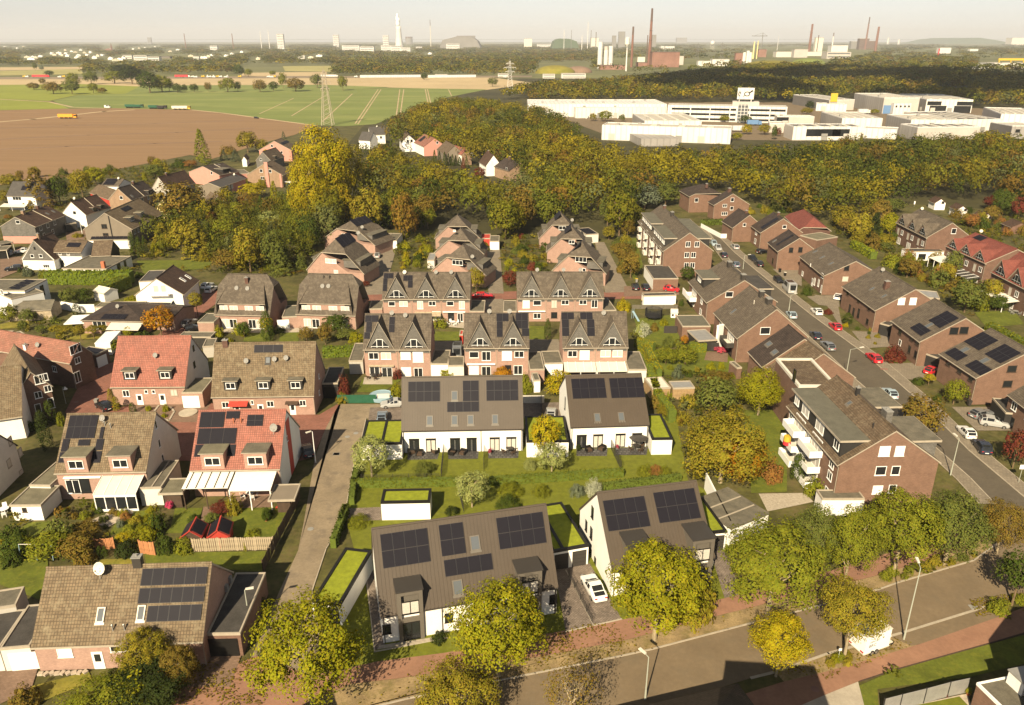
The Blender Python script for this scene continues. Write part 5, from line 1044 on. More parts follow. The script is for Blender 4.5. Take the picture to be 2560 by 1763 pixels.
L=D1.L;fdor(D1,L*.06,L*.46,.9,2.3,'felt3','clad',[(L*f,1.5,1.3,'c2')for f in(.1,.17,.24,.31,.38,.43)]);fdor(D1,L*.54,L*.94,.9,2.3,'felt3','clad',[(L*f,1.5,1.3,'c2')for f in(.58,.65,.72,.79,.86,.91)]);fdor(D1,L*.3,L*.95,.9,2.3,'felt3',back=True)
D1.chimney(1.1,.9,1.0,None,u=L*.42,m='anthr').chimney(1.0,.8,.8,None,u=L*.14,m='b_dark')
def balcony(h,u,w,z,m='white',dep=1.5,glass=True):
 b=MB();y0=h.y0-dep;b.box(u-w/2,y0,z,u+w/2,h.y0-.01,z+.15);o=h.part('balcony',b,'owhite');p=BX(u-w/2-.03,y0-.06,z-.05,u+w/2+.03,y0-.002,z+1.0);p.box(u-w/2-.05,y0,z-.05,u-w/2-.002,h.y0-.01,z+1.0);p.box(u+w/2+.002,y0,z-.05,u+w/2+.05,h.y0-.01,z+1.0);ob('parapet',p.mesh('parapet',m),o)
 wob('c3',w*.8,2.1,o,(u,h.y0-.03,z+1.2),(0,0,0),deep=False)
for f in(.12,.37,.63,.88):
 for z in(.25,2.75,5.2):balcony(D1,L*f,2.6,z,'owhite',.9)
for f in(.25,.5,.75):
 for z in(1.6,4.2,6.2):D1.winrow('F','w2',1.4,1.2,z,(L*f,))
D2=H2('brown brick house with big flat dormer facing left, second on the left of the street',(372,612),(478,735),5.2,(790,640),(687,592))
D2.win('R','w1',1.7,1.3,cE(610,686)).chimney(1.3,1.0,1.1,None,u=D2.L*.3,m='anthr').chimney(1.2,1.0,1.0,None,u=D2.L*.93,m='anthr');fdor(D2,D2.L*.08,D2.L*.5,1.4,2.2,'felt3','clad',[(D2.L*.28,2.6,1.2,'c2')]);fdor(D2,D2.L*.3,D2.L*.9,1.2,1.8,'feltd',back=True)
D2.winrow('F','w2',1.5,1.3,4.0,(D2.L*.3,D2.L*.7)).winrow('F','w2',1.6,1.4,1.4,(D2.L*.3,D2.L*.7));balcony(D2,D2.L*.3,4.5,2.4)
D3=H2('brick house with white side wall and zinc canopy, third left of the street',(518,792),(655,942),5.2,(975,850),(870,758))
D3.win('R','w1',2.0,1.5,cE(818,897)).chimney(1.2,.9,1.0,None,u=D3.L*.45,m='anthr').chimney(1.5,1.0,.8,None,u=D3.L*.72,m='anthr').pipe(cE(753,742),m='owhite').skylight(.9,1.4,cE(637,785)).winrow('F','w2',1.6,1.3,4.0,(D3.L*.3,D3.L*.75)).winrow('F','d2',2.0,2.0,1.2,(D3.L*.75,));balcony(D3,D3.L*.72,4.6,2.4,'anthr')
D4=H2('dark tiled brick house half hidden by the apartment block, with four skylights',(716,1018),(800,1108),5.0,(1052,930),(948,858),roof='t_dark',name='brick_house')
D4.skylight(1.6,1.1,cE(842,975),cE(876,1022))
D4b=H2('brown tiled brick house attached to the dark roofed one, near the bright yellow tree',(828,1105),(920,1190),5.0,(1190,1050),(1080,968),roof='t_brown')
D4b.skylight(1.5,.9,cE(918,1085)).win('R','w2',1.6,1.3,cE(1030,1120))
ex=Flat('extension','brown tiled mansard extension with white roof edge behind the front apartment house',cJ(800,345),cJ(1060,345),8.9,cJ(1095,160),'b_brown','t_brown','owhite',cat='extension',rimw=.4,rimh=.3);ex.win('L','d1',1.2,2.0,cJ(772,265))
D5=House('apartment_house','large brown brick apartment house with white balconies and flat dormers, right of centre',cJ(718,470),cJ(1062,872),7.0,cJ(1770,862),cJ(1456,636),'b_red','t_brown',verge='trim')
L=D5.L;D5.win('R','s1',1.5,1.5,cJ(1378,776)).win('R','s1',1.3,1.5,cJ(1480,775)).win('R','w1',1.5,1.4,cJ(1352,908)).win('R','w1',1.2,1.4,cJ(1452,906)).win('R','s1',1.4,1.3,cJ(1330,1036)).win('R','w1',1.1,1.3,cJ(1430,1030))
fdor(D5,L*.03,L*.93,.75,2.45,'felt3','clad',[(L*.1,1.5,1.5,'c2'),(L*.28,2.4,1.9,'c2'),(L*.56,2.6,1.9,'c2'),(L*.86,1.5,1.5,'w2')]);fdor(D5,L*.02,L*.36,.4,2.45,'felt',back=True);fdor(D5,L*.56,L*.93,.4,2.45,'felt',back=True,wall='slatec')
D5.chimney(1.5,.9,1.4,None,u=L*.7,m='slatec',back=1.5).chimney(.5,.5,1.1,None,u=L*.38,m='dmetal').skylight(.8,.8,cJ(1143,455)).pipe(cJ(1300,620),m='dmetal')
for f in(.27,.6):
 for z in(.2,2.7,5.2):balcony(D5,L*f,4.2,z,dep=1.8)
for f in(.08,.44,.88):
 for z in(1.5,4.1,6.0):D5.winrow('F','w2',1.3,1.3,z,(L*f,))
b=MB();p=D5.loc(P(cJ(760,725),None,3.3));b.tube((p.x,D5.y0-1.9,3.2),(p.x,D5.y0-1.9,4.6),.55,.55,10);o=tag(ob('folded_parasol',b.mesh('folded_parasol','yellow'),None),'yellow and red fabric shade on the lower white balcony','sunshade');o.matrix_world=D5.M
b=TB((p.x,D5.y0-1.9,3.195),(p.x,D5.y0-1.9,3.8),.57,.57,10);ob('red_half',b.mesh('red_half','red'),o)
D6=H2('far brick house with dark hipped roof at the end of the street',(320,85),(378,120),6.0,(545,90),(440,38),roof='t_dark',q=.3);D6.win('R','w1',1.4,1.5,cE(420,140)).chimney(1,.8,.8,None,u=D6.L*.8)
D7=H2('orange brick house with dark gable roof and five gable windows, end of street',(485,150),(520,170),5.4,(720,160),(636,104),wall='b_red',roof='t_dark');D7.L0=1
D7.win('R','w1',1.2,1.4,cE(628,138)).win('R','w2',1.6,1.1,cE(584,172)).win('R','w1',1.2,1.3,cE(624,187)).win('R','w3',2.2,1.2,cE(582,218)).chimney(1.2,1,1.2,None,u=D7.L*.4)
D8=H2('small orange brick house with dark split roof behind the white fence',(565,262),(628,302),4.6,(750,262),(705,212),roof='t_dark');D8.win('R','w1',1.0,1.1,cE(698,283)).chimney(.8,.7,.7,None,u=D8.L*.7)
D9=H2('brick house with blue solar panels, third from the far end on the right',(735,290),(790,330),5.2,(968,285),(870,212),roof='t_dark');D9.solar(cE(790,300),cE(900,250),4,2);D9.win('R','w1',1.2,1.1,cE(930,295)).winrow('F','w2',1.6,1.4,4.2,(D9.L*.5,)).winrow('F','w2',1.6,1.6,1.5,(D9.L*.5,));D9.chimney(.8,.7,.8,None,u=D9.L*.5)
D10=H2('brick house with dark solar roof and two upper gable windows, right of street',(830,385),(890,438),5.4,(1078,405),(978,330),roof='t_dark');D10.solar(cE(880,400),cE(985,345),3,2).win('R','b1',1.2,1.5,cE(968,430),cE(1022,428)).winrow('F','b1',1.3,1.6,1.6,(D10.L*.6,)).skylight(.9,1.2,cE(875,377))
Flat('garage_annex','olive flat roof annex with white chair behind the solar roofed house',cE(1020,345),cE(1120,372),4.5,cE(1070,310),'b_brown','felt2',cat='annex')
barn=H2('old brown tiled barn among trees behind the street houses',(930,235),(1010,315),4.2,(1180,300),(1010,165),roof='t_rust',wall='b_dark',q=.3,name='barn')
D11=H2('brown tiled brick house with three skylights, first of four broad ones',(1015,465),(1155,580),5.0,(1415,520),(1290,455));D11.skylight(.9,1.3,cE(1110,440),cE(1152,472),cE(1203,508)).win('R','b1',1.3,1.4,cE(1290,534)).win('R','g1',1.5,1.3,cE(1282,597)).win('F','w2',1.4,1.2,cE(1150,578)).win('F','c1',.9,1.9,cE(1128,620),cE(1105,612),cE(1145,655)).win('F','w2',1.2,1.2,cE(1035,565)).door('F',cE(1090,620),1.0).pipe(cE(1080,525),m='white')
D12=H2('brown tiled brick house with chimney stain and pale shutters, second broad one',(1262,640),(1455,780),5.2,(1735,690),(1600,600));D12.skylight(.9,1.2,cE(1440,655),cE(1510,697)).win('R','s1',1.5,1.6,cE(1608,726),cE(1675,726)).chimney(1.0,1.0,1.6,cE(1520,650),m='b_dark').win('F','b1',1.2,1.0,cE(1297,680),cE(1360,722),cE(1420,768)).win('F','d1',.9,2.1,cE(1308,770),cE(1330,790),cE(1360,795)).win('F','b1',1.2,1.4,cE(1410,845)).dish(cE(1500,560),m='grey')
D13=H2('brown tiled brick house with L shaped solar field, third broad one',(1548,838),(1712,962),5.2,(2050,875),(1905,775));D13.win('R','b1',1.7,1.5,cE(1912,898),cE(1970,895)).skylight(1.2,1.8,cE(1768,868)).win('F','b1',1.4,1.1,cE(1600,905),cE(1668,940),cE(1700,965)).win('F','b1',1.1,1.6,cE(1655,1005),cE(1690,1035)).win('F','w1',1.0,1.2,cE(1600,965))
def qpan(h,q,nx,ny):
 uv=[h.rhit(p)for p in q];us=sorted(u for u,v in uv);vs=sorted(v for u,v in uv);h.solar_uv((us[0]+us[1])/2,(vs[0]+vs[1])/2,(us[2]+us[3])/2,(vs[2]+vs[3])/2,nx,ny)
qpan(D13,pts(cE,1660,885,1725,932,1778,898,1712,850),2,2);qpan(D13,pts(cE,1780,850,1838,890,1935,822,1858,772),3,2)
D14=H2('brown tiled brick house with four dark solar fields, nearest right of street',(1825,1030),(2040,1172),5.2,(2330,1010),(2190,920));
qpan(D14,pts(cE,1968,965,2070,1018,2165,950,2075,905),4,2);qpan(D14,pts(cE,2090,1040,2190,1088,2300,1030,2205,970),4,2);qpan(D14,pts(cE,1862,1030,1930,1075,1998,1045,1915,995),3,1);qpan(D14,pts(cE,1970,1105,2080,1160,2140,1120,2035,1070),4,1);D14.skylight(1.3,1.6,cE(1975,1010),cE(2090,1072))
D14.win('R','b1',1.7,1.3,cE(2248,1118),cE(2222,1205)).win('F','b1',1.3,1.0,cE(1880,1085),cE(1945,1130),cE(2010,1175)).win('F','b1',1.1,1.5,cJ(1940,400))
D15=House('brick_house','brick house cut by the right edge behind the car port',cJ(2205,395),cJ(2420,560),5.2,10,cJ(2330,300),'b_red','t_grey',ridgez=9.0);D15.winrow('F','w2',1.4,1.4,4.0,(2,6)).winrow('F','b1',1.2,2.0,1.2,(2.5,))
Flat('carport','black framed carport with air unit between the last two brick houses',cJ(2105,420),cJ(2195,520),2.7,5.5,'clad','feltd',cat='carport')
for lab,q in(('dark porch canopy of the solar field house, near the red car',pts(cE,1485,855,1540,870,1580,835)),('dark timber carport beside the large solar house',pts(cE,1745,1030,1830,1060,1850,1020))):
 A,B,D=(P(*x,2.6)for x in q);Flat('porch',lab,q[0],q[1],2.6,3.0,'clad','feltd',cat='porch')
def gside(lab,A,B,he,D,rg,n,wall,roof,c=c7,gz=.78,**k):
 h=House('terraced_house',lab,c(*A),c(*B),he,c(*D)if isinstance(D,tuple)else D,c(*rg),wall,roof,verge='trim',**k);w=h.L/n
 for i in range(n):
  h.gablet(w*(i+.5),w*1.0,h.he+(h.hr-h.he)*gz,roof,wall,zb=h.he-.2,tw=w*.5)
  h.winrow('F','g1',1.1,2.0,h.he*.62,(w*(i+.3),));h.winrow('F','w2',1.4,1.4,h.he*.65,(w*(i+.7),));h.winrow('F','c2',2.4,1.9,1.2,(w*(i+.5),))
 return h
E1=gside('brown terrace of three steep gables with grey tiles and plain brown gable wall',(395,380),(775,572),6.2,(1235,520),(1080,372),3,'b_brown','t_grey');E1.win('R','w1',1.4,1.6,c7(1120,488)).dish(c7(725,235),m='owhite')
E2=gside('brown terrace of three steep gables with red tiles and two panels',(1010,670),(1510,890),6.2,(2010,790),(1855,690),3,'b_brown','t_rust');E2.dish(c7(1460,520),m='owhite')
for u in(.1,.2):pass
E3=gside('red tiled gabled terrace cut by the right edge',(1575,995),(2200,1310),6.2,12.0,(2060,800),3,'b_brown','t_rust')
me=panel_mesh(2.2,2.0)
for u in(E2.L*.19,E2.L*.27):ob('solar_panel',me,E2.o,E2.rp(u,E2.yr/cos(E2.ang)*.86,.1),(E2.ang,0,0))
E2.awning('F',c7(990,790),c7(1140,860),4.2,.5,'polycarb',slats=6,name='patio_roof');E2.awning('F',c7(1160,962),c7(1470,1040),3.5,.5,'feltd',slats=5,name='patio_roof');E3.awning('F',c7(1640,1240),c7(1950,1330),3.8,.5,'polycarb',slats=8,name='patio_roof')
Flat('garage','long white garage with dark flat roof between the two gabled terraces',c7(545,745),c7(1000,742),2.7,c7(1000,705),'r_white','feltd').winrow('F','d2',2.2,1.6,1.2,(4.5,))
for lab,A,B,D,rg in(('white garden cottage with brown roof, leftmost of three by the woods',(800,105),(878,140),(1062,155),(985,92)),('white garden cottage with brown roof, middle of three by the woods',(1060,185),(1150,225),(1345,245),(1265,185)),('white garden cottage with brown roof, right of three by the woods',(1368,270),(1490,315),(1622,325),(1575,280))):
 h=House('cottage',lab,c7(*A),c7(*B),2.6,c7(*D),c7(*rg),'r_white','t_choc');h.win('R','b1',1.0,.9,((c7(*rg)[0]),c7(*rg)[1]+8))
for lab,A,B,D,rg in(('dark brown garden hut beyond the cottages at right',(1705,390),(1830,440),(1950,390),(1810,320)),('small reddish garden hut under the dark red tree',(1720,70),(1780,140),(1870,140),(1800,60))):
 House('hut',lab,c7(*A),c7(*B),2.3,c7(*D),c7(*rg),'b_brown','t_choc' if 'dark' in lab[:5]else 't_rust',cat='hut')
k=Flat('garage','white walled garage with dark flat roof and brick front, by the parked black cars',c8(265,285),c8(578,283),3.0,c8(460,118),'b_red','feltd');w_=BX(-.03,0.05,0.02,0,k.D-.05,2.8);k.part('white_side',w_,'r_white')
Flat('shed','long white flat roofed shed behind the trampoline',c8(150,500),c8(552,490),2.6,c8(540,455),'r_white','feltd',cat='shed')
k=Flat('annex','low brick annex with olive flat roof left of the third brick house',c8(630,880),c8(980,878),2.9,c8(950,742),'b_red','felt3','trim',cat='annex')
A=P(*c8(800,1060),2.4);Flat('patio_canopy','grey striped zinc canopy beside the low brick annex',c8(825,1062),c8(1062,1048),2.5,c8(960,915),'clad','zinc',cat='canopy',ov=.3)
Flat('wall_slab','tall white privacy wall beside the third brick house',c8(1085,880),c8(1150,860),5.2,.5,'r_white','white','white',cat='wall')
G9=Flat('garage','row of three grey felt roofed garages with white side wall, by the front duplex',(1828,1322),(1922,1284),2.6,(1869,1201),'r_white','felt','felt');
for f in(.33,.66):b=BX(.1,G9.D*f-.1,G9.h,G9.L-.1,G9.D*f+.1,G9.h+.06);G9.part('roof_joint',b,'trim')
Flat('garage','brown felt roofed garage under the big tree before the apartment house',cJ(960,1100),cJ(1245,1100),2.6,cJ(1225,1040),'r_white','felt')
Flat('shed','small brick shed at the garden corner by the bright yellow tree',c8(1310,1400),c8(1370,1395),2.3,c8(1360,1310),'b_brown','felt',cat='shed')
Flat('garden_house','flat grey roofed garden house with white slats behind the broad brick houses',cE(1705,700),cE(1830,712),2.6,cE(1800,670),'b_brown','zinc',cat='garden house')
fence_q=pts(cE,445,300,560,362,622,362)
wrun('picket_fence','white picket fence round the small orange house at the street end',fence_q,1.5,.1,'white',cat='fence',seg=1.6)
wrun('low_wall','white garden wall left of the second brick house',pts(c8,630,470,738,595),1.6,.15,'white',cat='wall')
wrun('clipped_wall','dark plank fence below the white flat shed',pts(c8,0,660,570,660),1.0,.08,'felt',cat='fence')
wrun('plank_screen','black slatted garden screen by the zinc canopy',pts(c8,908,1180,1075,1190),1.9,.08,'clad',cat='fence',seg=1.2)
wrun('garden_fence','dark grey fence panels by the low brick annex',pts(c8,395,965,560,965),1.7,.08,'anthr',cat='fence',seg=1.6)
# older houses at the left
def HL(lab,A,B,he,D,rg,c=c1,wall='r_grey',roof='t_choc',name='gabled_house',q=1.0,rz=None,**k):
 return House(name,lab,c(*A),c(*B),he,c(*D)if isinstance(D,tuple)else D,c(*rg),wall,roof,verge='trim',q=q,ridgez=rz,**k)
M1=HL('grey slate gabled semi with brown and dark roof halves, left edge',(478,902),(892,742),5.4,(42,882),(215,762),wall='slatec');M1.win('L','w1',1.3,1.1,c1(240,838)).winrow('F','w2',1.4,1.5,4.3,(3,7,11)).winrow('F','w1',1.2,1.4,1.8,(4,9)).skylight(.9,1.2,c1(635,725),c1(715,695)).chimney(1.2,.8,1.0,None,u=M1.L*.25,m='b_buff').chimney(1,.8,1,None,u=M1.L*.7)
b=TB((M1.L*.53,0,M1.he+.08),(M1.L*.53,M1.yr,M1.hr+.08),.15,.15,4);M1.part('verge_strip',b,'trim');b=BX(M1.x0-.03,M1.y0,.05,M1.x0-.002,M1.y1,2.3);M1.part('pink_plinth',b,'r_pink')
M2=HL('white gabled house with chocolate tiled roof and two small dormers',(1162,745),(1500,640),4.6,9.6,(962,562),wall='r_white');M2.win('L','w1',1.3,1.2,c1(1005,712)).dish(c1(1000,545),m='owhite')
for q in(c1(1285,690),c1(1385,655)):M2.dormer(q,1.7,1.3,'clad','t_choc','d1')
b=TB((M2.L*.5,0,M2.he+.08),(M2.L*.5,M2.yr,M2.hr+.08),.15,.15,4);M2.part('verge_strip',b,'trim')
M3=HL('big grey gabled house with black stripe, two dormers and solar thermal panel',(1782,935),(2205,720),5.6,(1190,905),(1455,692),wall='r_taupe',roof='t_olive');M3.win('L','b2',1.7,1.4,c1(1405,895)).win('L','b2',1.7,.9,c1(1425,1005))
for q in(c1(1790,830),c1(1925,765)):M3.dormer(q,2.6,1.5,'clad','felt2','w2',ww=1.9)
M3.solar(c1(1680,700),c1(1720,615),4,1);M3.winrow('F','w2',1.2,1.3,4.3,(2,4.5,9,13));b=MB();p=M3.on('L',c1(1470,800));b.box(M3.x0-.05,p.y-.18,.1,M3.x0-.002,p.y+.18,M3.hr-.6);M3.part('black_stripe',b,'black')
ext=Flat('extension','white extension with a row of slim solar collectors, below the big grey gable',c1(1190,1085),c1(1740,1078),2.8,c1(1735,1035),'r_white','felt2',cat='extension')
for k in range(10):ob('solar_panel',panel_mesh(ext.L/10-.1,1.3),ext.o,(ext.L*(k+.5)/10,ext.D*.45,3.1),(R(28),0,0))
M4=House('house','white walled house with flat pitched solar roof at the field edge',c1(1355,345),c1(1600,350),6.5,9.0,c1(1560,255),'r_white','t_grey');M4.solar(c1(1385,335),c1(1600,258),6,2).dish(c1(1600,270),m='owhite')
M5=House('house','brown roofed house with a dark red gable end, behind the white gabled house',c1(1200,440),c1(1490,545),4.4,8.0,c1(1540,400),'paint_red','t_brown');M5.win('R','w1',.9,1.2,c1(1525,490))
M6=HL('beige gabled semi with two dark roof halves, centre left',(1770,545),(2110,440),5.0,9.5,(1612,372),wall='b_buff',roof='t_dark');M6.win('L','w1',1.3,1.3,c1(1635,510)).skylight(.9,1.2,c1(1775,487)).chimney(.9,.8,.9,None,u=M6.L*.6).winrow('F','w2',1.3,1.3,4,(3,7,11));b=TB((M6.L*.5,0,M6.he+.08),(M6.L*.5,M6.yr,M6.hr+.08),.15,.15,4);M6.part('verge_strip',b,'trim');M6.dormer(c1(2040,460),3.2,1.6,'clad','t_dark','d2')
M7=HL('grey gabled house with dark brown roof, left of the brown tree',(212,757),(528,668),4.6,(30,735),(118,582),c=c2,wall='r_grey');M7.chimney(.8,.7,.8,None,u=M7.L*.3)
M8=House('house','white house with grey slate front roof at the left edge below the field',c1(78,485),c1(470,492),5.2,10.5,c1(300,293),'r_white','slater');M8.solar(c1(280,410),c1(420,350),2,1).winrow('F','w3',3.5,1.3,4.2,(4,));M8.awning('F',c1(55,590),c1(390,585),3.0,.7,'polycarb');M8.dish(c1(395,300),m='owhite')
A=P(*c3(738,162),3.0);Dp=P(*c3(278,157),3.0);ax=(A-Dp).normalized();nx=Vector((-ax.y,ax.x,0));
M9=House('gabled_house','white house with grey clad gable top, two shuttered windows, at the left',(A.x,A.y,0),(A.x+nx.x*9,A.y+nx.y*9,0),3.0,(A-Dp).length,None,'r_white','t_choc',verge='trim',ridgez=8.6)
b=MB();b.slab([(M9.x0-.03,M9.y0-.02,2.75),(M9.x0-.03,M9.yr,M9.hr-.35),(M9.x0-.03,M9.y1+.02,2.75)][::-1],0,0,off=(.025,0,0));M9.part('gable_cladding',b,'slatec');M9.win('L','w1',1.0,1.0,c3(435,108),c3(552,108),out=.03).win('L','d1',.5,.7,c1(467,1188),out=.03).win('L','w3',1.8,1.0,c3(625,245)).chimney(.7,.6,1.2,None,u=2.5,m='b_buff')
M10=House('house','brown slate roofed wing with blank dark gable, right of the grey clad gable',c1(692,1243),c1(1090,1250),4.6,8.6,c1(900,1085),'r_white','t_brown',verge='trim');M10.winrow('F','w1',.9,.7,4.1,(2.2,4.6)).winrow('F','d1',1.0,2.0,1.2,(2.2,));b=BX(.4,M10.y0-.04,3.4,M10.L-.2,M10.y0-.003,4.5);M10.part('cladding',b,'slatec');M10.solar(c1(890,1175),c1(1100,1120),1,1)
M11=House('house','brown gabled roof joined behind the slate wing, dark gable end',c1(1225,1300),c1(1490,1290),3.4,8.5,c1(1290,1092),'clad','t_brown',verge='trim')
fr=Flat('extension','flat grey roofed white extension with a brick chimney, above the long hedge',c3(832,282),c3(1432,290),3.1,c3(1752,116),'r_white','felt','trim',cat='extension',rimh=.2);fr.win('R','d2',1.8,1.6,c3(1600,250)).win('R','d1',1.2,1.7,c3(1685,212));c=fr.loc(P(*c3(1400,270),3.1));b=BX(-.45,-.4,0,.45,.4,1.8);fr.part('chimney',b,'terracotta',(c.x,c.y,3.1))
M12=Flat('house','white cubic house with solar flat roof and large windows, left edge',c3(330,580),c3(632,425),5.6,12.0,'r_white','felt','trim',cat='house');M12.win('F','d1',1.5,2.6,c3(570,575)).win('F','w2',1.4,1.2,c3(425,620))
for k in range(4):ob('solar_panel',panel_mesh(1.6,2.4),M12.o,(M12.L*.2+k*1.9,3.2,5.75),(R(8),0,0))
M12b=Flat('house','white end wall block with round dish cut by the left edge',c3(-250,520),c3(150,690),5.0,7,'r_white','felt',cat='house');M12b.win('F','w1',1.2,1.2,c3(30,595))
t=Flat('pergola','white slatted pergola roof beside the white cubic house',c3(130,712),c3(470,712),2.6,c3(490,640),'clad','felt3',cat='pergola',ov=.4)
for k in range(6):b=BX(.2,t.D*(k+.3)/6,2.66,t.L-.1,t.D*(k+.3)/6+.25,2.74);t.part('slat',b,'white')
M13=HL('white gabled house with chocolate roof, two skylights and balcony',(1238,908),(1345,812),4.2,11.5,(1062,790),c=cC,wall='r_white');M13.win('L','c1',1.2,2.0,cC(1052,873),cC(1102,871)).skylight(.9,1.4,cC(1228,806),cC(1265,787),m='white')
b=MB();p=M13.on('L',cC(1078,905));b.box(M13.x0-1.3,p.y-2.4,p.z-.1,M13.x0-.01,p.y+2.4,p.z+.05);b.box(M13.x0-1.35,p.y-2.4,p.z+.05,M13.x0-1.3,p.y+2.4,p.z+1.0);M13.part('balcony',b,'white')
p=M13.on('L',cC(1040,920));b=MB();b.slab([(M13.x0-3.6,p.y-4.2,2.0),(M13.x0-3.6,p.y+4.2,2.0),(M13.x0-.02,p.y+4.2,2.9),(M13.x0-.02,p.y-4.2,2.9)][::-1],.08);M13.part('glass_roof',b,'awning')
M13b=Flat('annex','grey lean-to roof with grey chimney left of the white gabled house',cC(935,820),cC(1050,815),3.6,cC(1075,745),'r_white','slater',cat='annex')
M14=House('bungalow','dark hipped bungalow with five solar collectors on its front slope',c3(1082,975),c3(1936,990),3.2,13.0,c3(1570,768),'b_pink','t_dark',q=0.01);M14.solar(c3(1352,962),c3(1735,900),5,1).dish(c3(1590,825)).win('F','w3',3.0,1.8,c3(1345,1040));M14.awning('F',c3(1500,1005),c3(1930,1005),2.6,.8,'owhite',posts=False)
M14b=House('bungalow','dark tiled rear wing of the hipped bungalow, beside the orange tree',c3(1770,900),c3(2330,940),3.3,8.5,c3(2000,760),'b_pink','t_dark');
Flat('garage','flat grey garage behind the hipped bungalow',c3(1280,800),c3(1900,790),3.0,c3(1905,725),'r_cream','felt2')
sh2=House('shed','long shed with mossy felt roof and open dark end, left',c3(60,860),c3(690,830),2.5,6.0,c3(400,715),'wood_grey','felt',cat='shed',ov=.2)
wrun('garden_wall','white garden wall beside the mossy shed',pts(c3,770,815,1090,870,1290,870),2.0,.2,'r_white')
Flat('canopy','white sailcloth canopy on posts left of the hipped bungalow',c3(858,1025),c3(1130,1010),2.5,c3(1195,900),'clad','white','white',cat='canopy',ov=1.2,rimh=.03)
Flat('pavilion','white garden pavilion roof above the red tiled duplex',c3(1275,1285),c3(1480,1275),2.7,c3(1640,1120),'r_white','white','white',cat='pavilion',rimh=.03)
hut=House('garden_hut','pale grey corrugated garden hut beside a dark hedge',c3(1240,580),c3(1400,615),2.4,c3(1525,545),c3(1370,520),'r_white','owhite',cat='hut',ov=.15)
Flat('barn_roof','low brown roof of a shed at the left edge below the lawn',c3(0,1240),c3(330,1160),2.6,c3(440,1085),'wood_dark','felt',cat='shed');Flat('brick_wall','red brick garden house at the left edge',c3(-60,1165),c3(130,1160),2.4,c3(215,1120),'terracotta','terracotta',cat='garden house')
for lab,A,B,D,h in(('open carport with dark flat roof by the left edge, rear one',(0,1140),(180,1105),(320,1040),2.7),('open carport with grey flat roof on posts by the left edge, front one',(-60,1225),(90,1215),(235,1150),2.7)):
 a=Flat('carport',lab,c1(*A),c1(*B),h,c1(*D),'black','felt',cat='carport',ov=.5)  # black block stands in for the shade under the open roof
 for u in(.15,a.L-.15):b=BX(u-.08,.05,0,u+.08,.2,h-.2);a.part('post',b,'owhite')
Flat('garage','small dark garage pair behind the white caravan',c1(880,870),c1(1030,850),2.7,c1(1010,840),'clad','felt')
N1=HL('pink rendered gabled house with dark roof and long dormer',(815,570),(1060,525),5.0,(545,512),(700,447),c=c2,wall='r_pink',roof='t_dark');N1.win('L','w1',1.2,1.4,c2(720,545)).skylight(.9,1.2,c2(775,455),c2(810,442));N1.dormer(c2(905,540),4.5,1.7,'clad','felt','d2');b=TB((N1.L*.55,0,N1.he+.08),(N1.L*.55,N1.yr,N1.hr+.08),.15,.15,4);N1.part('verge_strip',b,'trim')
N2=HL('long low house with dark roof, half grey half pink front',(828,718),(1140,610),4.2,(630,685),(690,652),c=c2,wall='r_taupe',roof='slater',rz=6.0);N2.winrow('F','c2',1.3,1.5,2.9,(1.5,3.2,7.5,10)).dish(c2(990,580),m='owhite');b=BX(N2.L*.42,N2.y0-.03,.05,N2.L-.2,N2.y0-.003,3.9);N2.part('pink_front',b,'r_pink')
N3=HL('beige gabled house with pink chimney breast and white parasol',(1580,572),(1682,522),5.2,(1183,548),(1392,415),c=c2,wall='b_buff',roof='t_brown');N3.win('L','w1',1.3,1.4,c2(1318,517),c2(1427,522)).win('L','w2',1.6,1.3,c2(1335,605));p=N3.on('L',c2(1390,560));b=BX(N3.x0-.5,p.y-.75,0,N3.x0-.003,p.y+.75,N3.hr+.8);N3.part('chimney_breast',b,'r_pink');p=N3.on('L',c2(1560,640));b=BX(N3.x0-.4,p.y-.4,0,N3.x0-.003,p.y+.4,N3.he+.6);N3.part('chimney_breast',b,'r_pink')
p=P(c2(1695,720));umb((p.x,p.y),'large white parasol beside the beige gabled house',2.9,3.2,'white',4)
N4=HL('grey slate gabled house with dormers in front of the pink gable',(1440,400),(1600,345),4.4,(1212,408),(1335,285),c=c2,wall='slatec',roof='t_brown');N4.dormer(c2(1500,370),2.2,1.4,'clad','t_brown','d1');N4.win('L','w1',1.1,1.2,c2(1315,382))
N5=HL('pink gabled house with dark solar roof beside the yellow poplar',(1690,272),(1770,235),5.6,(1342,247),(1500,146),c=c2,wall='r_pink',roof='t_brown');N5.win('L','w1',1.2,1.4,c2(1448,218),c2(1565,295)).solar(c2(1580,205),c2(1625,150),3,1)
N6=HL('small pale house with brown roof beside the blue green conifers',(1150,395),(1180,360),3.0,(1080,395),(1115,335),c=c2,wall='r_white',roof='t_brown')
N7=House('gabled_house','small green gabled house with white terrace roof, right of the brown tree',c2(610,880),c2(700,930),3.6,6.5,c2(650,760),'r_green','t_brown',ridgez=6.6,verge='trim');N7.win('R','d1',1.0,1.0,c2(725,860));
Flat('veranda','white terrace roof below the small green gable',c2(715,955),c2(865,945),2.6,c2(875,905),'clad','white','white',cat='veranda',ov=.6)
N8=HL('yellow gabled house half hidden behind the brown tree',(230,985),(330,930),3.6,(5,1005),(100,810),c=c2,wall='r_yellow',roof='t_brown',rz=7.5)
Flat('outbuilding','pink flat roofed outbuilding behind the low dark house',c2(1050,555),c2(1180,545),3.0,c2(1170,495),'r_pink','felt',cat='outbuilding')
p=P(c1(1130,880));q=P(c1(1290,850));rz=atan2(q.y-p.y,q.x-p.x);t=thg('caravan','white caravan parked beside the white gabled house','caravan',(p.x,p.y,0),rz)
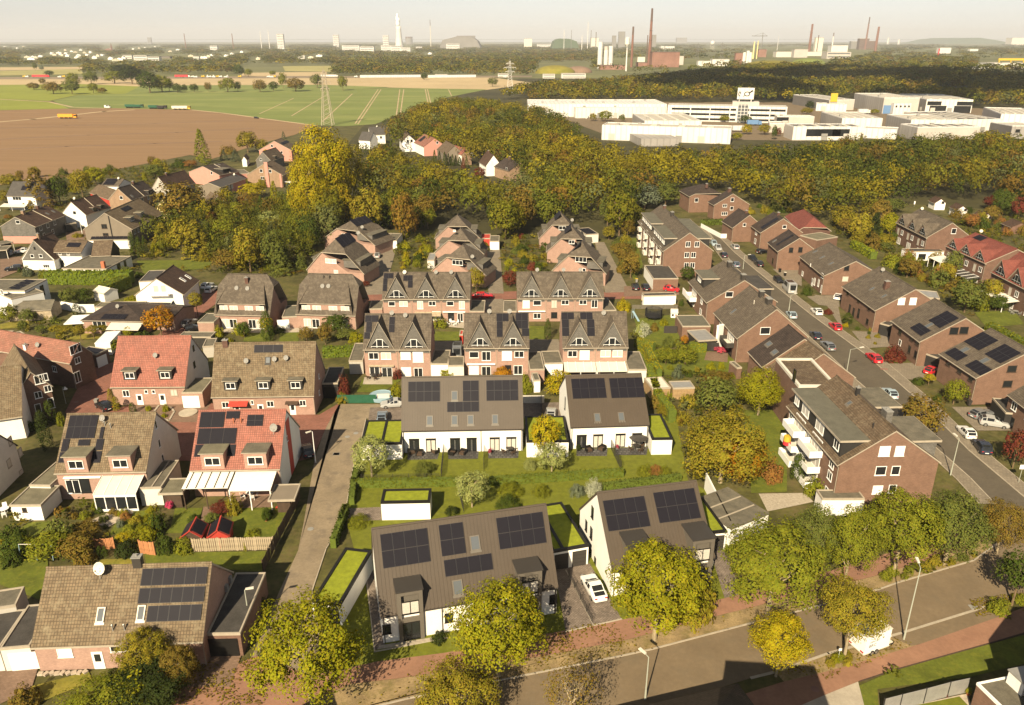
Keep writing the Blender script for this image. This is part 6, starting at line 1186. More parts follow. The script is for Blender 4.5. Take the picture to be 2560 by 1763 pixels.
b=MB();b.slab([(-3,-1.1,.5),(2.6,-1.1,.5),(3.0,-1.1,1.2),(2.5,-1.1,2.6),(-2.8,-1.1,2.6),(-3.1,-1.1,1.4)],0,0,off=(0,2.2,0));ob('body',b.mesh('caravan_body','white'),t)
for x in(-1.6,.2,1.6):wob('d1',1.1,.8,t,(x,-1.115,1.75),(0,0,0))
for y in(-1.0,1.0):w=ob('wheel',wheel_mesh(),t,(0,y,.32));ob('rim',rim_mesh(),w)
b=TB((3.0,0,.5),(4.2,0,.5),.05,.05,5);ob('drawbar',b.mesh('drawbar','grey'),t)
# village row beyond the wood
def HV(lab,A,B,he,D,rg,wall,roof,**k):return House('village_house',lab,c4(*A),c4(*B),he,c4(*D)if isinstance(D,tuple)else D,c4(*rg),wall,roof,**k)
h=HV('white house with dark roof, front one of the pair by the green field',(75,290),(215,300),5.0,8.0,(140,190),'r_white','slater')
h=HV('white house with dark roof and dish, rear one of the pair by the green field',(215,228),(405,222),5.6,9.0,(300,130),'r_white','slater');h.winrow('F','w1',1.4,1.6,3.8,(h.L*.35,h.L*.7));h.dish(c4(300,140),m='owhite')
h=HV('white gabled village house with brown roof, left end of the row',(560,262),(595,318),5.4,(762,290),(690,236),'r_white','t_brown');h.win('R','d1',1.2,1.4,c4(675,305),c4(720,300))
h=HV('pink village house with pale red roof and solar strips',(745,318),(862,372),5.2,(1098,345),(1005,272),'r_pink','t_pink');h.win('R','w1',1.3,1.4,c4(1030,322));h.solar(c4(800,300),c4(900,255),2,2);b=BX(.3,h.y0-.04,0,h.L-.3,h.y0-.003,5.0);h.part('white_front',b,'r_white')
h=HV('brown village house with plain taupe roof, middle of the row',(1020,405),(1120,470),5.2,(1290,420),(1225,352),'r_taupe','t_brown')
h=HV('brick village house with red roof and one gable window',(1180,430),(1320,470),5.4,(1528,482),(1418,402),'b_buff','t_red');h.win('R','w1',1.3,1.5,c4(1442,467));h.skylight(1.2,1.2,c4(1322,405));b=BX(.3,h.y0-.04,0,h.L-.3,h.y0-.003,5.2);h.part('white_front',b,'r_white')
h=HV('small brown roofed village house with white ground floor',(1530,555),(1612,606),4.8,(1740,560),(1690,462),'r_white','t_choc');h.win('R','s1',1.4,1.6,c4(1690,565));h.chimney(1,.8,.8,None,u=h.L*.3)
h=HV('dark roofed village house with aerial at the right end of the row',(1712,610),(1895,665),4.8,(2025,600),(1990,545),'b_buff','t_dark');h.win('F','w1',1.5,1.5,c4(1865,640));h.chimney(1,.8,1,None,u=h.L*.3)
# warehouses
def hall(lab,A,B,h,D,c=c6,wall='h_white',roof='h_roof',side=None,**k):
 f=Flat('warehouse',lab,c(*A),c(*B),h,c(*D)if isinstance(D,tuple)else D,wall,roof,k.pop('rim','h_white'),cat='warehouse',rimw=.5,rimh=.4)
 if side:
  b=BX(-.25,0.05,0,-.035,f.D-.05,h-.2);f.part('side_wall',b,side)
 for fr in(.18,.4,.62,.84):
  if k.get('sl',True):b=MB();w=f.L*.05;b.box(f.L*fr-w/2,f.D*.15,h,f.L*fr+w/2,f.D*.85,h+.3);ob('skylight',b.mesh('hall_skylight','owhite'),f.o)
 if f.L>25:
  for i in range(int(f.L/14)):
   if(i*7+len(lab))%3:f.door('F',c((A[0]*(f.L-14*i-6)+B[0]*(14*i+6))/f.L,A[1]+9),4,4.2,'grey' if i%2 else 'h_clad',name='gate')
   b=BX(f.L*.1+i*13,f.D*(.3+.4*(i%2)),h,f.L*.1+i*13+2,f.D*(.3+.4*(i%2))+2,h+1.2);f.part('roof_vent',b,'zinc')
 return f
hall('rear part of the very long white warehouse before the wood',(75,150),(1330,150),10,(1500,108),c5,roof='h_white',sl=False)
f=hall('front part of the very long white warehouse with a canopy on posts',(505,183),(1330,178),8,(1330,152),c5,roof='h_roof',sl=False)
for u in(8,20,34):b=TB((u,-6,0),(u,-6,6),.4,.4,6);f.part('post',b,'h_white')
of=Flat('office_building','long white office building with rows of windows and a sign tower',c5(1340,155),(1969,268),12,16,'h_white','h_roof','h_white',cat='office building')
for z in(9.4,5.6,1.9):of.winrow('F','d2',2.6,1.5,z,[of.L*(.03+.0185*i)for i in range(52)if not 29<i<35 and(i%9)])
u0=of.L*.635;b=BX(u0-8,2,11.9,u0+12,14,15.2);of.part('roof_block',b,'h_clad')
b=BX(u0-3.8,-2.5,0,u0+3.8,-.04,13.6)
gt=of.part('glass_stair',b,'glass2')
for i in range(6):b=BX(u0-3.9,-2.62,i*2.4+1,u0+3.9,-2.51,i*2.4+1.35);ob('mullion',b.mesh('mullion','h_white'),gt)
for i in range(4):b=MB();x=u0-3.8+i*2.53;b.box(x-.2,-2.66,0,x+.2,-2.515,13.6);ob('mullion',b.mesh('mullion','h_white'),gt)
b=BX(u0-3.5,4,15.2,u0-2.9,4.6,17);b.box(u0+5.5,4,15.2,u0+6.1,4.6,17);b.box(u0-5,3.5,17,u0+7.5,5,25.5);sg=of.part('roof_sign',b,'h_white')
b=MB()
for k in range(14):
 a0,a1=6.283*k/14,6.283*(k+1)/14
 for cx,cz,r in((u0+2.3,21,2.0),):b.tube((cx+r*cos(a0),3.42,cz+r*.75*sin(a0)),(cx+r*cos(a1),3.42,cz+r*.75*sin(a1)),.3,.3,4)
 if k<12:b.tube((u0-3.4+.7*cos(a0),3.42,21+1.6*sin(a0)),(u0-3.4+.7*cos(a1),3.42,21+1.6*sin(a1)),.26,.26,4)
b.tube((u0+3.4,3.42,21.4),(u0+6.2,3.42,23.6),.25,.7,5);b.tube((u0+.6,3.42,20.2),(u0-.6,3.42,19.0),.2,.2,4);ob('emblem',b.mesh('horn_emblem','black'),sg)
hall('white flat warehouse with grey lean-to roof and dark facade panels, by the wood',(745,340),(1915,374),9,(688,312),c5,side='h_grey');f3=Flat('canopy','grey sloping lean-to roof in front of the white warehouse',c5(1098,462),c5(1440,458),4.5,c5(1390,395),'h_grey','h_grey','h_grey',cat='canopy')
w=[o for o in COL.objects if o.name.startswith('warehouse')][-1]
hh=hall('grey sided warehouse with pale ribbed roof behind the white one',(1130,302),(1645,302),10,(955,236),c5,side='h_grey')
g3=Flat('facade_annex','low white annex with black solar band on its front, right end of the white warehouse',c5(1635,376),c5(1912,376),7.5,8,'h_white','h_roof','h_white',cat='annex');b=BX(.5,-.3,5.2,g3.L-.5,-.05,7.3);g3.part('solar_band',b,'solar');g3.winrow('F','d1',1.4,1.4,3.4,[g3.L*f for f in(.2,.28,.44,.5,.82,.9)])
K1=hall('grey warehouse with dark side and a yellow sign on its roof edge',(558,110),(786,108),9,(340,62),side='h_dark',roof='h_dark',wall='h_clad');b=BX(.5,-.8,7.5,7,-.2,15);K1.part('yellow_sign',b,'yellow')
hall('low white warehouse in front of the yellow signed one',(440,146),(715,152),6,14,sl=False)
K3=hall('tall grey warehouse with a blue gate, before the shaded wood',(1055,92),(1376,92),13,(815,50),wall='h_clad',side='h_grey');K3.door('F',c6(1085,190),8,7,'blue',name='gate')
K3b=Flat('office_annex','white two storey office annex at the tall grey warehouse',c6(1145,140),c6(1300,140),9,8,'h_white','h_roof','h_white',cat='annex');K3b.winrow('F','d1',1.6,1.5,6.5,[K3b.L*f for f in(.15,.4,.65,.88)])
K4=hall('white warehouse with dark shopfront windows, before the shaded wood',(1440,106),(1860,110),11,(1200,56),side='h_grey');K4.winrow('F','d2',4.5,3.2,8,[K4.L*f for f in(.08,.17,.27,.72,.83,.94)]);K4.winrow('F','d3',14,6,3,[K4.L*.27,K4.L*.8])
hall('white fronted warehouse with dark domelight roof',(1705,290),(2125,286),9,(1330,217),side='h_clad',roof='h_dark');hall('big pale warehouse with domelights at the right edge',(2115,240),(2500,250),11,(1700,172),side='h_clad')
hall('beige warehouse with ribbed dark side, middle of the cluster',(675,277),(1040,280),10,(425,218),side='h_grey');hall('beige warehouse with ribbed side and dark dock door',(1300,292),(1705,294),10,(1045,242),side='h_grey').door('L',c6(1100,340),8,5,'black',name='dock_door')
hall('low beige warehouse with striped skylights behind the near wood',(1360,358),(1925,354),8,(1225,328),wall='h_clad',side='h_grey',roof='h_dark');K10=hall('grey warehouse block at the right edge behind the near wood',(2215,346),(2440,346),8,(2020,312),wall='h_grey',side='h_dark',sl=False);K10.winrow('F','d1',3,2,5,[K10.L*.25])
K11=hall('white office warehouse with four dark windows, nearest of the cluster',(235,354),(850,356),8.2,(145,327),side='h_clad',roof='h_dark');K11.win('F','d3',11,4.4,c6(425,405),c6(502,405),c6(580,405),c6(660,405))
K12=hall('low taupe warehouse with two dark windows left of the cluster',(85,260),(422,264),7,(15,247),wall='h_clad',sl=False);K12.win('F','d1',5,4,c6(110,291),c6(155,291));hall('low white hall behind the near trees, centre of the cluster',(870,368),(1170,382),6,16,sl=False);hall('taupe low hall behind red tree',(15,322),(150,325),6,14,wall='h_clad',sl=False)
hall('low grey roofed hall at right between big ones',(1915,320),(2120,318),6,12,wall='h_grey',roof='h_dark',sl=False)
# far industry and skyline
def at(px,base,dist=None):
 if dist is None:return P(px,max(base,104.5),0)
 r=ray(px,base);return Vector((r.x*dist/r.y,dist,0))
def tower(lab,px,base,top,w0,w1,m,cat,name,dist=None,n=10,cap=None,group=None,bands=0):
 p=at(px,base,dist);h=hat(p,top);k=mp(p);o=thg(name,lab,cat,(p.x,p.y,0),0,group);b=MB()
 f=.8 if cap else 1;b.tube((0,0,-2),(0,0,h*f),w0*k/2,(w0+(w1-w0)*f)*k/2,n);ob('shaft',b.mesh('shaft',m),o)
 if cap:b=TB((0,0,h*f),(0,0,h),(w0+(w1-w0)*f)*k/2+.05,w1*k/2,n);ob('head',b.mesh('head',cap),o)
 for i in range(bands):b=MB();z=h*(.45+.5*i/max(1,bands));r=(w0+(w1-w0)*z/h)*k/2+.3;b.tube((0,0,z),(0,0,z+h*.012),r,r,n);ob('ring',b.mesh('ring','stackd'),o)
 return o
def block(lab,x0,x1,base,top,m,cat='industrial building',name='industrial_building',dist=None,depth=.6,roofm=None,wins=0,gable=False):
 a=at(x0,base,dist);c=at(x1,base,dist);h=hat(a,top);w=c.x-a.x;o=thg(name,lab,cat,(a.x,a.y,0));b=MB();d=max(4,w*depth)
 if gable:b.slab([(0,0,0),(w,0,0),(w,0,h*.6),(w/2,0,h),(0,0,h*.6)],0,0,off=(0,d,0))
 else:b.box(0,0,-.5,w,d,h)
 ob('wall',b.mesh('block_wall',m),o);b=MB()
 if gable:b.slab([(-.3,-.3,h*.6-.1),(w/2,-.3,h+.1),(w/2,d,h+.1),(-.3,d,h*.6-.1)][::-1],-.3);b.slab([(w/2,-.3,h+.1),(w+.3,-.3,h*.6-.1),(w+.3,d,h*.6-.1),(w/2,d,h+.1)],-.3)
 else:b.box(-.3,-.3,h+.003,w+.3,d+.3,h+.4+h*.02)
 ob('roof',b.mesh('block_roof',roofm or 'h_roof'),o)
 if wins:
  rows=max(2,min(wins,int(h/4)))
  for r in range(rows):
   b=MB();z=h*(r+.45)/rows;b.box(w*.04,-.35,z,w*.96,-.02,z+h*.32/rows);ob('window',b.mesh('window_band','glass2'),o)
 return o
tower('tallest brick chimney, dark at its top, beside the red factory',1622,166,21,9.5,4.6,'stackr','chimney','brick_chimney',cap='stackd',bands=3)
tower('second brick chimney left of the red factory',1578,168,66.6,6.6,4.2,'stackr','chimney','brick_chimney',cap='stackd')
tower('thin black chimney left of the tallest brick one',1616,150,88,2.4,2.2,'stackd','chimney','steel_chimney')
for x,b_,t,w,lab in((1499,172,105,12.5,'tallest white silo at the left of the silo group'),(1514,164,116,10.5,'middle white silo of the group'),(1526,164,115,11.5,'right white silo of the group')):tower(lab,x,b_,t,w,w,'h_white','silo','silo',cap='h_clad' if t==116 else None)
o=tower('slim white water tower with a drum head before the brick chimneys',1565,178,116,4,3,'h_white','water tower','water_tower');p=at(1565,178);b=MB();hz=hat(p,116);b.lathe([(1.5,hz-2),(5,hz+4),(5,hat(p,95)),(.5,hat(p,93))],12);ob('tank',b.mesh('tank','h_white'),o)
block('big red steel factory with an outside conveyor',1629,1697,168,131,'rust',roofm='stackd')
p=at(1650,167);q=at(1695,167);o=thg('conveyor','grey slanting conveyor on the front of the red factory','conveyor',(p.x,p.y,0));b=MB();w=q.x-p.x;b.hexa([(w*.05,-12,24),(w,-12,4),(w,-6,4),(w*.05,-6,24),(w*.05,-12,29),(w,-12,9),(w,-6,9),(w*.05,-6,29)]);ob('gallery',b.mesh('gallery','zinc'),o);b=TB((w*.5,-9,0),(w*.5,-9,15),1,1,5);ob('support',b.mesh('support','stackd'),o)
for a in((1592,1628,166,157,'rust','low red shed between the two brick chimneys'),(1594,1612,155,143,'owhite','pale pipework building between the chimneys'),(1500,1565,174,164,'rust','low pink hall under the white silos'),(1697,1708,162,141,'h_clad','pale filter tower at the right of the red factory'),(1745,1777,165,153,'h_white','left low white hall by the hill'),(1780,1822,165,149,'h_white','right low white hall by the hill'),(1837,1855,160,133,'rust','brown mill building left of the white silos'),(1895,1915,143,124,'rust','brown mill building right of the yellow tower'),(1652,1686,124,116,'h_white','white hall far behind the red factory'),(1692,1717,108,94.5,'far_grey','big grey boxy plant on the horizon')):
 block(a[5],a[0],a[1],a[2],a[3],a[4],roofm='stackd' if a[4]in('rust','stackr')else None)
for x,lab in((1859,'left white silo of the mill'),(1868,'middle white silo of the mill'),(1874,'right white silo of the mill')):tower(lab,x,158,127 if x==1868 else 131,9,8,'h_white','silo','silo')
tower('slim yellowish mill tower with pipes, left of two',1882,147,104,5,3,'r_yellow','tower','mill_tower');tower('slim yellowish mill tower, right of two',1891,147,102,3,2.4,'r_yellow','tower','mill_tower')
o=thg('water_tower','white ball shaped water tower on legs','water tower',tuple(at(1780,124)));p=at(1780,124);b=MB();r=5.6*mp(p);c=hat(p,108);b.lathe([(r*sin(a*.314),c-r*cos(a*.314))for a in range(1,11)],14);ob('tank',b.mesh('tank','h_white'),o)
for s in(-1,-.3,.3,1):b=TB((s*r*.8,0,-1),(s*r*.7,0,c),.9,.9,5);ob('leg',b.mesh('leg','owhite'),o)
tower('brick chimney left of the beige plant tower',2022,133,60,7.5,4.6,'stackr','chimney','brick_chimney',bands=2);tower('slanting looking tall brick chimney on the dark plant block',2162,124,43,5.0,2.8,'stackr','chimney','brick_chimney',cap='stackd');tower('broader brick chimney right of the dark plant block',2187,133,67,7.0,4.8,'stackr','chimney','brick_chimney',cap='stackr')
tower('white steel stack of the white plant',2079,125,82,4,2.2,'h_white','chimney','steel_chimney',cap='stackd')
tower('short dark stack with a small steam puff',2045,105,88,2.4,2,'stackd','chimney','steel_chimney',dist=3600)
for a in((2035,2054,135,95,'owhite','beige plant tower with ladders'),(2077,2118,132,114,'h_white','upper white block of the plant'),(2066,2126,147,131,'h_clad','lower pale block of the plant with window rows'),(1984,2018,144,124,'h_clad','white stepped plant block at the left'),(2018,2066,140,130,'owhite','low cream halls below the brick chimney'),(2146,2170,124,97,'stackd','dark plant block under the tall chimney'),(2170,2186,124,103,'stackd','lower dark plant block'),(2126,2146,122,104,'far_grey','grey pipe frame of the plant'),(2348,2376,134,120,'h_white','white hall beside the red advertising pylon'),(2527,2570,114,95,'r_pale','pale factory with red base at the right edge'),(2425,2445,128,123,'h_white','small white hall before the dark poplars'),(2285,2306,106,102.5,'h_white','long white hall on the horizon'),(1940,1985,143,130,'owhite','cream row of low halls before the hill')):
 block(a[5],a[0],a[1],a[2],a[3],a[4],wins=2 if 'window' in a[5]else 0)
tower('red advertising pylon in the flat land',2345,142,122,3.2,3.2,'red','pylon sign','advertising_pylon',n=4)
tower('white tower block on the horizon, left of two',2219,113,94,6,4.5,'h_white','tower block','tower_block',n=4);tower('white tower block on the horizon, right of two',2246,113,99,6,6,'h_white','tower block','tower_block',n=4)
block('white and yellow roofed market tents with yellow gantry',2482,2600,171,158,'h_white','tent','market_tent')
p=at(2484,170);q=at(2610,170);o=thg('gantry','long yellow gantry frame over the white tents','gantry',(p.x,p.y-12,0));w=q.x-p.x;b=MB();z=hat(p,151);b.box(0,-1.5,z,w,1.5,z+4.5);ob('beam',b.mesh('beam','yellow'),o)
for f in(.02,.25,.5,.75,.98):b=BX(w*f-1,-1,0,w*f+1,1,z);ob('post',b.mesh('post','yellow'),o)
block('long white row of parked trailers below the gantry',2430,2495,172,168,'h_white','trailer row','trailer_row')
b=MB();p=at(2445,103.5,14000);k=mp(p)
prof=[(-100,0),(-84,3),(-62,7),(-38,12),(-20,13.5),(-8,15),(4,15.5),(14,14),(30,12),(50,9),(66,6.5),(84,3),(110,0)]
q=[(x*k,0,z*k-10)for x,z in prof];b.slab(q,0,0,off=(0,1500,0));o=ob('hill',b.mesh('hill','hill'),None,(p.x,p.y,0));o['kind']='structure'
p=at(998,106,7200);k=mp(p);o=thg('cooling_tower','white cooling tower with a steam plume','cooling tower',(p.x,p.y,0));hz=hat(p,66);b=MB();b.lathe([(10.6*k*1.0,0),(8.2*k,hz*.35),(6.6*k,hz*.7),(6.3*k,hz*.85),(6.9*k,hz)],16);ob('shell',b.mesh('cooling_shell','h_white',True),o)
rr=random.Random(4);b=MB()
for i in range(9):
 z=hz+i*2.9*k;r=(6.2-i*.42)*k*rr.uniform(.8,1.1);x=rr.uniform(-1.2,1.0)*k-i*.25*k;b.lathe([(r*sin(a*.449)+.1,z+r-r*cos(a*.449))for a in range(8)],10,0,(x,0))
tag(ob('steam_plume',b.mesh('steam_plume','steam',True),None,(p.x,p.y,0)),'white steam rising from the cooling tower','steam')
tower('round dark gasometer beside the cooling tower',1023,111,92,18,18,'far_grey','gasometer','gasometer',n=16,cap='stackd')
tower('thin pale stack with dark tip right of the gasometer',1077,106,50,1.8,1.4,'owhite','chimney','steel_chimney',6500,cap='stackd')
block('white tower block in front of the cooling tower',958,972,116,89,'h_white','tower block','tower_block',wins=6);block('tall white tower block left of centre, nearest of all',695,711,126,86,'h_white','tower block','tower_block',wins=10);block('white tower block between the other two',834,848,118,88,'h_white','tower block','tower_block',wins=6)
for x0,x1,b_,t,lab in((953,978,128,114,'stepped white flats, left part, below the cooling tower'),(978,1002,131,115,'stepped white flats, middle part'),(1002,1026,132,119,'stepped white flats, right part'),(900,935,131,117,'row of white flats left of the stepped ones'),(856,898,128,114,'long white flats behind trees'),(1116,1149,126,110,'broad white block alone in the woods'),(526,544,128,115,'white cubic house block in the left town'),(1040,1055,124,117,'small white block right of the stepped flats'),(1343,1377,120,111,'pale hall before the dark mound')):block(lab,x0,x1,b_,t,'h_white','flats','apartment_block',wins=3)
block('grey tower block in the left town',370,379,110,94,'far_grey','tower block','tower_block',wins=6)
def mound(lab,x0,x1,base,hs,m,dist=None,dy=300):
 a,c=at(x0,base,dist),at(x1,base,dist);n=len(hs);b=MB();q=[(a.x+(c.x-a.x)*i/(n-1),a.y,(hat(a,h)if h else-5))for i,h in enumerate(hs)]
 b.slab(q,0,0,off=(0,dy,0));o=ob('hill',b.mesh('hill',m));o['kind']='structure';o['label']=lab;return o
def dome(x0,x1,base,top,m,m2=None,ry=.8):
 a,c=at(x0,base),at(x1,base);h=hat((a+c)/2,top);r=(c.x-a.x)/2;b=MB()
 b.lathe([(1.0,-.5)]+[(max(.02,cos(t*pi/16)**1.0),sin(t*pi/16))for t in range(0,9)][0:9],28);o=ob('hill',b.mesh('hill',m,True),None,((a.x+c.x)/2,a.y+r*ry*.6,0));o.scale=(r,r*ry,h);o['kind']='structure';return o
dome(1338,1440,184,164,'lawn_dry');dome(1412,1482,182,166,'pav_b');dome(1870,2010,166,152,'lawn_dry');dome(1985,2070,160,146,'field2')
mound('',1097,1203,107.5,[0,101,98,96,94,91.5,92,90.5,92,91,96,103,0],'far_grey',6000);mound('',1378,1450,110,[0,103,98,96.5,97,97,98,101,104,0],'hill',5500)
mound('',-300,2900,102.0,[98.5,98.8,99.0,98.7,99.2,99.3,99.0,99.4,99.2,99.0,98.8,99.3,99.0,99.2,98.6,99.1,99.0],'hill',20000,2000)
block('steelworks gallery on top of the long grey mound',1142,1188,108,90.5,'far_grey',dist=6200,depth=.2,roofm='stackd')
for x,t,w,lab in((1410,76,1.6,'left thin white stack above the dark mound'),(1428,75,1.4,'second thin grey stack above the dark mound'),(1455,89,2.2,'short white stack at the plant in the centre'),(1469,55,1.8,'tall thin white stack in the centre'),(1477,75,2.0,'grey stack beside the tall thin white one'),(1490,80,2.0,'grey stack right of the thin ones'),(653,79,2.0,'white stack left of the tall white tower block'),(673,77,2.0,'white stack nearer to the tall white tower block'),(463,84,2.2,'left red lattice mast on the horizon'),(582,84,2.2,'right red lattice mast on the horizon'),(1489,81,1.6,'thin dark stack near the white silos'),(1945,90,1.2,'thin stack right of the crane')):
 tower(lab,x,106,t,w,w*.8,'stackr' if 'red' in lab else('far_grey' if 'grey' in lab or 'dark' in lab[:12]else 'h_white'),'chimney' if 'mast' not in lab else 'mast','steel_chimney' if 'mast' not in lab else 'radio_mast',dist=5200,n=6)
for x0,x1,t,lab in((1530,1540,90,'left blast furnace silhouette'),(1546,1562,80,'right blast furnace silhouette with skew hoist'),(1630,1640,88,'blast furnace behind the tallest chimney'),(1476,1496,95,'yellowish plant block in the centre'),(1310,1330,97,'pale tank group on the horizon')):block(lab,x0,x1,109,t,'far_grey' if 'furnace' in lab else 'owhite',dist=6500,roofm='far_grey')
p=at(1905,106,4000);k=mp(p);o=thg('tower_crane','grey tower crane on the horizon','crane',(p.x,p.y,0));b=MB();hz=hat(p,82);b.tube((0,0,0),(0,0,hz),1.6,1.6,4);ob('mast',b.mesh('crane_mast','far_grey'),o);b=MB();zj=hat(p,90);b.tube((-27*k,0,zj),(12*k,0,zj),1.3,1.3,4);b.tube((0,0,hz),(-22*k,0,zj),.5,.5,3);b.tube((0,0,hz),(11*k,0,zj),.5,.5,3);ob('jib',b.mesh('crane_jib','far_grey'),o)
o=block('brown brick church nave in the left town',262,282,128,121,'stackr','church','church',gable=True);p=at(280,128);b=MB();q=p-o.location;b.lathe([(5,0),(5,hat(p,117)),(4,hat(p,116)),(.2,hat(p,108))],4,0,(q.x,q.y));ob('steeple',b.mesh('steeple','stackr'),o)
def pylon(lab,px,base,top,m,arms=3,wpx=None,aw=1.0):
 p=at(px,base);h=hat(p,top);o=thg('power_pylon',lab,'pylon',(p.x,p.y,0));w=h*.095;b=MB()
 for sx in(-1,1):
  for sy in(-1,1):b.tube((sx*w,sy*w,0),(sx*.6,sy*.6,h*.93),.26,.16,4)
 n=12
 for i in range(n):
  z0,z1=h*.93*i/n,h*.93*(i+1)/n;w0,w1=w+(.6-w)*i/n,w+(.6-w)*(i+1)/n
  for s in(-1,1):
   b.tube((-w0,s*w0,z0),(w1,s*w1,z1),.07,.07,3);b.tube((w0,s*w0,z0),(-w1,s*w1,z1),.1,.1,3);b.tube((s*w0,-w0,z0),(s*w1,w1,z1),.1,.1,3)
 b.tube((0,0,h*.9),(0,0,h),.2,.1,4);ob('tower',b.mesh('pylon_tower',m),o)
 for i in range(arms):
  z=h*(.62+.12*i);L=h*(.15,.19,.12)[i]*aw;a=TB((-L,0,z),(L,0,z),.2,.2,4);a.tube((-L,0,z),(0,0,z+h*.05),.12,.12,3);a.tube((L,0,z),(0,0,z+h*.05),.12,.12,3)
  for x in(-L,L,-L*.55,L*.55):a.tube((x,0,z),(x,0,z-1.6),.12,.12,3)
  ob('crossarm',a.mesh('crossarm',m),o)
 return o
pylon('slender pale lattice pylon at the edge of the ploughed field',820,313,165,'trim',3,aw=.55);pylon('white and red lattice pylon before the green mound',1275,232,147,'h_white',3)
for x,b_,t in((1742,150,106),(1803,150,104),(1660,140,112)):pylon(f'distant grey lattice pylon, {"left" if x < 1700 else "middle" if x < 1780 else "right"} one behind the factories',x,b_,t,'far_grey',3)
rr=random.Random(8);n=0
TOWN=[(x,y)for x,y in zip(*[iter([125,136,131,139,140,134,147,138,152,140,160,135,163,142,183,132,186,146,190,141,207,134,213,139,222,133,60,145,68,150,75,146,85,148,95,143,270,150,280,153,290,151,302,148,240,142,250,140,230,147,470,142,495,147,506,147,516,144,524,140,40,122,55,118,8,118,330,124,345,122,360,120,385,118,420,130,440,126,560,142,640,150,575,136,600,132,770,146,790,142,1070,136,160,127,175,130,198,127])]*2)]
for x,y in TOWN:
 n+=1;p=at(x,y);s=rr.uniform(4.5,8.5)*mp(p)*1.6;h=rr.uniform(8,10.5);a=rr.uniform(-.5,.5)
 o=thg('far_house',('white gabled house with brown roof among the trees of the left town','pale house with grey roof among the trees of the left town','cream house with dark roof among the trees of the left town')[n%3],'house',(p.x,p.y,0),a,'houses of the left town')
 s=max(9,min(s,26));b=MB();b.slab([(0,0,0),(s,0,0),(s,0,h*.55),(s/2,0,h),(0,0,h*.55)],0,0,off=(0,9,0));ob('wall',cch(('fhw',n%6),lambda:b.mesh('far_wall',('r_white','r_white','r_cream')[n%3])),o)
 r=MB();r.slab([(-.5,-.4,h*.5),(-.5,9.4,h*.5),(s/2,9.4,h+.2),(s/2,-.4,h+.2)][::-1],.3);r.slab([(s/2,-.4,h+.2),(s/2,9.4,h+.2),(s+.5,9.4,h*.5),(s+.5,-.4,h*.5)][::-1],.3);ob('roof',cch(('fhr',n%6),lambda:r.mesh('far_roof',('t_brown','felt','t_choc')[n%3])),o)
 for q in(.3,.65):b=BX(s*q-.7,-.06,2,s*q+.7,-.005,3.6);ob('window',cch(('fhwin',n%6,q),lambda:b.mesh('far_window','glass')),o)
for x0,x1,b_,t,lab in((308,330,147,138,'long flat roofed terrace in the left town, left'),(335,368,151,139,'long flat roofed terrace in the left town, middle'),(370,398,152,142,'long flat roofed terrace in the left town, right'),(400,425,146,141,'low taupe terrace right of the flat ones'),(483,498,149,141,'white low block in the left town'),(745,762,147,139,'pale low block in the woods'),(1088,1118,193,187,'cream low hall behind the motorway noise wall'),(1357,1387,196,186,'low white hall behind trees, left of two, near the mound'),(1404,1464,196,185,'low white hall behind trees, right of two, near the mound'),(1245,1270,193,185,'white shed left of the lattice pylon')):block(lab,x0,x1,b_,t,'r_pale' if 'taupe' not in lab else 'r_taupe','hall' if 'hall' in lab else 'terrace','low_hall' if 'hall' in lab else 'far_terrace',roofm='felt' if 'terrace' in lab else None,wins=2)
for x0,x1 in((900,1052),(1070,1190)):
 a,c=at(x0,194.5),at(x1,193.5);o=thg('noise_barrier',f'long pale noise barrier along the motorway, {"left" if x0 < 1000 else "right"} stretch','barrier',(a.x,a.y,0),atan2(c.y-a.y,c.x-a.x));L=(c-a).length;n=int(L/12)
 for i in range(n):b=BX(.05,0,0,L/n-.05,.3,4.2);ob('panel',cch(('nb',x0),lambda:b.mesh('noise_panel','h_white')),o,(i*L/n,0,0))
def lorry(lab,px,base,colr,L=16.0,h=4.0,cabm=None,flip=1,name='lorry',load=None):
 p=at(px,base);o=thg(name,lab,name,(p.x,p.y,.05),0);b=BX(-L/2,-1.3,.9,L/2-2.8 if flip>0 else L/2,1.3,h);ob('body',b.mesh('lorry_body',colr),o)
 b=MB();x=L/2-2.5;b.slab([(x,-1.25,.6),(x+2.3,-1.25,.6),(x+2.3,-1.25,2.0),(x+1.9,-1.25,3.2),(x,-1.25,3.3)],0,0,off=(0,2.5,0));ob('cab',b.mesh('lorry_cab',cabm or colr),o,(0,0,0)if flip>0 else(0,0,0))
 for x in(-L/2+1.2,-L/2+2.6,L/2-4.5,L/2-1.4):
  for y in(-1.1,1.1):ob('wheel',wheel_mesh(),o,(x,y,.5),(0,0,0),1.5)
 return o
lorry('red lorry on the motorway at the far left',103,193.5,'red',30);lorry('red lorry on the motorway, left of the pair',448,193.5,'red',14);lorry('red and white lorry on the motorway, right of the pair',465,193.5,'red',14,cabm='white')
lorry('white lorry on the motorway behind the lone trees',824,193,'h_white',30)
for i,x in enumerate((62,68,150,160,482,490,508,525,535,545,552,565,600,672,680,686,890,1262)):lorry('white van driving on the motorway',x,193.5+(i%3)*.7,'h_white' if i%3 else 'yellow',6,2.6,name='van')['group']='white vans on the motorway'
for q,lab,m in((c5(1990,395),'white lorry in the warehouse car park','h_white'),(c6(870,235),'white lorry between the grey warehouses','h_white'),(c6(1420,215),'grey lorry before the shopfront warehouse','grey'),(c5(2120,340),'blue lorry by the office end','blue')):lorry(lab,*q,m,11)
for x,lab in((519,'white marquee by the motorway, left of three'),(534,'white marquee by the motorway, middle of three'),(569,'white marquee by the motorway, right of three')):tower(lab,x,193,186.5,9,.3,'h_white','tent','marquee',n=6)
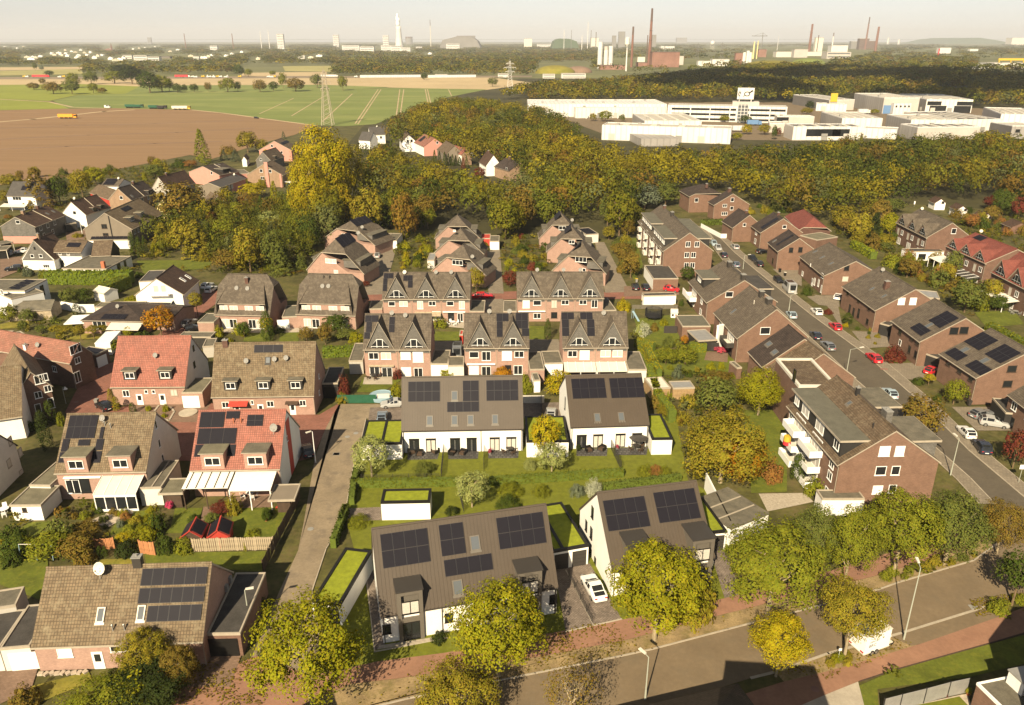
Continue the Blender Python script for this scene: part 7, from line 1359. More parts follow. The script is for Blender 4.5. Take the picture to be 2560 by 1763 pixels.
def machine(lab,px,base,L,m,h=3.2,name='farm_trailer',cat='trailer',cab=None):
 p=at(px,base);o=thg(name,lab,cat,(p.x,p.y,.02));b=MB();b.slab([(-L/2,-1.2,1.1),(L/2,-1.2,1.1),(L/2+.3,-1.2,h),(-L/2-.2,-1.2,h)],0,0,off=(0,2.4,0));ob('body',b.mesh('machine_body',m),o)
 if cab:b=MB();x=L/2+.6;b.box(x,-1.15,.7,x+2.3,1.15,3.3);c=ob('cab',b.mesh('machine_cab',cab),o);g=BX(x+.3,-1.18,2.0,x+2.34,1.18,3.0);ob('windows',g.mesh('cab_windows','glass'),c)
 for x in(-L*.3,0,L*.3):
  for y in(-1.2,1.2):ob('wheel',wheel_mesh(),o,(x,y,.65),(0,0,0),2.0)
 b=TB((L/2,0,.9),(L/2+2,0,.8),.12,.12,4);ob('drawbar',b.mesh('drawbar','dmetal'),o);return o
machine('green farm trailer on the field track, left one of the first pair',*cA(588,489),8,'plasg',name='farm_trailer');machine('dark green tractor coupled to the trailer on the field track',*cA(622,489),6,'plasg',3.0,'tractor','tractor','plasg')
machine('green trailer standing on the field track, middle of the row',*cA(694,493),8,'plasg');machine('dark tractor standing on the field track beside the green trailer',*cA(728,494),6,'dmetal',3.0,'tractor','tractor','dmetal');machine('white tipper lorry with yellow cab on the field track',*cA(815,497),14,'owhite',3.4,'tipper_lorry','lorry','yellow')
machine('orange beet harvester working on the ploughed field',*cA(300,537),12,'orange',3.6,'beet_harvester','harvester','orange');b=MB();
car('van','white',cA(488,489),cA(600,489),'white van at the left end of the field track',name='parked_van',cat='van');car('estate','black',cA(1161,537),cA(1260,545),'dark car standing on the track between the two fields')
# trees of the street and the gardens
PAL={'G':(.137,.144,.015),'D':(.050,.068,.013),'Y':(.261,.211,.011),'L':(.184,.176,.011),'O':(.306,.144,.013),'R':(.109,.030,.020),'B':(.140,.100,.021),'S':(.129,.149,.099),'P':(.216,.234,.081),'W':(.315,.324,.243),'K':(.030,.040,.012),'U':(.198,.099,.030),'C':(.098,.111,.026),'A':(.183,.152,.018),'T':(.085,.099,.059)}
def T(c,kind,bx,by,top,w,col,label,**k):
 x,y,_,t=c(bx,by,0,top);s=c(w,0)[0]-c(0,0)[0]
 return tpx(kind,(x,y),t,s,PAL[col],label,**k)
GS='street trees along the front road'
T(cG,'street',2010,1300,520,690,'L','big green street tree at the lower end of the lane by the bungalow garage',clear=.2,group=GS,i=0)
T(cI,'street',990,1045,440,560,'L','large green street tree hiding the middle of the front terrace',clear=.2,group=GS,i=1)
T(cI,'street',745,1350,905,480,'A','green yellow street tree cut by the bottom edge below the front terrace',clear=.15,group=GS,i=2)
T(cI,'sparse',1400,1400,890,400,'B','half bare brownish street tree at the bottom edge on the road side',clear=.2,group=GS,i=1)
T(cI,'street',1890,838,205,560,'L','large green street tree in front of the front duplex',clear=.2,group=GS,i=3)
T(cI,'bush',2130,765,505,280,'A','yellowing bush at the foot of the duplex street tree',clear=.0);T(cI,'bush',2035,730,610,150,'Y','bright yellow low shrub beside the yellowing bush')
T(cK,'street',590,735,55,680,'G','largest street tree, right of the front duplex, with trunk at the red path',clear=.22,group=GS,i=0)
T(cK,'streetb',1100,560,-30,360,'G','tall green tree behind the largest street tree, above the parked trailer',clear=.2,group=GS,i=1)
T(cK,'streetb',880,470,-20,330,'C','darker green tree between the largest street tree and the garages',clear=.2,group=GS,i=0)
T(cK,'street',645,1150,690,400,'Y','small bright yellow street tree standing on the south verge',clear=.28,group=GS,i=1)
T(cK,'street',1105,1030,450,450,'A','round olive street tree beside the white box trailer',clear=.4,group=GS,i=2)
T(cK,'street',1440,462,-150,520,'G','big green tree with leaning trunk before the apartment house gable',clear=.22,group=GS,i=3)
T(cK,'street',1780,400,-120,480,'C','big green tree right of the leaning trunk, beside the street corner',clear=.2,group=GS,i=1)
T(cK,'street',2130,330,-60,300,'B','brownish green tree at the street corner, right end of the big group',clear=.2,group=GS,i=2)
T(cK,'mid',2235,672,285,300,'D','green tree cut by the right edge beyond the road',clear=.3,group=GS)
T(cK,'bush',2165,745,640,170,'G','clipped round bush on the verge island at the right');T(cK,'bush',2300,670,600,110,'G','clipped bush at the right edge beside the tree')
T(cH,'light',283,808,520,255,'P','pale green young tree on the lawn corner by the lane',clear=.22,i=0);T(cH,'light',928,1000,748,235,'P','pale green young tree in the middle of the lawn hedge',clear=.2,i=1)
T(cH,'midoval',1392,690,395,220,'Y','slim orange young tree in front of the double grass garage',clear=.25,i=2);T(cH,'light',1440,785,578,215,'P','pale whitish green young tree right of the orange one',clear=.18,i=2)
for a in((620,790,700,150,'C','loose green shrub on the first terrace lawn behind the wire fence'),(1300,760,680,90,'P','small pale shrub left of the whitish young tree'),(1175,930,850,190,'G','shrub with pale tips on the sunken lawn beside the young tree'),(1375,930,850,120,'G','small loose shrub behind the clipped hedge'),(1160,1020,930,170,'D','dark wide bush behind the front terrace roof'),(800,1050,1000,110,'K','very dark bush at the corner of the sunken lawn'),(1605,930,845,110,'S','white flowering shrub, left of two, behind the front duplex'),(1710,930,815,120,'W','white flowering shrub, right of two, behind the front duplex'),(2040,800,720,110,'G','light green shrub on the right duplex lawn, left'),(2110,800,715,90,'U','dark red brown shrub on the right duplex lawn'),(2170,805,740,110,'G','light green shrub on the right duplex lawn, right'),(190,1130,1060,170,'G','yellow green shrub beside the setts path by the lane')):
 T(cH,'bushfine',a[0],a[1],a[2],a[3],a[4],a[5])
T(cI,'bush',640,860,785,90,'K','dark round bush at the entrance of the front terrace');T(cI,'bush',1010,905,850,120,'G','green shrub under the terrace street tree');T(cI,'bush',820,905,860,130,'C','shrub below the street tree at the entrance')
HC=(.095,.105,.012)
hedge('hedge','clipped hedge between the two rows of new houses, left part',pts(cH,190,870,820,858),1.0,1.3,HC);hedge('hedge','clipped hedge between the two rows of new houses, right part',pts(cH,1050,855,1890,800),1.0,1.3,HC)
hedge('hedge','short dark clipped hedge along the lane by the lawn corner',pts(cH,155,985,170,860,195,760),.9,1.3,(.06,.075,.012));hedge('hedge','dark clipped hedge block along the lower lane by the setts path',pts(cH,85,1125,115,1040),.8,1.5,(.05,.065,.012));hedge('hedge','dark clipped hedge running down the lower lane',pts(cG,2150,280,2230,65),.9,1.5,(.05,.065,.012))
hedge('hedge','dark low hedge along the back of the front duplex',pts(cH,1780,890,2260,830),.9,1.2,(.05,.06,.012))
T(cJ,'street',270,985,470,560,'A','great golden green tree right of the front duplex garages',clear=.08,i=0);T(cJ,'street',390,965,640,330,'O','orange golden half of the great tree, in front',clear=.06,i=2)
T(cJ,'mid',235,520,250,290,'C','dark olive round tree behind the great golden one');T(cJ,'street',525,535,205,310,'L','bright yellow green round tree beside the mansard extension',clear=.15,i=1);T(cJ,'bush',630,990,830,170,'U','brown pink faded bush on the apartment lawn')
T(cJ,'column',785,970,800,95,'D','dark cone shaped conifer by the apartment balconies',clear=0,i=0);T(cJ,'bush',930,1080,950,190,'G','rounded green hedge bush at the apartment corner');T(cJ,'mid',1600,680,375,290,'B','dark brown green tree on the street side of the apartment house');T(cJ,'mid',2240,890,610,190,'R','red leaved tree at the right edge beside the dark van',clear=.15)
T(cJ,'bush',1455,175,65,165,'R','round dark red bush in the front garden by the red estate car');T(cJ,'midoval',1672,330,250,85,'Y','lollipop shaped yellow small tree in a front garden',clear=.35);T(cJ,'mid',1840,460,280,160,'G','round green bushy tree before the large solar house');T(cJ,'bush',1740,440,385,70,'D','low dark bush in front of the solar house');T(cJ,'bush',1610,330,275,90,'D','dark low shrub beside the lollipop tree')
T(cE,'bush',1063,690,630,70,'D','dark round bush on the verge before the first broad brick house');T(cE,'column',1293,855,795,55,'D','small dark cone tree in the second front garden',clear=0,i=1);T(cE,'bush',1285,875,845,40,'Y','small yellow ball bush beside the dark cone');T(cE,'bush',1185,800,765,60,'R','brown low shrub on the second driveway edge')
g='shrubs of the garden left of the brick street'
for a in(('bush',100,1000,840,170,'P','pale cream tree like shrub left of the dark fence panels'),('bush',395,870,780,135,'L','bright lime shrub beside the trampoline'),('bush',280,940,820,120,'B','brown green shrub behind the fence panels'),('mid',420,1350,1110,300,'G','green spreading garden tree, left of two, by the privacy wall'),('mid',660,1350,1090,320,'G','green spreading garden tree, right of two, by the privacy wall'),('midoval',650,1110,980,110,'O','orange tipped shrub before the zinc canopy'),('bush',450,1140,1000,190,'C','dark loose shrub left of the orange tipped one'),('bush',570,1525,1330,150,'T','blue green egg shaped clipped bush on the lawn'),('bush',335,1450,1360,110,'A','yellowish ball bush left of the blue green egg'),('bush',480,1420,1345,90,'G','green ball bush behind the blue green egg'),('bush',810,1460,1370,80,'A','small yellow ball bush right of the egg'),('bush',710,1510,1420,110,'D','low dark green bush right of the egg'),('bush',985,1420,1310,130,'L','lime ball bush by the terrace chairs'),('bush',1115,1410,1300,95,'L','clipped lime cube bush by the terrace'),('bush',1250,1530,1440,100,'G','round dark bush near the brick shed'),('bush',225,1460,1330,110,'G','bushy end of the yellow hedge'),('bush',615,620,530,80,'D','dark bush beside the long white shed'),('bush',540,650,590,90,'B','brown low bush at the corner of the long white shed'),('mid',690,320,110,200,'D','dark green tree in front of the far apartment gable'),('mid',1060,1595,1440,330,'B','dark olive tree top left of the bright yellow tree')):T(c8,a[0],a[1],a[2],a[3],a[4],a[5],a[6])
hedge('hedge','bright yellow clipped hedge, curved arm by the gabled duplex',pts(c8,60,1130,170,1220,260,1400,330,1520),1.3,1.9,(.26,.22,.012));hedge('hedge','bright yellow clipped hedge, short arm facing the lawn',pts(c8,60,1120,260,1180),1.2,1.8,(.24,.2,.012));hedge('hedge','yellow green clipped hedge block before the zinc canopy',pts(c8,730,1190,900,1195),1.4,2.0,(.2,.18,.012))
hedge('hedge','bright clipped hedge behind the first broad brick house',pts(cE,1330,415,1440,480),2.0,2.2,(.17,.19,.014),leaf=.45,dens=11);hedge('hedge','long clipped hedge behind the nearest brick houses',pts(cE,2110,900,2330,1010),1.6,2.0,(.12,.13,.014),leaf=.45,dens=11);hedge('hedge','dark hedge around the orange street end house',pts(cE,455,285,560,280),2.0,1.8,(.05,.06,.012),leaf=.45,dens=11)
T(cD,'bush',2110,765,680,110,'Y','yellow feathery bush by the end of the red lane');T(cD,'bush',2235,925,835,110,'W','whitish loose bush on the play lawn');T(cD,'mid',1690,1310,1140,190,'Y','large bright yellow green bush left of the rear duplex',clear=.02);T(cD,'bush',1485,1290,1150,90,'G','tall green bush left of the yellow one');T(cD,'bush',1330,1190,1115,125,'O','orange bush before the middle gabled duplex');T(cD,'bush',985,1195,1125,140,'L','yellow green bush at the white garage of the gabled row');T(cD,'bush',655,1205,1135,75,'R','red round bush by the first gabled duplex');T(cD,'bush',1605,1200,1130,70,'K','dark bush by the tiny white shed');T(cD,'bush',930,870,800,110,'G','green bush on the shaded lawn between the gabled duplexes');T(cD,'column',1620,950,820,45,'D','narrow dark hedge tree between the right gabled houses')
T(cD,'mid',1375,610,500,110,'R','reddish small tree by the middle estate lane');T(cD,'column',430,780,680,75,'L','bright yellow green cone tree by the half hipped duplex');T(cD,'mid',260,900,775,190,'D','fresh green bushy tree right of the half hipped duplex');T(cD,'mid',190,980,840,110,'B','brown orange bush, right of the pair');T(cD,'mid',70,960,860,110,'B','brown orange bush, left of the pair');T(cD,'mid',450,610,570,60,'R','small red bush by the estate lane')
hedge('hedge','long green hedge behind the three dormer terrace',pts(cD,190,1060,400,1050),1.8,2.0,(.1,.13,.014),leaf=.45,dens=11);T(cD,'mid',390,1010,890,110,'L','yellow green tree between the terrace and the gabled duplex');T(cD,'mid',320,950,870,150,'C','green tree behind the long hedge');T(cH,'bush',100,290,130,100,'R','dark red tall bush at the parking court');T(cH,'bush',90,330,255,90,'A','yellow brown bush below the dark red one');T(cH,'bush',440,300,190,90,'L','lime loose bush behind the silver saloon')
rr=random.Random(21)
def scat(poly,n,sizes,cols,label,group,kinds=('bush',),hh=(.7,1.1),seed=1,minsep=1.6):
 r=random.Random(seed);q=[P(p)for p in poly];xs=[p.x for p in q];ys=[p.y for p in q];put=[];tries=0
 n=max(3,int(n*.72))
 while len(put)<n and tries<n*40:
  tries+=1;x=r.uniform(min(xs),max(xs));y=r.uniform(min(ys),max(ys));ins=False
  for i in range(len(q)):
   a,b=q[i],q[(i+1)%len(q)]
   if(a.y>y)!=(b.y>y)and x<(b.x-a.x)*(y-a.y)/(b.y-a.y)+a.x:ins=not ins
  if not ins or any((x-u)**2+(y-v)**2<minsep**2 for u,v in put):continue
  put.append((x,y));w=r.uniform(*sizes);c=r.choice(cols);k=r.choice(kinds);f=r.uniform(.8,1.25);nm={'G':'green','D':'dark green','Y':'yellow','L':'lime','O':'orange','R':'dark red','B':'brown','C':'olive','A':'golden','U':'russet','S':'silvery','K':'blackish','T':'blue green','P':'pale green'}[c]
  lb=f'{nm} {"slim conifer" if k in ("column","cone") else "tree" if k in ("mid","midoval") else "shrub"} {label}'
  tree(k,(x,y,0),w*r.uniform(*hh)*(2.4 if k in('column','cone')else 1.25 if k in('mid','midoval')else .85),w,tuple(v*f for v in PAL[c]),lb,group=group,clear=.1 if k in('mid','midoval')else 0,world=True,name='shrub' if k=='bush' else None,cat='shrub' if k=='bush' else 'tree')
BM=('bush','bush','bush','mid')
scat(pts(cD,650,280,880,290,860,500,620,500),26,(1.6,3.6),'GLDLAYC','between the left and middle stepped columns','garden of the left strip',seed=1)
scat(pts(cD,1330,290,1600,290,1600,420,1640,500,1330,520),30,(1.6,3.8),'GLDLARC','between the middle and right stepped columns','garden of the right strip',seed=2)
scat(pts(cD,1990,300,2180,300,2180,560,2080,560),9,(3,6),'GCABB','beside the lane right of the stepped columns','right column shrubs',BM,seed=3)
T(cD,'mid',1160,640,480,120,'A','golden climbing tree on the corner of the middle column')
scat(pts(cD,520,120,890,120,890,250,680,265,540,230),9,(5,8),'CGABC','behind the left and middle stepped columns','trees behind columns',('mid','midoval'),(1,1.3),41,4);scat(pts(cD,1200,120,1560,120,1560,250,1330,270,1210,240),9,(5,8),'CGACD','behind the middle and right stepped columns','trees behind columns',('mid','midoval'),(1,1.3),42,4);scat(pts(cD,1960,140,2190,140,2190,290,2000,290),6,(5,8),'CGAC','behind the right stepped column','trees behind columns',('mid','midoval'),(1,1.3),43,4)
for a in((cF,'column',322,870,620,95,'K','tall dark columnar conifer, front one by the solar duplex'),(cF,'column',350,690,550,80,'D','columnar conifer with golden top behind the front one'),(cF,'bush',215,750,670,80,'D','dark round bush at the left house corner'),(cF,'bush',410,715,620,70,'G','green rounded bush beside the columnar conifers'),(cF,'column',790,610,520,55,'A','golden cone tree by the dark car, right of two'),(cF,'column',755,580,470,40,'A','thin golden cone tree by the dark car, left of two'),(cF,'column',898,625,560,45,'D','small dark green cone in front of the red duplex'),(cF,'bush',998,615,575,50,'L','lime bush in the ring bed, left'),(cF,'bush',1115,620,565,55,'L','lime bush in the ring bed, right'),(cF,'bush',1100,660,630,50,'L','low lime bush below the ring bed'),(cF,'mid',785,215,125,110,'G','green tree left of the red tiled gable'),(cF,'bush',1330,410,362,70,'D','climbing green shrub at the white gable corner'),(cF,'bush',2290,520,470,60,'R','red brown shrub right of the open garage'),(cF,'bush',2300,560,490,60,'D','green shrub at the end of the red court')):
 T(*a)
for a in(('bush',800,350,235,150,'K','round very dark clipped bush between the orange screens'),('mid',930,240,130,180,'L','golden green tree left of the playhouses'),('mid',800,240,170,110,'Y','yellow shrub beside the golden green tree'),('bush',1060,330,190,130,'D','dark rounded bush left of the plank fence'),('bush',1175,325,220,150,'G','loose green bush at the start of the plank fence'),('column',650,345,275,35,'D','small dark cone, left of two, by the orange screen'),('column',685,345,275,35,'D','small dark cone, right of two, by the orange screen'),('mid',330,330,190,300,'G','bright green spreading tree at the left garden end'),('mid',500,350,170,260,'B','brown green tree in the middle of the left garden'),('mid',140,290,210,170,'G','low green tree at the left edge garden'),('mid',560,200,110,190,'B','brown shrubby tree by the pond garden'),('bush',1580,300,230,40,'L','yellow green climber on the plank fence'),('mid',1430,60,-30,150,'R','dark red japanese maple by the white patio roofs'),('bush',1500,70,-60,120,'A','golden shrub beside the dark red maple'),('bush',1360,110,60,120,'C','grey green low shrub above the red playhouse'),('bush',1715,90,15,80,'D','round green shrub in a pot on the lawn'),('bush',1620,215,170,110,'G','small shrub behind the plank fence posts'),('bush',1240,120,70,80,'D','palm like dark shrub on the lawn'),('bush',1010,190,40,120,'D','dark green tall shrub between the lawns'),('bush',620,40,-20,80,'G','green shrub at the stone garden')):
 T(cG,a[0],a[1],a[2],a[3],a[4],a[5],a[6])
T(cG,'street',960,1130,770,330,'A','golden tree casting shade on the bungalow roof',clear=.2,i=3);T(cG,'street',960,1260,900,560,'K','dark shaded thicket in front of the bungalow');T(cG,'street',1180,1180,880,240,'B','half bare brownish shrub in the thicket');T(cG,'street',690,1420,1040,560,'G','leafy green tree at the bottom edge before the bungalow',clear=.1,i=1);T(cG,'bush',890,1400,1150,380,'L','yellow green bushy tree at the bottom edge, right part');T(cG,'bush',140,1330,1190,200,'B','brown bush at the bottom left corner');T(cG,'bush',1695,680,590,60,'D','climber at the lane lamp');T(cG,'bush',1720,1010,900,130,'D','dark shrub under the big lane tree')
scat(pts(cG,-20,210,560,280,580,390,-20,420),9,(2.5,5),'DGBKC','in the shaded garden left behind the bungalow','shaded garden shrubs',BM,seed=5);scat(pts(cG,430,60,860,20,1000,60,1000,200,700,150,480,170),26,(.8,2.0),'GLDABUSC','in the stone garden below the glass patio roof','stone garden shrubs',seed=6,minsep=.9)
T(c3,'mid',2180,1190,770,420,'O','orange and gold maple tree at the red lane beside the hipped bungalow',clear=.2);T(cC,'midoval',1335,1060,880,110,'A','young golden tree at the bend of the red lane',clear=.35)
for i,(x,y)in enumerate(((915,1210),(1095,1245),(1270,1230),(770,1190),(1390,1180))):T(c3,'midoval',x,y,1030,190,'A',f'golden fruit tree in the row below the hipped bungalow, {("third","fourth","fifth","leftmost","rightmost")[i]} one' if i not in(0,)else 'golden fruit tree in the row below the hipped bungalow, second from the left',clear=.45)
for a in(('mid',1150,750,520,260,'D','dark rounded twin tree, right, in the white walled garden'),('mid',960,790,510,260,'C','rounded twin tree with golden tip, left, in the white walled garden'),('column',1040,900,760,110,'K','narrow dark shrub before the white garden wall'),('bush',375,380,215,165,'T','blue green ball tree by the white clad gable'),('bush',560,390,280,130,'T','grey green ball bush beside the ball tree'),('bush',1680,370,240,230,'C','dark spreading bush at the right end of the long hedge'),('bush',1590,370,300,110,'Y','yellow bush at the long hedge'),('bush',1880,400,300,160,'D','dark flat bush behind the white gabled house'),('bush',1780,730,650,330,'L','bright fern like plants before the white gable'),('mid',1740,1200,1050,170,'L','weeping yellow green tree by the white pavilion'),('bush',1900,1200,1100,250,'D','dark clipped bushes behind the pavilion'),('mid',140,1000,760,270,'G','wispy green willow like tree at the left lawn'),('mid',400,1010,810,220,'C','dark green apple tree beside the mossy shed'),('bush',640,960,840,110,'A','yellow leaved bush at the mossy shed'),('bush',720,1010,910,130,'C','tall leafy shrub before the canopy'),('mid',560,1150,1030,150,'C','green tree left of the golden fruit trees'),('mid',330,1120,960,140,'C','shrubby tree at the lawn edge'),('mid',1560,1330,1200,160,'D','green bush at the corner of the red tiles'),('bush',260,330,250,50,'D','small bush by the parked black car')):
 T(c3,a[0],a[1],a[2],a[3],a[4],a[5],a[6])
hedge('hedge','long tall green hedge below the flat roofed extension',pts(c3,700,470,1190,480,1560,470,1750,470),3.0,3.2,(.12,.15,.014),leaf=.55,dens=9);hedge('hedge','dark tall hedge with lit top beside the grey garden hut',pts(c3,1420,650,1690,530),3.0,3.0,(.1,.11,.012),leaf=.5,dens=9);T(c3,'bush',620,420,280,220,'G','rounded green start of the long hedge')
scat(pts(cC,1430,1165,1660,1165,1640,1240,1430,1240),8,(1.5,3.2),'GLDSA','in the garden below the left half hipped duplex','half hip garden left',BM,seed=13);scat(pts(cC,1800,1150,1900,1150,1900,1240,1800,1240),4,(1.6,3),'KDLG','between the gardens of the half hipped pair','half hip garden middle',('column','bush'),seed=14);T(cC,'mid',1800,1160,1050,110,'Y','yellow small tree at the terrace of the half hipped duplex')
MB_=[('mid',1230,420,130,330,'B','big brown olive round tree over the yellow house',.1),('midoval',1240,640,380,200,'A','tall golden green conifer like tree, centre of the belt',.05),('cone',1340,660,400,220,'A','tall golden spruce in the belt, right one',.02),('cone',1110,600,420,170,'A','tall golden spruce in the belt, left one',.02),('mid',1500,590,390,210,'G','fresh green bright tree in the middle belt',.05),('mid',1690,760,440,240,'A','large golden olive tree, left of three, behind the half hips',.05),('mid',1860,740,460,200,'C','large olive tree, middle of three, behind the half hips',.05),('mid',1540,740,590,200,'B','brown rounded tree before the large olive ones',.05),('cone',1900,770,560,170,'C','dark pointed tree right of the large olive ones',.02),('mid',2090,620,360,170,'D','dark green tall tree at the left stepped column',.05),('mid',1840,470,370,260,'P','pale grey green willow in the belt',.05),('cone',1960,350,150,95,'T','blue grey dense cone tree by the beige gable',0),('cone',1858,330,140,95,'L','bright lime cone tree beside the blue grey cone',0),('mid',1700,250,150,190,'Y','yellow shrubs below the beige gable',.05),('mid',1620,320,240,70,'R','red shrub in the old gardens',.05),('cone',1770,400,240,90,'D','dark spruce behind the willow',.02),('column',905,640,490,55,'D','dark columnar cypress, left of three',0),('column',950,660,520,40,'D','dark columnar cypress, middle of three',0),('column',985,640,520,35,'D','dark columnar cypress, right of three',0),('column',1045,640,560,45,'L','lime rounded column bush right of the cypresses',0),('cone',275,320,55,230,'B','broad drooping cedar at the left below the field',.02),('mid',410,300,100,150,'D','dark green tree right of the cedar',.05),('mid',560,250,55,160,'A','golden tree before the field, right of the dark one',.1),('mid',650,170,40,150,'L','bright golden green tree at the field edge',.1),('mid',500,230,170,90,'L','bright small tree below the golden one',.1),('mid',80,190,90,150,'A','golden bush tree at the far left field edge',.05),('mid',1050,130,20,150,'C','olive tree before the field, centre',.1),('bush',975,140,70,40,'L','narrow lime bush by the field houses',0),('mid',30,290,200,110,'A','golden low tree left of the slate roof',.05),('bush',50,390,365,60,'U','red brown ball bush at the left edge',0),('bush',520,520,490,90,'A','golden shrub before the big grey gable',0),('mid',2200,470,310,260,'B','brown olive tree under the yellow poplar',.05),('mid',2060,600,480,120,'C','olive tree left of the stepped column',.05),('mid',2010,450,380,130,'A','golden tree right in the belt',.05)]
for a in MB_:T(cC,*a[:7])
T(cA,'streetb',1480,1010,565,280,'Y','huge golden poplar standing over the old gardens, centre left',clear=.12,i=0);T(cA,'streetb',1410,1040,690,190,'Y','lower golden half of the huge poplar, front left',clear=.1,i=1);T(cA,'street',1560,960,600,200,'A','green gold right half of the huge poplar',clear=.1,i=2)
T(c2,'cone',620,430,5,230,'G','tall green pyramid tree at the edge of the ploughed field');T(c2,'mid',1160,300,20,270,'A','golden olive round tree by the field, left of the pink gable');T(c2,'mid',1330,290,130,180,'A','golden tree right of the round one');T(c2,'cone',870,390,265,110,'T','blue green conifer, left of the pair');T(c2,'cone',1010,400,265,140,'T','blue green conifer, right of the pair');T(c2,'column',1385,420,265,85,'Y','bright orange yellow slim tree before the slate gable');T(c2,'bush',920,310,190,200,'B','brown hedge bush at the field edge');T(c2,'bush',330,480,350,200,'D','dark rounded bush at the field edge');T(c2,'bush',100,540,370,240,'A','golden hedge bushes at the field edge');T(c2,'mid',470,480,400,180,'U','russet shrubs below the pyramid tree');T(c2,'cone',1590,130,40,60,'T','small bare blue spruce top by the pink gable')
for i,(x,y,c)in enumerate(((1130,690,'L'),(1230,690,'A'),(1330,720,'A'),(1400,700,'C'))):T(c2,'bush',x,y,590,130,c,f'clipped tall bush below the beige gable, {("first","second","third","fourth")[i]} from the left')
scat(pts(cC,1080,560,1420,560,1400,680,1060,660),12,(2.5,5),'GADCL','in the belt below the golden spruces','belt front shrubs',BM,seed=15,minsep=3);scat(pts(cC,1420,330,2050,330,2050,480,1420,470),26,(4,8),'CABGDU','in the belt of the old gardens','old garden belt',('mid','mid','midoval','bush'),seed=16,minsep=4);scat(pts(cC,1900,450,2080,450,2060,740,1900,730),12,(4,7),'CADG','between the belt and the stepped column','belt right end',('mid','bush'),seed=17,minsep=3.5)
scat(pts(cC,1400,680,2000,700,2000,780,1400,770),14,(2.5,5),'ACGL','behind the half hipped pair','behind half hips',BM,seed=18,minsep=3)
scat(pts(cC,0,150,260,80,760,60,1000,40,1300,20,1350,60,700,130,0,220),16,(3,6),'ACLGB','along the edge of the ploughed field','field edge trees',('mid','bush'),seed=19,minsep=4)
T(cE,'mid',240,170,30,190,'C','big grey green tree left of the far hipped brick house');T(cE,'mid',120,190,40,190,'S','pale willow like tree behind the long apartment house')
for a in(('mid',60,300,60,260,'A','golden olive tree left of the grey gabled terrace, front'),('mid',350,260,60,300,'C','dark olive tree behind the grey gabled terrace'),('cone',120,600,250,190,'K','dark blue spruce left of the grey gabled terrace'),('mid',270,700,510,260,'A','golden brown tree before the grey gabled terrace'),('mid',340,900,760,220,'B','brown orange tree in the right gardens'),('mid',1250,1500,1060,420,'C','big dark olive tree in the right gardens, front'),('mid',1680,1480,1290,190,'D','dark tree before the pergola of the red terrace'),('mid',1600,220,30,280,'R','dark red maple with bare trunk at the upper right'),('mid',1780,290,150,230,'C','olive rounded tree right of the cottages'),('mid',880,560,0,0,'G','x')):
 if a[4]:T(c7,*a)
scat(pts(c7,300,850,1120,930,1150,1060,900,1180,480,1090,330,940),26,(3,6.5),'BCADUG','in the wild gardens behind the broad brick houses','wild right gardens',BM,seed=20,minsep=2.6);scat(pts(c7,0,560,360,600,360,760,0,700),8,(3,6),'GADC','in the gardens left of the grey gabled terrace','left of gabled terrace',BM,seed=21,minsep=3);scat(pts(c7,1100,1080,1560,1200,1700,1500,1380,1520,1100,1330),14,(3,6),'DCGBA','in the gardens before the red gabled terraces','before red terraces',BM,seed=22,minsep=3)
scat(pts(c7,1000,280,1500,310,2000,500,2000,620,1850,560,1250,430),20,(3,6),'BCADU','in the meadow gardens between cottages and terraces','cottage gardens',BM,seed=23,minsep=3);scat(pts(c7,1650,150,2000,150,2000,480,1650,330),10,(5,9),'CDBR','in the dark corner at the upper right','upper right trees',('mid','midoval'),seed=24,minsep=4.5)
scat(pts(cE,1230,260,1560,300,1560,380,1400,440,1230,350),20,(4,8),'ACGBL','behind the barn and the broad brick houses','behind barn',('mid','mid','bush','midoval'),seed=26,minsep=4);T(cE,'cone',1440,360,215,100,'K','dark spruce among the golden trees, right of the barn')
scat(pts(cE,1310,880,1560,900,1480,1000,1430,960),9,(.8,1.6),'GADU','in the second and third front gardens','broad house front gardens',seed=28,minsep=1);scat(pts(cE,1420,990,1560,1010,1600,1100,1500,1080),8,(.8,1.6),'GADY','around the dark red round bush','red bush garden',seed=29,minsep=1);scat(pts(cE,-20,350,30,350,60,600,0,640),8,(3,6),'BCAG','by the lawn of the long apartment house','apartment lawn shrubs',BM,seed=30,minsep=3);scat(pts(cE,640,160,960,170,960,240,720,230),12,(2.5,5),'DCGA','behind the far street houses','behind far houses',BM,seed=31,minsep=3)
scat(pts(cH,2080,250,2320,230,2320,480,2150,440),12,(2,4.5),'CALBG','between the rear duplex garage and the golden tree','beside rear duplex',BM,seed=32,minsep=2.2);hedge('hedge','tall yellow green hedge running beside the rear duplex',pts(cH,2060,150,2120,330,2210,450),1.5,2.4,(.17,.18,.014))
scat(pts(cK,1340,500,1480,430,1980,340,1990,365,1480,510),16,(.9,1.8),'GGAC','in the grass strip under the big corner trees','corner grass strip',seed=33,minsep=1.2);scat(pts(cK,1000,1090,1010,1010,1130,1030,1180,1080,1080,1110),8,(.8,1.5),'AGLY','around the foot of the olive street tree','olive tree foot',seed=35,minsep=.7)
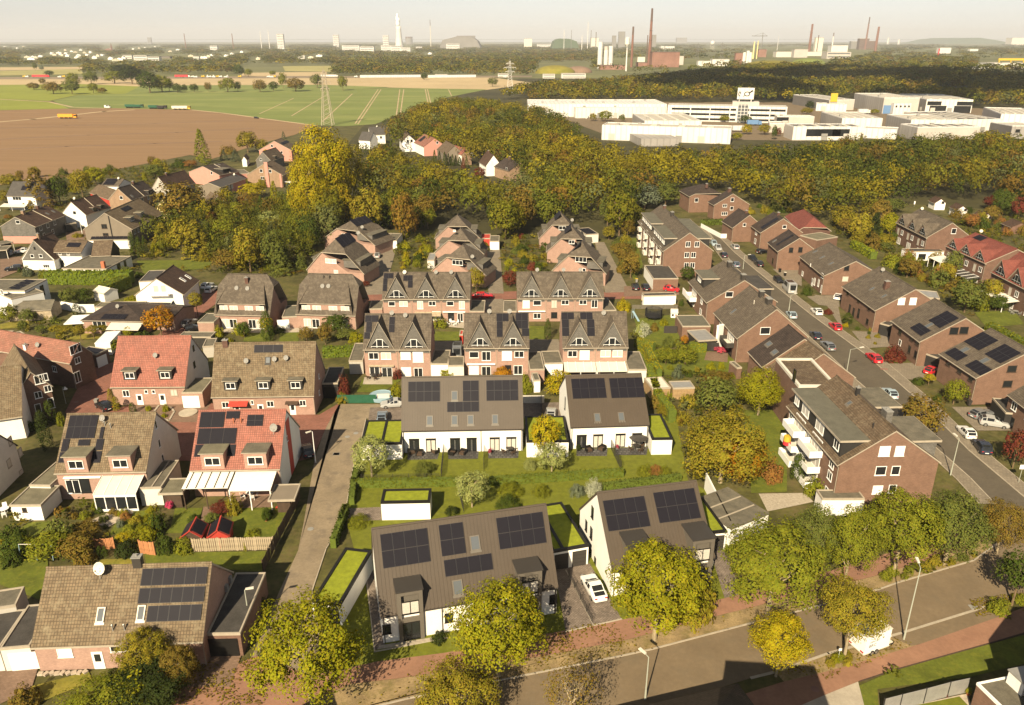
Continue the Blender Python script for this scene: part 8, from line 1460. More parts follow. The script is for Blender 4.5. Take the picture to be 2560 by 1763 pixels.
# woods
def projn(X,Y,Z):
 f=Y*CP+(CAMH-Z)*SP;d=-Y*SP+(CAMH-Z)*CP
 return CX+FOC*X/f,CY+FOC*d/f
def inpoly(px,py,poly):
 ins=np.zeros(px.shape,bool);n=len(poly)
 for i in range(n):
  (x0,y0),(x1,y1)=poly[i],poly[(i+1)%n]
  if y0==y1:continue
  c=((y0>py)!=(y1>py))&(px<(x1-x0)*(py-y0)/(y1-y0)+x0);ins^=c
 return ins
WR=np.random.default_rng(77)
def jitter_grid(x0,x1,y0,y1,s):
 gx,gy=np.meshgrid(np.arange(x0,x1,s),np.arange(y0,y1,s));gx=gx+((np.arange(gy.shape[0])%2)*s/2)[:,None]
 return(gx+WR.uniform(-.35,.35,gx.shape)*s).ravel(),(gy+WR.uniform(-.35,.35,gy.shape)*s).ravel()
WP=np.array([(.10,.095,.012),(.085,.09,.014),(.13,.105,.014),(.17,.14,.012),(.115,.08,.018),(.05,.06,.012),(.22,.165,.012),(.14,.085,.018),(.09,.095,.035)]);WN=['olive','green','golden brown','golden','brown','dark green','bright yellow','russet','grey green']
WP=WP*np.array([1.08,1.1,1.0])
WW=np.array([.19,.15,.17,.14,.1,.1,.04,.04,.07])
X,Y=jitter_grid(-110,420,215,900,8.2);H_=WR.uniform(8.5,17,len(X))
patch=np.sin(X*.021+1)*np.cos(Y*.017)+.5*np.sin(X*.05+Y*.03)
bx,by=projn(X,Y,0*X);tx,ty=projn(X,Y,H_)
TOPP=[(905,325),(985,285),(1040,256),(1110,238),(1200,240),(1330,258),(1380,268),(1430,292),(1470,322),(1490,345),(1590,358),(1620,352),(1700,362),(1850,354),(1990,356),(2060,344),(2130,334),(2200,328),(2300,333),(2440,328),(2480,324),(2640,332),(2640,640),(700,640),(790,470),(905,430)]
low=np.interp(bx,[600,800,880,940,1010,1060,1080,1220,1240,1300,1370,1390,1500,1530,1570,1590,1690,1740,1800,1900,2000,2050,2150,2200,2250,2400,2560,2700],[650,628,606,606,612,590,562,562,600,612,605,570,560,595,590,535,490,478,500,522,552,580,568,535,510,506,528,565])
VILL=[(890,345),(910,320),(975,318),(990,335),(1030,338),(1062,338),(1110,358),(1150,365),(1190,378),(1230,385),(1270,402),(1300,410),(1290,432),(1215,432),(1170,412),(1120,400),(1060,385),(1000,372),(960,352)]
keep=inpoly(tx,ty,TOPP)&(by<low)
mid_y=(ty*.65+by*.35);keep&=~inpoly(tx,ty,VILL)&~inpoly(tx,mid_y,VILL)
HX=[o.location for o in COL.objects if o.get('category')in('house','hut')and o.parent is None]
for p in HX:keep&=((X-p.x-3)**2+(Y-p.y-4)**2>100)
X,Y,H_,bx,by,ty,patch=(a[keep]for a in(X,Y,H_,bx,by,ty,patch))
ci=WR.choice(len(WP),len(X),p=WW/WW.sum());ci=np.where((patch>.7)&(WR.random(len(X))<.6),3,ci);ci=np.where((patch<-.6)&(WR.random(len(X))<.45),5,ci)
cols_=WP[ci]*WR.uniform(.8,1.25,len(X))[:,None]
order=np.argsort(Y);NI=20
for k,i in enumerate(order[:NI]):
 pl='behind the stepped columns' if bx[i]<1500 else("by the brick street's end" if bx[i]<2000 else 'behind the right gabled terraces')
 if bx[i]<1080:pl='behind the left stepped column'
 kind='farcone' if(ci[i]==5 and k%3==0)else('mid' if k%4 else 'midoval')
 tree('mid' if kind=='mid' else kind,(X[i],Y[i],0),H_[i],WR.uniform(8.5,12.5)if kind!='farcone' else 6,tuple(cols_[i]),f'{WN[ci[i]]} {"conifer" if kind == "farcone" else "tree"} at the wood edge {pl}',group='trees of the near wood edge',clear=.03,world=True)
r_=order[NI:];print('near wood',len(order))
wood('near_wood','dense autumn wood between the houses and the warehouses',np.c_[X[r_],Y[r_]],H_[r_],WR.uniform(8.5,15,len(r_)),cols_[r_],300,.15)
X,Y=jitter_grid(-130,-20,195,330,5.5);H_=WR.uniform(5,11.5,len(X));bx,by=projn(X,Y,0*X);keep=inpoly(bx,by,pts(cC,1080,420,1420,350,1720,380,2080,330,2100,690,2060,760,1420,745,1400,690,1080,690,1010,600))&~inpoly(bx,by,pts(cC,1040,640,1430,650,1430,740,1040,740));X,Y,H_=X[keep],Y[keep],H_[keep]
wood('garden_thicket','dense green thicket of the old gardens, left of the stepped columns',np.c_[X,Y],H_,WR.uniform(4.5,8,len(X)),WP[WR.choice(len(WP),len(X),p=[.25,.3,.08,.06,.08,.15,.01,.02,.05])]*WR.uniform(.8,1.2,len(X))[:,None],300,.15)
for i,x in enumerate((1000,1060,1120,1165,1215,1255,1300)):tpx('cone',c4(x,600),c4(0,405+i*14)[1],14,PAL['K']if i%2 else PAL['D'],'slim dark spruce in the row before the village houses',group='spruces before the village row',clear=.02)
tpx('cone',c4(1385,620),c4(0,480)[1],12,PAL['D'],'slim dark spruce at the right end of the village row',clear=.02);tpx('cone',c4(1345,650),c4(0,500)[1],14,PAL['R'],'slim dead red brown spruce before the village row',clear=.02);tpx('mid',c4(1540,760),c4(0,610)[1],34,PAL['R'],'dark red bush tree below the small brown roofed village house',clear=.05);tpx('mid',c4(1020,300),c4(0,80)[1],48,PAL['U'],'pinkish brown round tree behind the village row',clear=.05);tpx('mid',c4(1240,250),c4(0,15)[1],50,PAL['Y'],'yellow and green tall tree behind the village row',clear=.05);tpx('mid',c4(1490,420),c4(0,120)[1],66,PAL['A'],'broad golden brown tree right behind the village row',clear=.05);tpx('mid',c4(1830,250),c4(0,40)[1],60,PAL['Y'],'bright orange yellow tree in the wood behind the village',clear=.05);tpx('cone',c4(235,330),c4(0,150)[1],16,PAL['T'],'blue grey spruce before the white village pair',clear=.02)
tpx('sparse',c4(2180,720),c4(0,400)[1],90,PAL['B'],'half bare spreading tree at the right end of the village',clear=.1)
X,Y=jitter_grid(-80,1250,640,2300,13);H_=WR.uniform(11,17,len(X));bx,by=projn(X,Y,0*X);tx,ty=projn(X,Y,H_)
T2=[(1180,236),(1300,206),(1345,197),(1480,193),(1560,185),(1700,174),(1850,160),(1950,156),(2170,159),(2330,166),(2640,182),(2640,300),(2440,280),(2300,262),(2090,250),(1800,252),(1320,258)]
low=np.interp(bx,[1180,1320,1330,1960,1990,2140,2300,2440,2700],[250,250,258,258,262,250,252,272,285]);keep=inpoly(tx,ty,T2)&(by<low)&~inpoly(tx,ty,[(2290,199),(2380,197),(2475,207),(2470,213),(2350,210)])
X,Y,H_,bx=X[keep],Y[keep],H_[keep],bx[keep];ci=WR.choice(len(WP),len(X),p=WW/WW.sum());cols_=WP[ci]*WR.uniform(.8,1.2,len(X))[:,None];print('hill wood',len(X))
wood('hill_wood','autumn wood beyond the warehouses, partly under cloud shade',np.c_[X,Y],H_,WR.uniform(14,19,len(X)),cols_,90,.26)
Xs,Ys=[],[];y=1150.0
while y<11000:
 s=max(12,y*.0105);x=np.arange(-.72*y,.72*y,s);Xs.append(x+WR.uniform(-.45,.45,len(x))*s);Ys.append(y+WR.uniform(-.45,.45,len(x))*s);y+=s*(1.15 if y<2600 else 1.6)
X=np.concatenate(Xs);Y=np.concatenate(Ys);S=np.maximum(12,Y*.0105);H_=WR.uniform(9,17,len(X));bx,by=projn(X,Y,0*X);tx,ty=projn(X,Y,H_)
dens=.62+.5*np.sin(X*.004+Y*.0023)*np.cos(Y*.0041-X*.0017);right=bx>1500;keep=WR.random(len(X))<np.where(right,dens*.55,dens+.1)
keep&=(by<np.where(bx<1240,190.5,192))&~inpoly(bx,by,[(-400,166),(200,166),(210,188),(-400,190)])&~inpoly(bx,by,[(600,164),(840,163),(835,192),(590,192)])&~((bx<620)&(by>186.5))
keep&=~inpoly(bx,by,[(1340,158),(1480,155),(1490,187),(1338,186)])&~inpoly(bx,by,[(1865,148),(2075,146),(2075,166),(1865,168)])&~((bx>2440)&(by>147)&(by<172))&~inpoly(bx,by,[(1495,150),(1825,150),(1880,120),(2130,115),(2200,130),(2130,150),(1900,160),(1700,172),(1495,176)])&~(inpoly(tx,ty,T2))
PR=[(x-4,x+4,y-5,y)for x,y in TOWN]+[(695,711,86,122),(834,848,88,114),(953,1026,112,126),(900,935,117,127),(1116,1149,110,121),(526,544,115,124),(308,425,138,149),(1357,1490,185,194),(856,898,114,124),(1776,1784,101,122),(262,284,106,124),(958,972,89,112),(985,1012,66,104),(1088,1120,187,192),(2425,2445,123,127),(2340,2380,118,132),(1343,1377,111,116),(2284,2306,102,105),(2370,2500,110,115)]
wpx=S*1.25/np.maximum(Y,1)*FOC/1.0
for x0,x1,y0,y1 in PR:keep&=~((tx+wpx*.5>x0)&(tx-wpx*.5<x1)&(ty<y1-1)&(by>y0+1))
X,Y,S,H_,bx=X[keep],Y[keep],S[keep],H_[keep],bx[keep];ci=WR.choice(len(WP),len(X),p=np.array([.2,.2,.16,.1,.12,.14,.02,.02,.04]));cols_=WP[ci]*WR.uniform(.75,1.2,len(X))[:,None];print('plain',len(X))
wood('plain_woods','woods and tree lines of the far plain up to the horizon',np.c_[X,Y],H_,S*WR.uniform(1.1,1.5,len(X)),cols_,36,.36)
FT=[(155,407,373,60,'B','brown bush in the green field at the far left'),(195,385,352,30,'B','small brown tree behind the left field bush'),(243,425,368,85,'B','broad brown field tree, first of the left row'),(328,427,360,80,'C','broad olive field tree, second of the left row'),(335,398,328,65,'G','green field tree behind the left row'),(425,423,373,50,'G','green field tree, third of the left row'),(465,424,395,45,'B','low brown bush right of the third field tree'),(680,420,322,115,'D','large dark oak, left of the big pair'),(735,418,335,95,'G','large green oak, right of the big pair'),(768,416,350,45,'D','dark tree at the right of the big oaks'),(805,420,376,45,'D','dark round bush, first right of the oaks'),(838,418,380,30,'D','dark bush, second right of the oaks'),(880,418,378,45,'D','dark round bush, third right of the oaks'),(943,416,370,34,'B','brown tall bush beside the dark ones'),(1032,417,350,85,'G','broad green field tree in the middle of the plain'),(1078,415,365,35,'D','dark tree leaning on the broad green one'),(1178,417,360,66,'B','brown dark tree, first of the right three'),(1240,413,366,48,'D','dark tree, second of the right three'),(1340,414,350,95,'B','wide brown tree, third of the right three'),(1283,400,325,40,'G','tall green tree behind the right three'),(1437,398,332,58,'C','lone round tree left of the field pylon'),(1553,410,338,50,'G','lone tall tree right of the field pylon'),(520,378,320,100,'G','broad bright tree in the dark hedgerow'),(415,382,318,75,'C','tree at the left end of the dark hedgerow'),(600,382,290,110,'K','dark tall tree in the middle of the hedgerow'),(560,350,292,110,'K','dark tree behind the broad bright one'),(640,360,310,70,'D','dark tree right in the hedgerow'),(160,320,280,22,'C','slim poplar in the left pasture'),(190,320,295,22,'S','silvery small tree in the left pasture'),(225,345,318,45,'D','dark bush by the red lorry'),(1920,362,330,34,'D','dark bush at the noise barrier'),(2230,392,350,50,'C','tree at the right end of the noise barrier'),(1125,348,310,38,'G','green round tree by the motorway'),(1235,345,318,34,'G','small green tree by the motorway'),(1085,346,290,50,'D','dark tree behind the motorway marquees')]
for x,b_,t,w,c,lab in FT:T(cA,'mid',x,b_,t,w,c,lab)
for c,x,b_,t,w,col,lab in((c5,770,305,200,140,'G','green tree under the long white warehouse canopy'),(c5,660,300,225,80,'A','golden tree left of the green one at the white warehouse'),(c5,1290,235,175,60,'U','red brown tree at the office end'),(c5,925,305,235,60,'C','small olive tree by the dark warehouse side'),(c5,840,420,355,60,'A','golden tree before the white warehouse wall'),(c5,985,450,370,80,'P','pale tree before the white warehouse wall'),(c5,1500,265,225,55,'C','dark green tree before the office front, left'),(c5,1775,300,228,90,'A','golden tree before the office front'),(c5,1850,310,240,90,'L','lime tree before the office front'),(c5,2040,325,245,120,'D','dark tree by the glass stair'),(c5,2180,310,245,90,'A','golden tree at the office right end'),(c5,2050,420,325,110,'Y','yellow tree in the warehouse car park'),(c5,2210,425,320,120,'A','golden tree at the taupe hall'),(c5,1960,470,400,110,'L','lime tree by the warehouse road'),(c6,1020,215,148,60,'D','dark tree before the blue gate'),(c6,1280,212,145,50,'K','dark tree before the white annex'),(c6,1630,205,100,110,'K','dark tree before the shopfront warehouse'),(c6,1185,232,180,90,'B','brown low tree between the warehouses'),(c6,965,238,200,90,'L','lime low tree between the warehouses'),(c6,375,200,110,85,'K','dark tree beside the yellow signed warehouse'),(c6,350,240,190,120,'A','golden shrubs before the low white warehouse'),(c6,90,440,355,55,'R','red small tree by the white office warehouse'),(c6,1255,405,335,100,'U','pinkish red tree before the ribbed warehouse'),(c6,335,470,410,50,'C','creeper tree on the white office wall'),(c6,50,470,330,60,'D','dark tree left of the red small one')):T(c,'mid',x,b_,t,w,col,lab)
# parked cars, lamps, small things
SG='cars parked along the brick street'
for st,cl,q,n,lab in(('hatch','silver',(545,428),(575,470),'silver car at the kerb near the long apartment house'),('hatch','lightblue',(520,402),(545,430),'pale blue car half hidden by the long apartment house'),('hatch','darkblue',(576,468),(545,430),'dark blue car parked behind the silver one at the far left kerb'),('hatch','blue',(645,524),(600,480),'grey blue car at the left kerb before the flat dormer house'),('hatch','blue',(768,640),(730,590),'dark grey car alone at the left kerb behind the second brick house'),('hatch','lightblue',(968,818),(920,760),'pale blue car at the left kerb opposite the white hatchback'),('hatch','darkblue',(1108,938),(1060,880),'dark car, rear of the pair, beside the mansard house'),('estate','grey',(1178,998),(1110,935),'grey estate car, front of the pair, beside the mansard house'),('estate','silver',(642,420),(600,380),'silver estate car on the right kerb at the street end'),('hatch','black',(745,490),(800,530),'black car, left of the black pair, right kerb'),('suv','black',(778,520),(700,450),'black off road car, right of the black pair, right kerb'),('hatch','black',(893,615),(950,660),'black hatchback parked in front of the silver van'),('hatch','white',(1115,798),(1050,740),'white hatchback at the right kerb'),('hatch','red',(1222,885),(1160,830),'dark red hatchback at the right kerb'),('estate','red',(1446,1068),(1380,1010),'bright red estate car at the right kerb')):
 car(st,cl,cE(*q),cE(*n),lab,group=SG)
car('van','silver',cE(955,668),cE(900,610),'silver high roofed van parked at the right kerb',name='parked_van',cat='van',size=1.1)
for st,cl,c,q,n,lab in(('hatch','white',cE,(990,535),(1040,530),'white car behind the garden wall of the solar brick house'),('hatch','black',cE,(800,448),(850,440),'dark car on the drive of the blue solar house'),('hatch','white',cE,(1240,712),(1260,690),'white car half in a drive between the broad brick houses'),('hatch','red',cE,(1785,1142),(1840,1120),'red car hidden under the porch of the solar house'),('estate','grey',cJ,(2030,545),(2150,520),'dark grey estate on the forecourt at the right edge'),('suv','silver',cJ,(2112,605),(2210,620),'silver compact car on the forecourt at the right edge'),('hatch','white',cJ,(1925,668),(1860,600),'white hatchback parked on the right kerb near the corner'),('suv','darkblue',cJ,(2030,768),(1980,700),'black boxy car with its tail to the corner, right kerb'),('hatch','lightblue',cJ,(1410,405),(1350,340),'pale car mostly hidden by the apartment roof'),('hatch','black',cF,(705,598),(640,560),'black car on the red court by the cone trees'),('hatch','darkblue',cF,(2075,900),(2060,860),'dark car beside the lane lamp behind the red tiled duplex'),('suv','silver',cC,(1280,1115),(1340,1080),'silver off road car on the red lane'),('hatch','black',cC,(1310,1150),(1370,1140),'black car in the shade beside the brick garage'),('estate','white',cC,(1425,885),(1460,860),'white car by the white gabled house'),('hatch','white',cC,(1400,860),(1440,840),'second white car beside the white gabled house'),('suv','black',cC,(95,745),(30,750),'black car on the drive by the left edge'),('hatch','silver',cD,(525,420),(540,380),'silver car on the drive of the left stepped column'),('hatch','red',cD,(1218,682),(1280,680),'red car, right of the red pair, on the red lane'),('hatch','red',cD,(1158,684),(1100,684),'dark red car, left of the red pair, on the red lane'),('van','grey',cD,(1040,1046),(1044,1000),'grey van between the gabled duplexes'),('suv','black',c8,(40,410),(20,330),'black car, leftmost of the yard by the flat garage'),('suv','black',c8,(165,415),(120,330),'black car with red tail lights in the yard'),('estate','black',c8,(440,405),(560,400),'black estate car before the brick fronted garage'),('hatch','red',c8,(490,440),(560,450),'red car half behind the long white shed'),('hatch','black',cC,(40,640),(0,640),'dark car under the front carport'),('hatch','silver',c1,(70,1290),(0,1290),'silver car in the shade of the front carport'),('hatch','white',c1,(290,1255),(230,1260),'white covered small car beside the carports')):
 car(st,cl,c(*q),c(*n),lab)
lamp(cI(1838,1180),cI(0,930)[1],'tall street lamp at the bottom edge of the road',cI(1700,1060),.5);lamp(cK(1508,905),cK(0,418)[1],'tall street lamp between the trailer and the verge island',cK(1400,640),.8);lamp(cJ(1822,938),cJ(0,688)[1],'street lamp beside the apartment house at the corner',cJ(1700,840),.6);lamp(cJ(1115,290),cJ(0,88)[1],'street lamp with long arm beside the mansard house',cJ(1250,270),2.2);lamp(cE(690,540),cE(0,490)[1],'street lamp at the left kerb before the flat dormer house',cE(760,530),1.4);lamp(cE(955,782),cE(0,716)[1],'street lamp at the left kerb by the pale blue car',cE(1000,770),1.4)
lamp(cF(2127,962),cF(0,748)[1],'white lamp post at the lane behind the red tiled duplex',cF(2080,980),.3,'white');lamp(cG(1612,790),cG(0,550)[1],'cream lamp post before the long garage at the lane',cG(1680,780),.2);lamp(cC(555,500),cC(0,405)[1],'white lamp post beside the caravan',cC(600,500),.3,'white')
p=P(cF(445,565));h=hat(p,cF(0,458)[1]);o=thg('garden_lamp','old fashioned hooked lamp by the red court','lamp',(p.x,p.y,0));b=TB((0,0,0),(0,0,h),.07,.05,6);b.tube((0,0,h),(.5,0,h+.2),.04,.04,5);ob('pole',b.mesh('pole','galv'),o);b=MB();b.lathe([(.35,h-.25),(.1,h+.1),(.03,h+.25)],10,0,(.5,0));ob('lamp_shade',b.mesh('lamp_shade','white'),o)
def text(s,size,parent,loc,rot,m='darktxt',name='lettering',ext=.004):
 c=bpy.data.curves.new(name,'FONT');c.body=s;c.size=size;c.extrude=ext;c.align_x='CENTER';c.align_y='CENTER';c.materials.append(MATS[m]);o=bpy.data.objects.new(name,c);COL.objects.link(o);me=bpy.data.meshes.new_from_object(o.evaluated_get(bpy.context.evaluated_depsgraph_get()));bpy.data.objects.remove(o);me.materials.clear();me.materials.append(MATS[m]);return ob(name,me,parent,loc,rot)
a=P(cK(1232,1035));q=P(cK(1400,972));d=q-a;rz=atan2(d.y,d.x);L=d.length;t=thg('box_trailer','white box trailer with lettering parked on the south verge','trailer',(a.x,a.y,.02),rz)
b=BX(0,0,.55,L,2.1,2.75);ob('body',b.mesh('trailer_body','white'),t);b=BX(-.05,-.05,.45,L+.05,2.15,.549);b.box(-.06,-.06,2.751,L+.06,2.16,2.8);ob('edge_trim',b.mesh('trailer_trim','owhite'),t)
b=BX(L,.9,.45,L+1.4,1.2,.6);b.box(L+.3,.2,.45,L+.8,.5,.6);ob('drawbar',b.mesh('drawbar','owhite'),t);w=ob('jockey_wheel',wheel_mesh(),t,(L+.9,.4,.25),(0,0,0),.75)
for x in(L*.33,L*.5):
 for y in(.05,2.05):w=ob('wheel',wheel_mesh(),t,(x,y,.32));ob('rim',rim_mesh(),w)
for y in(.25,1.85):ob('tail_light',lbox('lamp_red',.4),t,(-.06,y,.7))
mat('darktxt',(.05,.06,.08),.7,0);text('BRC',.55,t,(L*.3,-.012,1.35),(pi/2,0,0));text('DENN BT',.3,t,(L*.36,-.012,1.85),(pi/2,0,0))
def sign(c,base,top,w,hh,lab):
 p=P(c(*base));h=max(1.5,hat(p,c(0,top)[1]));o=thg('street_sign',lab,'sign',(p.x,p.y,0));b=TB((0,0,0),(0,0,h),.04,.04,6);ob('post',b.mesh('post','galv'),o);b=BX(-w/2,-.06,h-hh,w/2,-.041,h);ob('board',b.mesh('board','white'),o);return o
sign(cJ,(2280,990),868,.9,.7,'white square sign on a post at the street corner');sign(cK,(1065,1040),985,.3,.3,'short post sign at the foot of the olive street tree');sign(c7,(622,185),115,.5,1.2,'white leaning board in the wild gardens above the grey terrace')
def bin_(px,lab,m='black',lid=None):
 p=P(px);o=thg('wheelie_bin',lab,'bin',(p.x,p.y,0));b=MB();b.hexa([(-.22,-.26,.08),(.22,-.26,.08),(.22,.26,.08),(-.22,.26,.08),(-.3,-.36,1.0),(.3,-.36,1.0),(.3,.36,1.0),(-.3,.36,1.0)]);ob('body',cch(('bin',m),lambda:b.mesh('bin_body',m)),o);b=BX(-.32,-.4,1.002,.32,.38,1.07);ob('lid',cch(('lid',lid or m),lambda:b.mesh('bin_lid',lid or m)),o)
for q,lab,m,l in((cF(1210,548),'black bin beside the white fronted garage','black',None),(cF(1045,525),'dark bin between the two white doors','anthr',None),(cG(75,1030),'dark bin before the bungalow garage door','black',None),(c8(1840,205),'black bin at the drive of the solar brick house','black',None),(c8(1905,250),'black bin with pale lid at the same drive','black','owhite'),(c8(55,330),'grey bin with yellow lid in the yard','grey','yellow'),(c8(130,600),'dark bin with yellow lid by the long white shed','anthr','yellow'),(cJ(1945,470),'dark bin by the large solar house','anthr',None),(cF(655,90+480),'grey bin by the dark car','grey',None),(cE(1930,470+0),'black bin at the far right terrace wall','black',None)):bin_(q,lab,m,l)
p=P(c8(265,785));o=thg('trampoline','black netted trampoline on the lawn by the white shed','trampoline',(p.x,p.y,0));b=MB();b.lathe([(1.9,.75),(1.95,.8),(.05,.81)],16);ob('mat',b.mesh('mat','black'),o);b=MB()
for k in range(8):
 x,y=1.95*cos(k*.785),1.95*sin(k*.785);pb=TB((x,y,0),(x,y,2.6),.04,.04,5);ob('pole',pb.mesh('pole','dmetal'),o);x2,y2=1.95*cos((k+1)*.785),1.95*sin((k+1)*.785)
 for j in range(9):z=.85+j*.2;b.tube((x,y,z),(x2,y2,z),.035,.035,3)
 for j in range(1,8):f=j/8;b.tube((x+(x2-x)*f,y+(y2-y)*f,.8),(x+(x2-x)*f,y+(y2-y)*f,2.5),.03,.03,3)
ob('net',b.mesh('net','net'),o)
p=P(c8(85,820));o=thg('slide','pale blue garden slide by the trampoline','slide',(p.x,p.y,0),R(115));b=MB();b.hexa([(0,-.25,.05),(0,.25,.05),(2.6,.25,1.7),(2.6,-.25,1.7),(0,-.25,.12),(0,.25,.12),(2.6,.25,1.78),(2.6,-.25,1.78)]);ob('chute',b.mesh('chute','plasb'),o)
for s in(-.25,.25):b=TB((2.6,s,0),(2.6,s,2.3),.05,.05,5);ob('leg',b.mesh('leg','plasb'),o)
a=P(c8(480,775));hx=House('playhouse','white toy house with red window beside the trampoline',(a.x,a.y,0),(a.x+1.7,a.y-.1,0),1.2,1.5,None,'white','owhite',ridgez=1.9,ov=.12,og=.1,th=.06,cat='playhouse',gutter=False);hx.winrow('F','d1',.4,.4,.75,(.5,));b=BX(1.05,hx.y0-.03,.5,1.4,hx.y0-.003,.9);hx.part('red_window',b,'red')
p=P(cG(240,365));o=thg('swing_frame','pale green swing frame in the shaded garden','swing',(p.x,p.y,0))
for x in(-2,0,2):b=TB((x,0,0),(x,.3,2.2),.05,.05,5);ob('post',b.mesh('post','plasb'),o)
b=TB((-2,.3,2.2),(2,.3,2.2),.04,.04,5);ob('crossbar',b.mesh('crossbar','owhite'),o)
for q,lab,m in((d5(60,860),'white round garden set at the left edge','white'),(d5(1790,700),'pale set on the glass fronted terrace','owhite'),(cF(1690,1190),'white set under the white awning','white'),(cF(570,1150),'small white set on the dark deck','white'),(cD(500,1200),'dark set on the first gabled terrace','wood_dark'),(cD(1010,855),'white set behind the gabled terrace','white'),(c7(1880,1520),'grey covered set on the right edge terrace','grey')):gset(q,lab,4,m=m,table=m if m!='wood_dark' else 'anthr')
for i,(x,y,lab)in enumerate(((1880,1275,'orange red garden chair, left of two, by the lane fence'),(1920,1270,'orange red garden chair, right of two, by the lane fence'))):
 p=P(cF(x,y));c=thg('garden_chair',lab,'chair',(p.x,p.y,0),.6*i-.3);b=BX(-.3,-.3,.36,.3,.3,.44);ob('seat',b.mesh('seat','paint_red'),c);b=MB();b.hexa([(-.3,.26,.44),(.3,.26,.44),(.3,.32,.44),(-.3,.32,.44),(-.3,.45,1.1),(.3,.45,1.1),(.3,.51,1.1),(-.3,.51,1.1)]);ob('backrest',b.mesh('backrest','paint_red'),c)
 for sx in(-.26,.26):
  for sy in(-.26,.26):b=BX(sx-.04,sy-.04,0,sx+.04,sy+.04,.36);ob('leg',b.mesh('leg','paint_red'),c)
pot(cG(1715,110),'terracotta pot with a round bush on a small lawn',(.05,.07,.012),1.6,1.5);pot(c8(1110,1200),'planter of pink flowers at the foot of the privacy wall',(.4,.06,.1),1.1,3.0,'wood_dark');pot(cG(1095,30),'pink flowering pot in the bed by the lawns',(.5,.06,.15),1.2,1.4);pot(cD(590,640),'pot plant at the estate lane corner',(.1,.12,.02),1.2,1.2);pot(c3(1660,1000),'yellow flower pot by the hipped bungalow',(.3,.25,.02),.9,.9)
b=MB();b.lathe([(1.35,.02),(1.55,.02),(1.55,.16),(1.35,.16)],24);p=P(cF(1268,628));tag(ob('stone_ring',b.mesh('stone_ring','concrete'),None,(p.x,p.y,.03)),'pale stone ring set into the drive behind the solar duplex','ring');strip('kerb',pts(cF,1070,580,1040,620,1080,670,1140,680,1175,620,1150,590),.3,0,.15,'concrete')
for q,lab in((cH(180,525),'manhole cover on the lane, right of the pair'),(cH(125,548),'manhole cover on the lane, left of the pair'),(cH(55,660),'square drain cover on the lane by the lawn'),(cG(2000,163),'drain cover in the middle of the lower lane'),(cF(2265,905),'square drain cover at the upper lane'),(cK(910,1243),'round cover on the south red path'),(cK(1980,690),'drain grate at the road edge by the island'),(cE(1495,1122),'round manhole cover, left of two, on the right pavement'),(cE(1517,1122),'round manhole cover, right of two, on the right pavement'),(cF(515,555),'round cover on the red court')):
 p=P(q);b=MB();b.lathe([(.42,0),(.42,.012),(.36,.014)],14)if 'square' not in lab and 'grate' not in lab else b.box(-.5,-.4,0,.5,.4,.014);tag(ob('manhole_cover',b.mesh('manhole_cover','rust' if 'round' in lab else 'grey'),None,(p.x,p.y,.116 if 'pavement' in lab else .058)),lab,'manhole cover')
q=[P(d6(*x),None,1.9)for x in((880,1108),(1060,1062),(1312,1000),(1560,934),(1765,890))]
o=thg('privacy_fence','grey privacy fence of wide woven panels at the bottom right','fence',(q[0].x,q[0].y,0))
for i in range(4):
 d=q[i+1]-q[i];rz=atan2(d.y,d.x);L=d.length;b=BX(.06,-.02,.05,L-.06,.02,1.9)
 for k in range(12):b.box(.06,-.035,.1+k*.15,L-.06,-.021,.2+k*.15)
 p=q[i]-q[0];ob('fence_panel',b.mesh('fence_panel','zinc'),o,(p.x,p.y,0),(0,0,rz));b=BX(-.05,-.05,0,.05,.05,2.0);ob('post',b.mesh('post','dmetal'),o,(p.x,p.y,0),(0,0,rz))
sht('lawn',pts(d6,1180,1180,1290,1160,1650,1085,1740,1180,1750,1300,1150,1300),.02,'lawn2');sht('garden_terrace',pts(d6,880,1171,1275,1155,1650,1070,1730,1060,1770,1180,1900,1300,1740,1300,1650,1090,1180,1180,1100,1300,860,1300),.018,'stone')
k=Flat('flat_house','brick house with flat grey roof and white fascia, bottom right corner',d6(2130,1240),d6(2640,1130),3.2,d6(2330,846),'b_red','felt','white',cat='house');c=k.loc(P(*d6(2290,990),3.2));b=BX(-.9,-.9,3.2,.9,.9,4.6);ch=k.part('chimney',b,'r_white',(c.x,c.y,0));b=BX(-1,-1,4.603,1,1,4.75);ob('chimney_cap',b.mesh('chimney_cap','zinc'),ch)
p=P(d6(1785,1150));o=thg('bicycle','black bicycle leaning by the flat roofed brick house','bicycle',(p.x,p.y,.02),R(70))
for x in(-.5,.5):b=MB();[b.tube((x+.33*cos(a*.524),0,.34+.33*sin(a*.524)),(x+.33*cos(a*.524+.524),0,.34+.33*sin(a*.524+.524)),.025,.025,4)for a in range(12)];ob('wheel',b.mesh('bike_wheel','black'),o)
b=TB((-.5,0,.34),(0,0,.34),.02,.02,4);b.tube((0,0,.34),(.35,0,.85),.02,.02,4);b.tube((-.2,0,.85),(.35,0,.85),.02,.02,4);b.tube((0,0,.34),(-.2,0,.9),.02,.02,4);b.tube((.5,0,.34),(.33,0,1.0),.02,.02,4);ob('frame',b.mesh('bike_frame','dmetal'),o);b=BX(-.32,-.07,.9,-.08,.07,.96);ob('saddle',b.mesh('saddle','black'),o);b=TB((.33,-.25,1.0),(.33,.25,1.0),.02,.02,4);ob('handlebar',b.mesh('handlebar','dmetal'),o)
pot(d6(1738,1070),'small yellow potted plant at the privacy fence end',(.25,.25,.02),.9,.7);
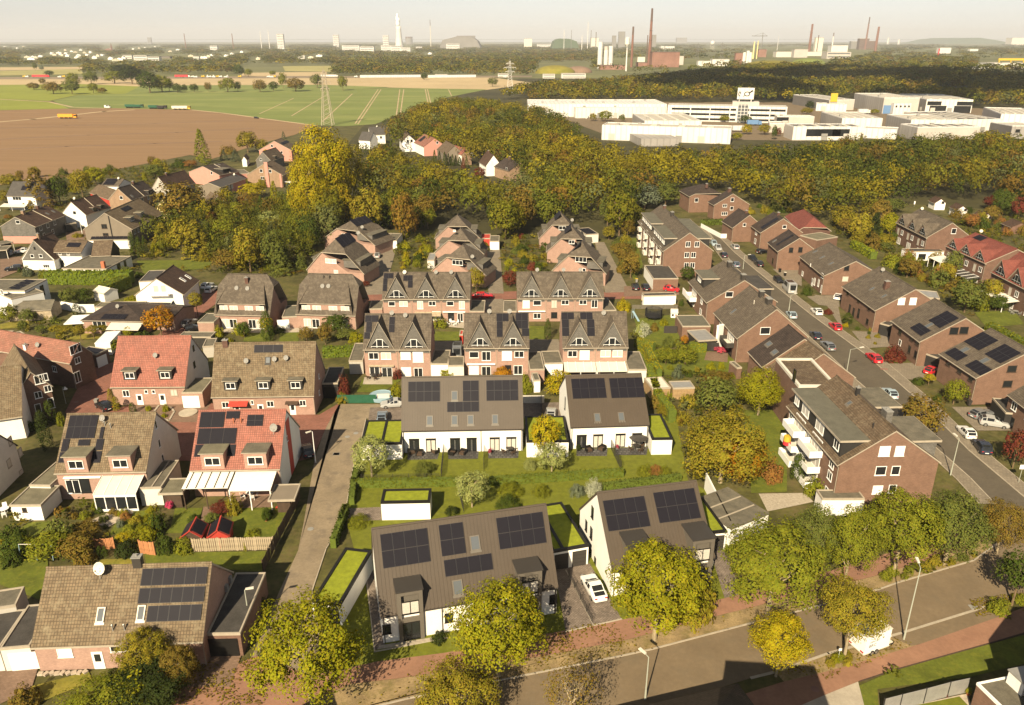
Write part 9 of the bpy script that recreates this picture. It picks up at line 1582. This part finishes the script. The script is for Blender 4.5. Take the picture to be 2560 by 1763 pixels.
for i,(x,y)in enumerate(((1120,1150),(1220,1130),(1345,1100),(1410,1065),(1495,1065))):tree('bush',P(d6(x,y)).to_tuple(),.7,.8,PAL['GWAUR'[i]],f'small {("green","white flowering","golden","russet","dark red")[i]} plant before the grey privacy fence',group='plants at the privacy fence',clear=0,world=True,name='shrub',cat='shrub')
br,rl=P(*cK(390,1200),3.2),P(*cK(160,1255),3.2);ax=(br-rl).normalized();n=Vector((-ax.y,ax.x,0));B=br-n*12;A=B-ax*17
House('hipped_house','dark hipped roof of a shaded house at the bottom edge',A.to_tuple(),B.to_tuple(),3.2,12,None,'b_dark','t_dark',q=.01,ridgez=7.4)
cot=1/tan(SUN_EL);sh=Vector((sin(SHADOW_AZ),cos(SHADOW_AZ),0))*cot
def shade_house(lab,q1,q2,h,Lx,D):
 c=P(q1)-sh*h;e=P(q2)-sh*h;n=(c-e);n.z=0;n.normalize();ax=Vector((n.y,-n.x,0));B=c-n*D;A=B-ax*Lx
 return Flat('apartment_house',lab,A.to_tuple(),B.to_tuple(),h,D,'b_red','felt',cat='house')
shade_house('flat roofed house just below the picture that shades the south path',cK(905,1090),cK(1000,1348),17,9,10)
c=P(cK(2250,700))-sh*9.5;e=P(cK(2080,925))-sh*9.5
b=MB();q=[e,e+Vector((14,-8,0)),c+Vector((18,0,0)),c];b.prism([(v.x-c.x,v.y-c.y)for v in q],0,9.5);o=thg('apartment_house','tall house beyond the right edge that shades the corner lawn','house',(c.x,c.y,0));ob('wall',b.mesh('wall','b_red'),o);b=MB();b.prism([(v.x-c.x,v.y-c.y)for v in q],9.503,9.8);ob('roof',b.mesh('flat_roof','felt'),o)
c=P(cI(285,1118))-sh*8;House('gabled_house','gabled house just below the picture at the red path',(c.x,c.y-12,0),(c.x,c.y,0),4,9,None,'b_red','t_brown',ridgez=8)
rr=random.Random(12);q=P(2420,206);h=760;c=Vector((q.x,q.y-40,0))-sh*h;b=MB()
for i in range(60):
 a=rr.random()*6.283;r0=rr.random()**.5;x,y=cos(a)*r0*540,sin(a)*r0*430;r=rr.uniform(70,130)*(1.1-.5*r0);b.lathe([(max(.1,r*sin(t*.449)),-r*.45*cos(t*.449)+rr.uniform(-3,3))for t in range(8)],9,0,(x,y))
o=tag(ob('cloud',b.mesh('cloud','steam',True),None,(c.x,c.y,h)),'white cloud high above the warehouses','cloud');o['kind']='structure'
gp=[pts(cD,650,280,1600,290,1640,520,620,500),pts(c1,0,850,2300,150,2318,1348,1500,1348,900,1000,0,1100),pts(cC,1400,330,2080,330,2060,780,1380,780),pts(cG,-20,40,560,0,1100,0,1120,330,600,400,-20,420),pts(c7,0,560,2000,240,2000,1560,1300,1560,300,850),pts(cE,1190,260,1620,300,1560,420,1230,380),pts(c8,0,1000,1250,1300,1250,1560,200,1560),pts(cC,0,150,1300,20,1330,80,100,260),pts(c3,0,950,1050,1000,1300,1250,700,1300,0,1120),pts(cJ,0,250,700,250,720,1000,0,1000),pts(cH,2080,230,2400,230,2420,480,2180,460),pts(cK,1340,500,1980,340,1990,368,1480,512),pts(cK,1200,1225,2070,945,2060,960,1220,1240),pts(cI,1780,850,1990,820,1960,862,1800,886),pts(cC,860,680,1400,680,1400,760,900,760)]
U=np.random.default_rng(31);UX,UY=[],[]
for poly in gp:
 w=[P(x)for x in poly];x0,x1=min(p.x for p in w),max(p.x for p in w);y0,y1=min(p.y for p in w),max(p.y for p in w);n=int((x1-x0)*(y1-y0)*.17);x,y=U.uniform(x0,x1,n),U.uniform(y0,y1,n);px,py=projn(x,y,0*x);k=inpoly(px,py,poly);UX.append(x[k]);UY.append(y[k])
UX,UY=np.concatenate(UX),np.concatenate(UY);blk=np.zeros(len(UX),bool)
for o in COL.objects:
 if o.name.startswith('wall')and o.parent and o.type=='MESH':
  M=(Matrix.Translation(o.parent.location)@o.parent.rotation_euler.to_matrix().to_4x4()).inverted();bb=[Vector(v)for v in o.bound_box];xs=[v.x for v in bb];ys=[v.y for v in bb]
  lx=M[0][0]*UX+M[0][1]*UY+M[0][3];ly=M[1][0]*UX+M[1][1]*UY+M[1][3];blk|=(lx>min(xs)-.4)&(lx<max(xs)+.4)&(ly>min(ys)-.4)&(ly<max(ys)+.4)
 elif o.type=='MESH' and o.parent is None and o.get('kind')=='structure' and o.name.split('.')[0]in('lawn','drive','road','pavement','red_court','red_lane','estate_lane','lane','yard','garden_terrace','setts','terrace','red_path','parking_court','front_road'):
  poly=[(v.co.x,v.co.y)for v in o.data.vertices];blk|=inpoly(UX,UY,poly)
UX,UY=UX[~blk],UY[~blk];n=len(UX);ci=U.choice(9,n,p=[.2,.26,.12,.1,.1,.12,.03,.03,.04]);print('undergrowth',n)
wood('undergrowth','low undergrowth and flower beds of the gardens',np.c_[UX,UY],U.uniform(.35,2.0,n)**1.2,U.uniform(.9,2.8,n),WP[ci]*U.uniform(.7,1.2,n)[:,None],36,.42)
# fallen leaves on the verges and paths
lp=[pts(cI,100,1100,1880,800,1900,890,100,1250),pts(cK,200,760,1980,330,1990,400,300,800),pts(cK,640,1130,1420,890,1640,930,1000,1180),pts(cG,1250,1000,1750,1000,1700,1300,1100,1300),pts(cI,1300,760,1750,740,1700,900,1200,1000),pts(cK,1950,640,2318,590,2318,720,2000,760)]
fx,fy=[],[]
for i,poly in enumerate(lp):w=[P(x)for x in poly];n=4000;x,y=U.uniform(min(p.x for p in w),max(p.x for p in w),n),U.uniform(min(p.y for p in w),max(p.y for p in w),n);k=inpoly(*projn(x,y,0*x),poly)&(U.random(n)<.22+.25*np.sin(x*.9)*np.cos(y*1.1));fx.append(x[k]);fy.append(y[k])
fx,fy=np.concatenate(fx),np.concatenate(fy);n=len(fx);o=ob('fallen_leaves',q2m('fallen_leaves',cards(np.stack([fx,fy,np.full(n,.15)],1),unit(U.normal(size=(n,3))*.3+np.array([0,0,1])),U.uniform(.12,.3,n),U),None,WP[U.choice([2,3,4,6,7],n)],('wood_leaf',)));o['kind']='stuff';o['label']='fallen autumn leaves on the verges and paths'
# air
b=BX(-17500,-95,-12,17500,26500,340);hz=bpy.data.materials.new('haze');hz.use_nodes=True;hz.node_tree.nodes.clear();ho=hz.node_tree.nodes.new('ShaderNodeOutputMaterial');pv=hz.node_tree.nodes.new('ShaderNodeVolumePrincipled');pv.inputs['Color'].default_value=(.93,.95,1,1);pv.inputs['Density'].default_value=HAZE;pv.inputs['Anisotropy'].default_value=0;hz.node_tree.links.new(pv.outputs[0],ho.inputs['Volume']);MATS['haze']=hz
if HAZE:o=ob('haze',b.mesh('haze','haze'));o['kind']='stuff';o['label']='thin warm haze over the plain'
bylab={}
for o in COL.objects:
 if o.parent is None and o.get('label')and o.get('category'):bylab.setdefault(o['label'],[]).append(o)
ORD='leftmost,second,third,fourth,fifth,sixth,seventh,eighth,ninth,tenth,eleventh,twelfth,thirteenth,fourteenth,fifteenth,sixteenth,seventeenth,eighteenth'.split(',')
for lab,os_ in bylab.items():
 if 1<len(os_)<=18 and len(lab.split())<=14:
  os_.sort(key=lambda o:projn(np.array([o.location.x]),np.array([o.location.y]),np.array([0.]))[0][0])
  for i,o in enumerate(os_):o['label']=f'{ORD[i]} {"from left, " if i else ""}{lab}' if i<len(os_)-1 or i==0 else f'rightmost {lab}'
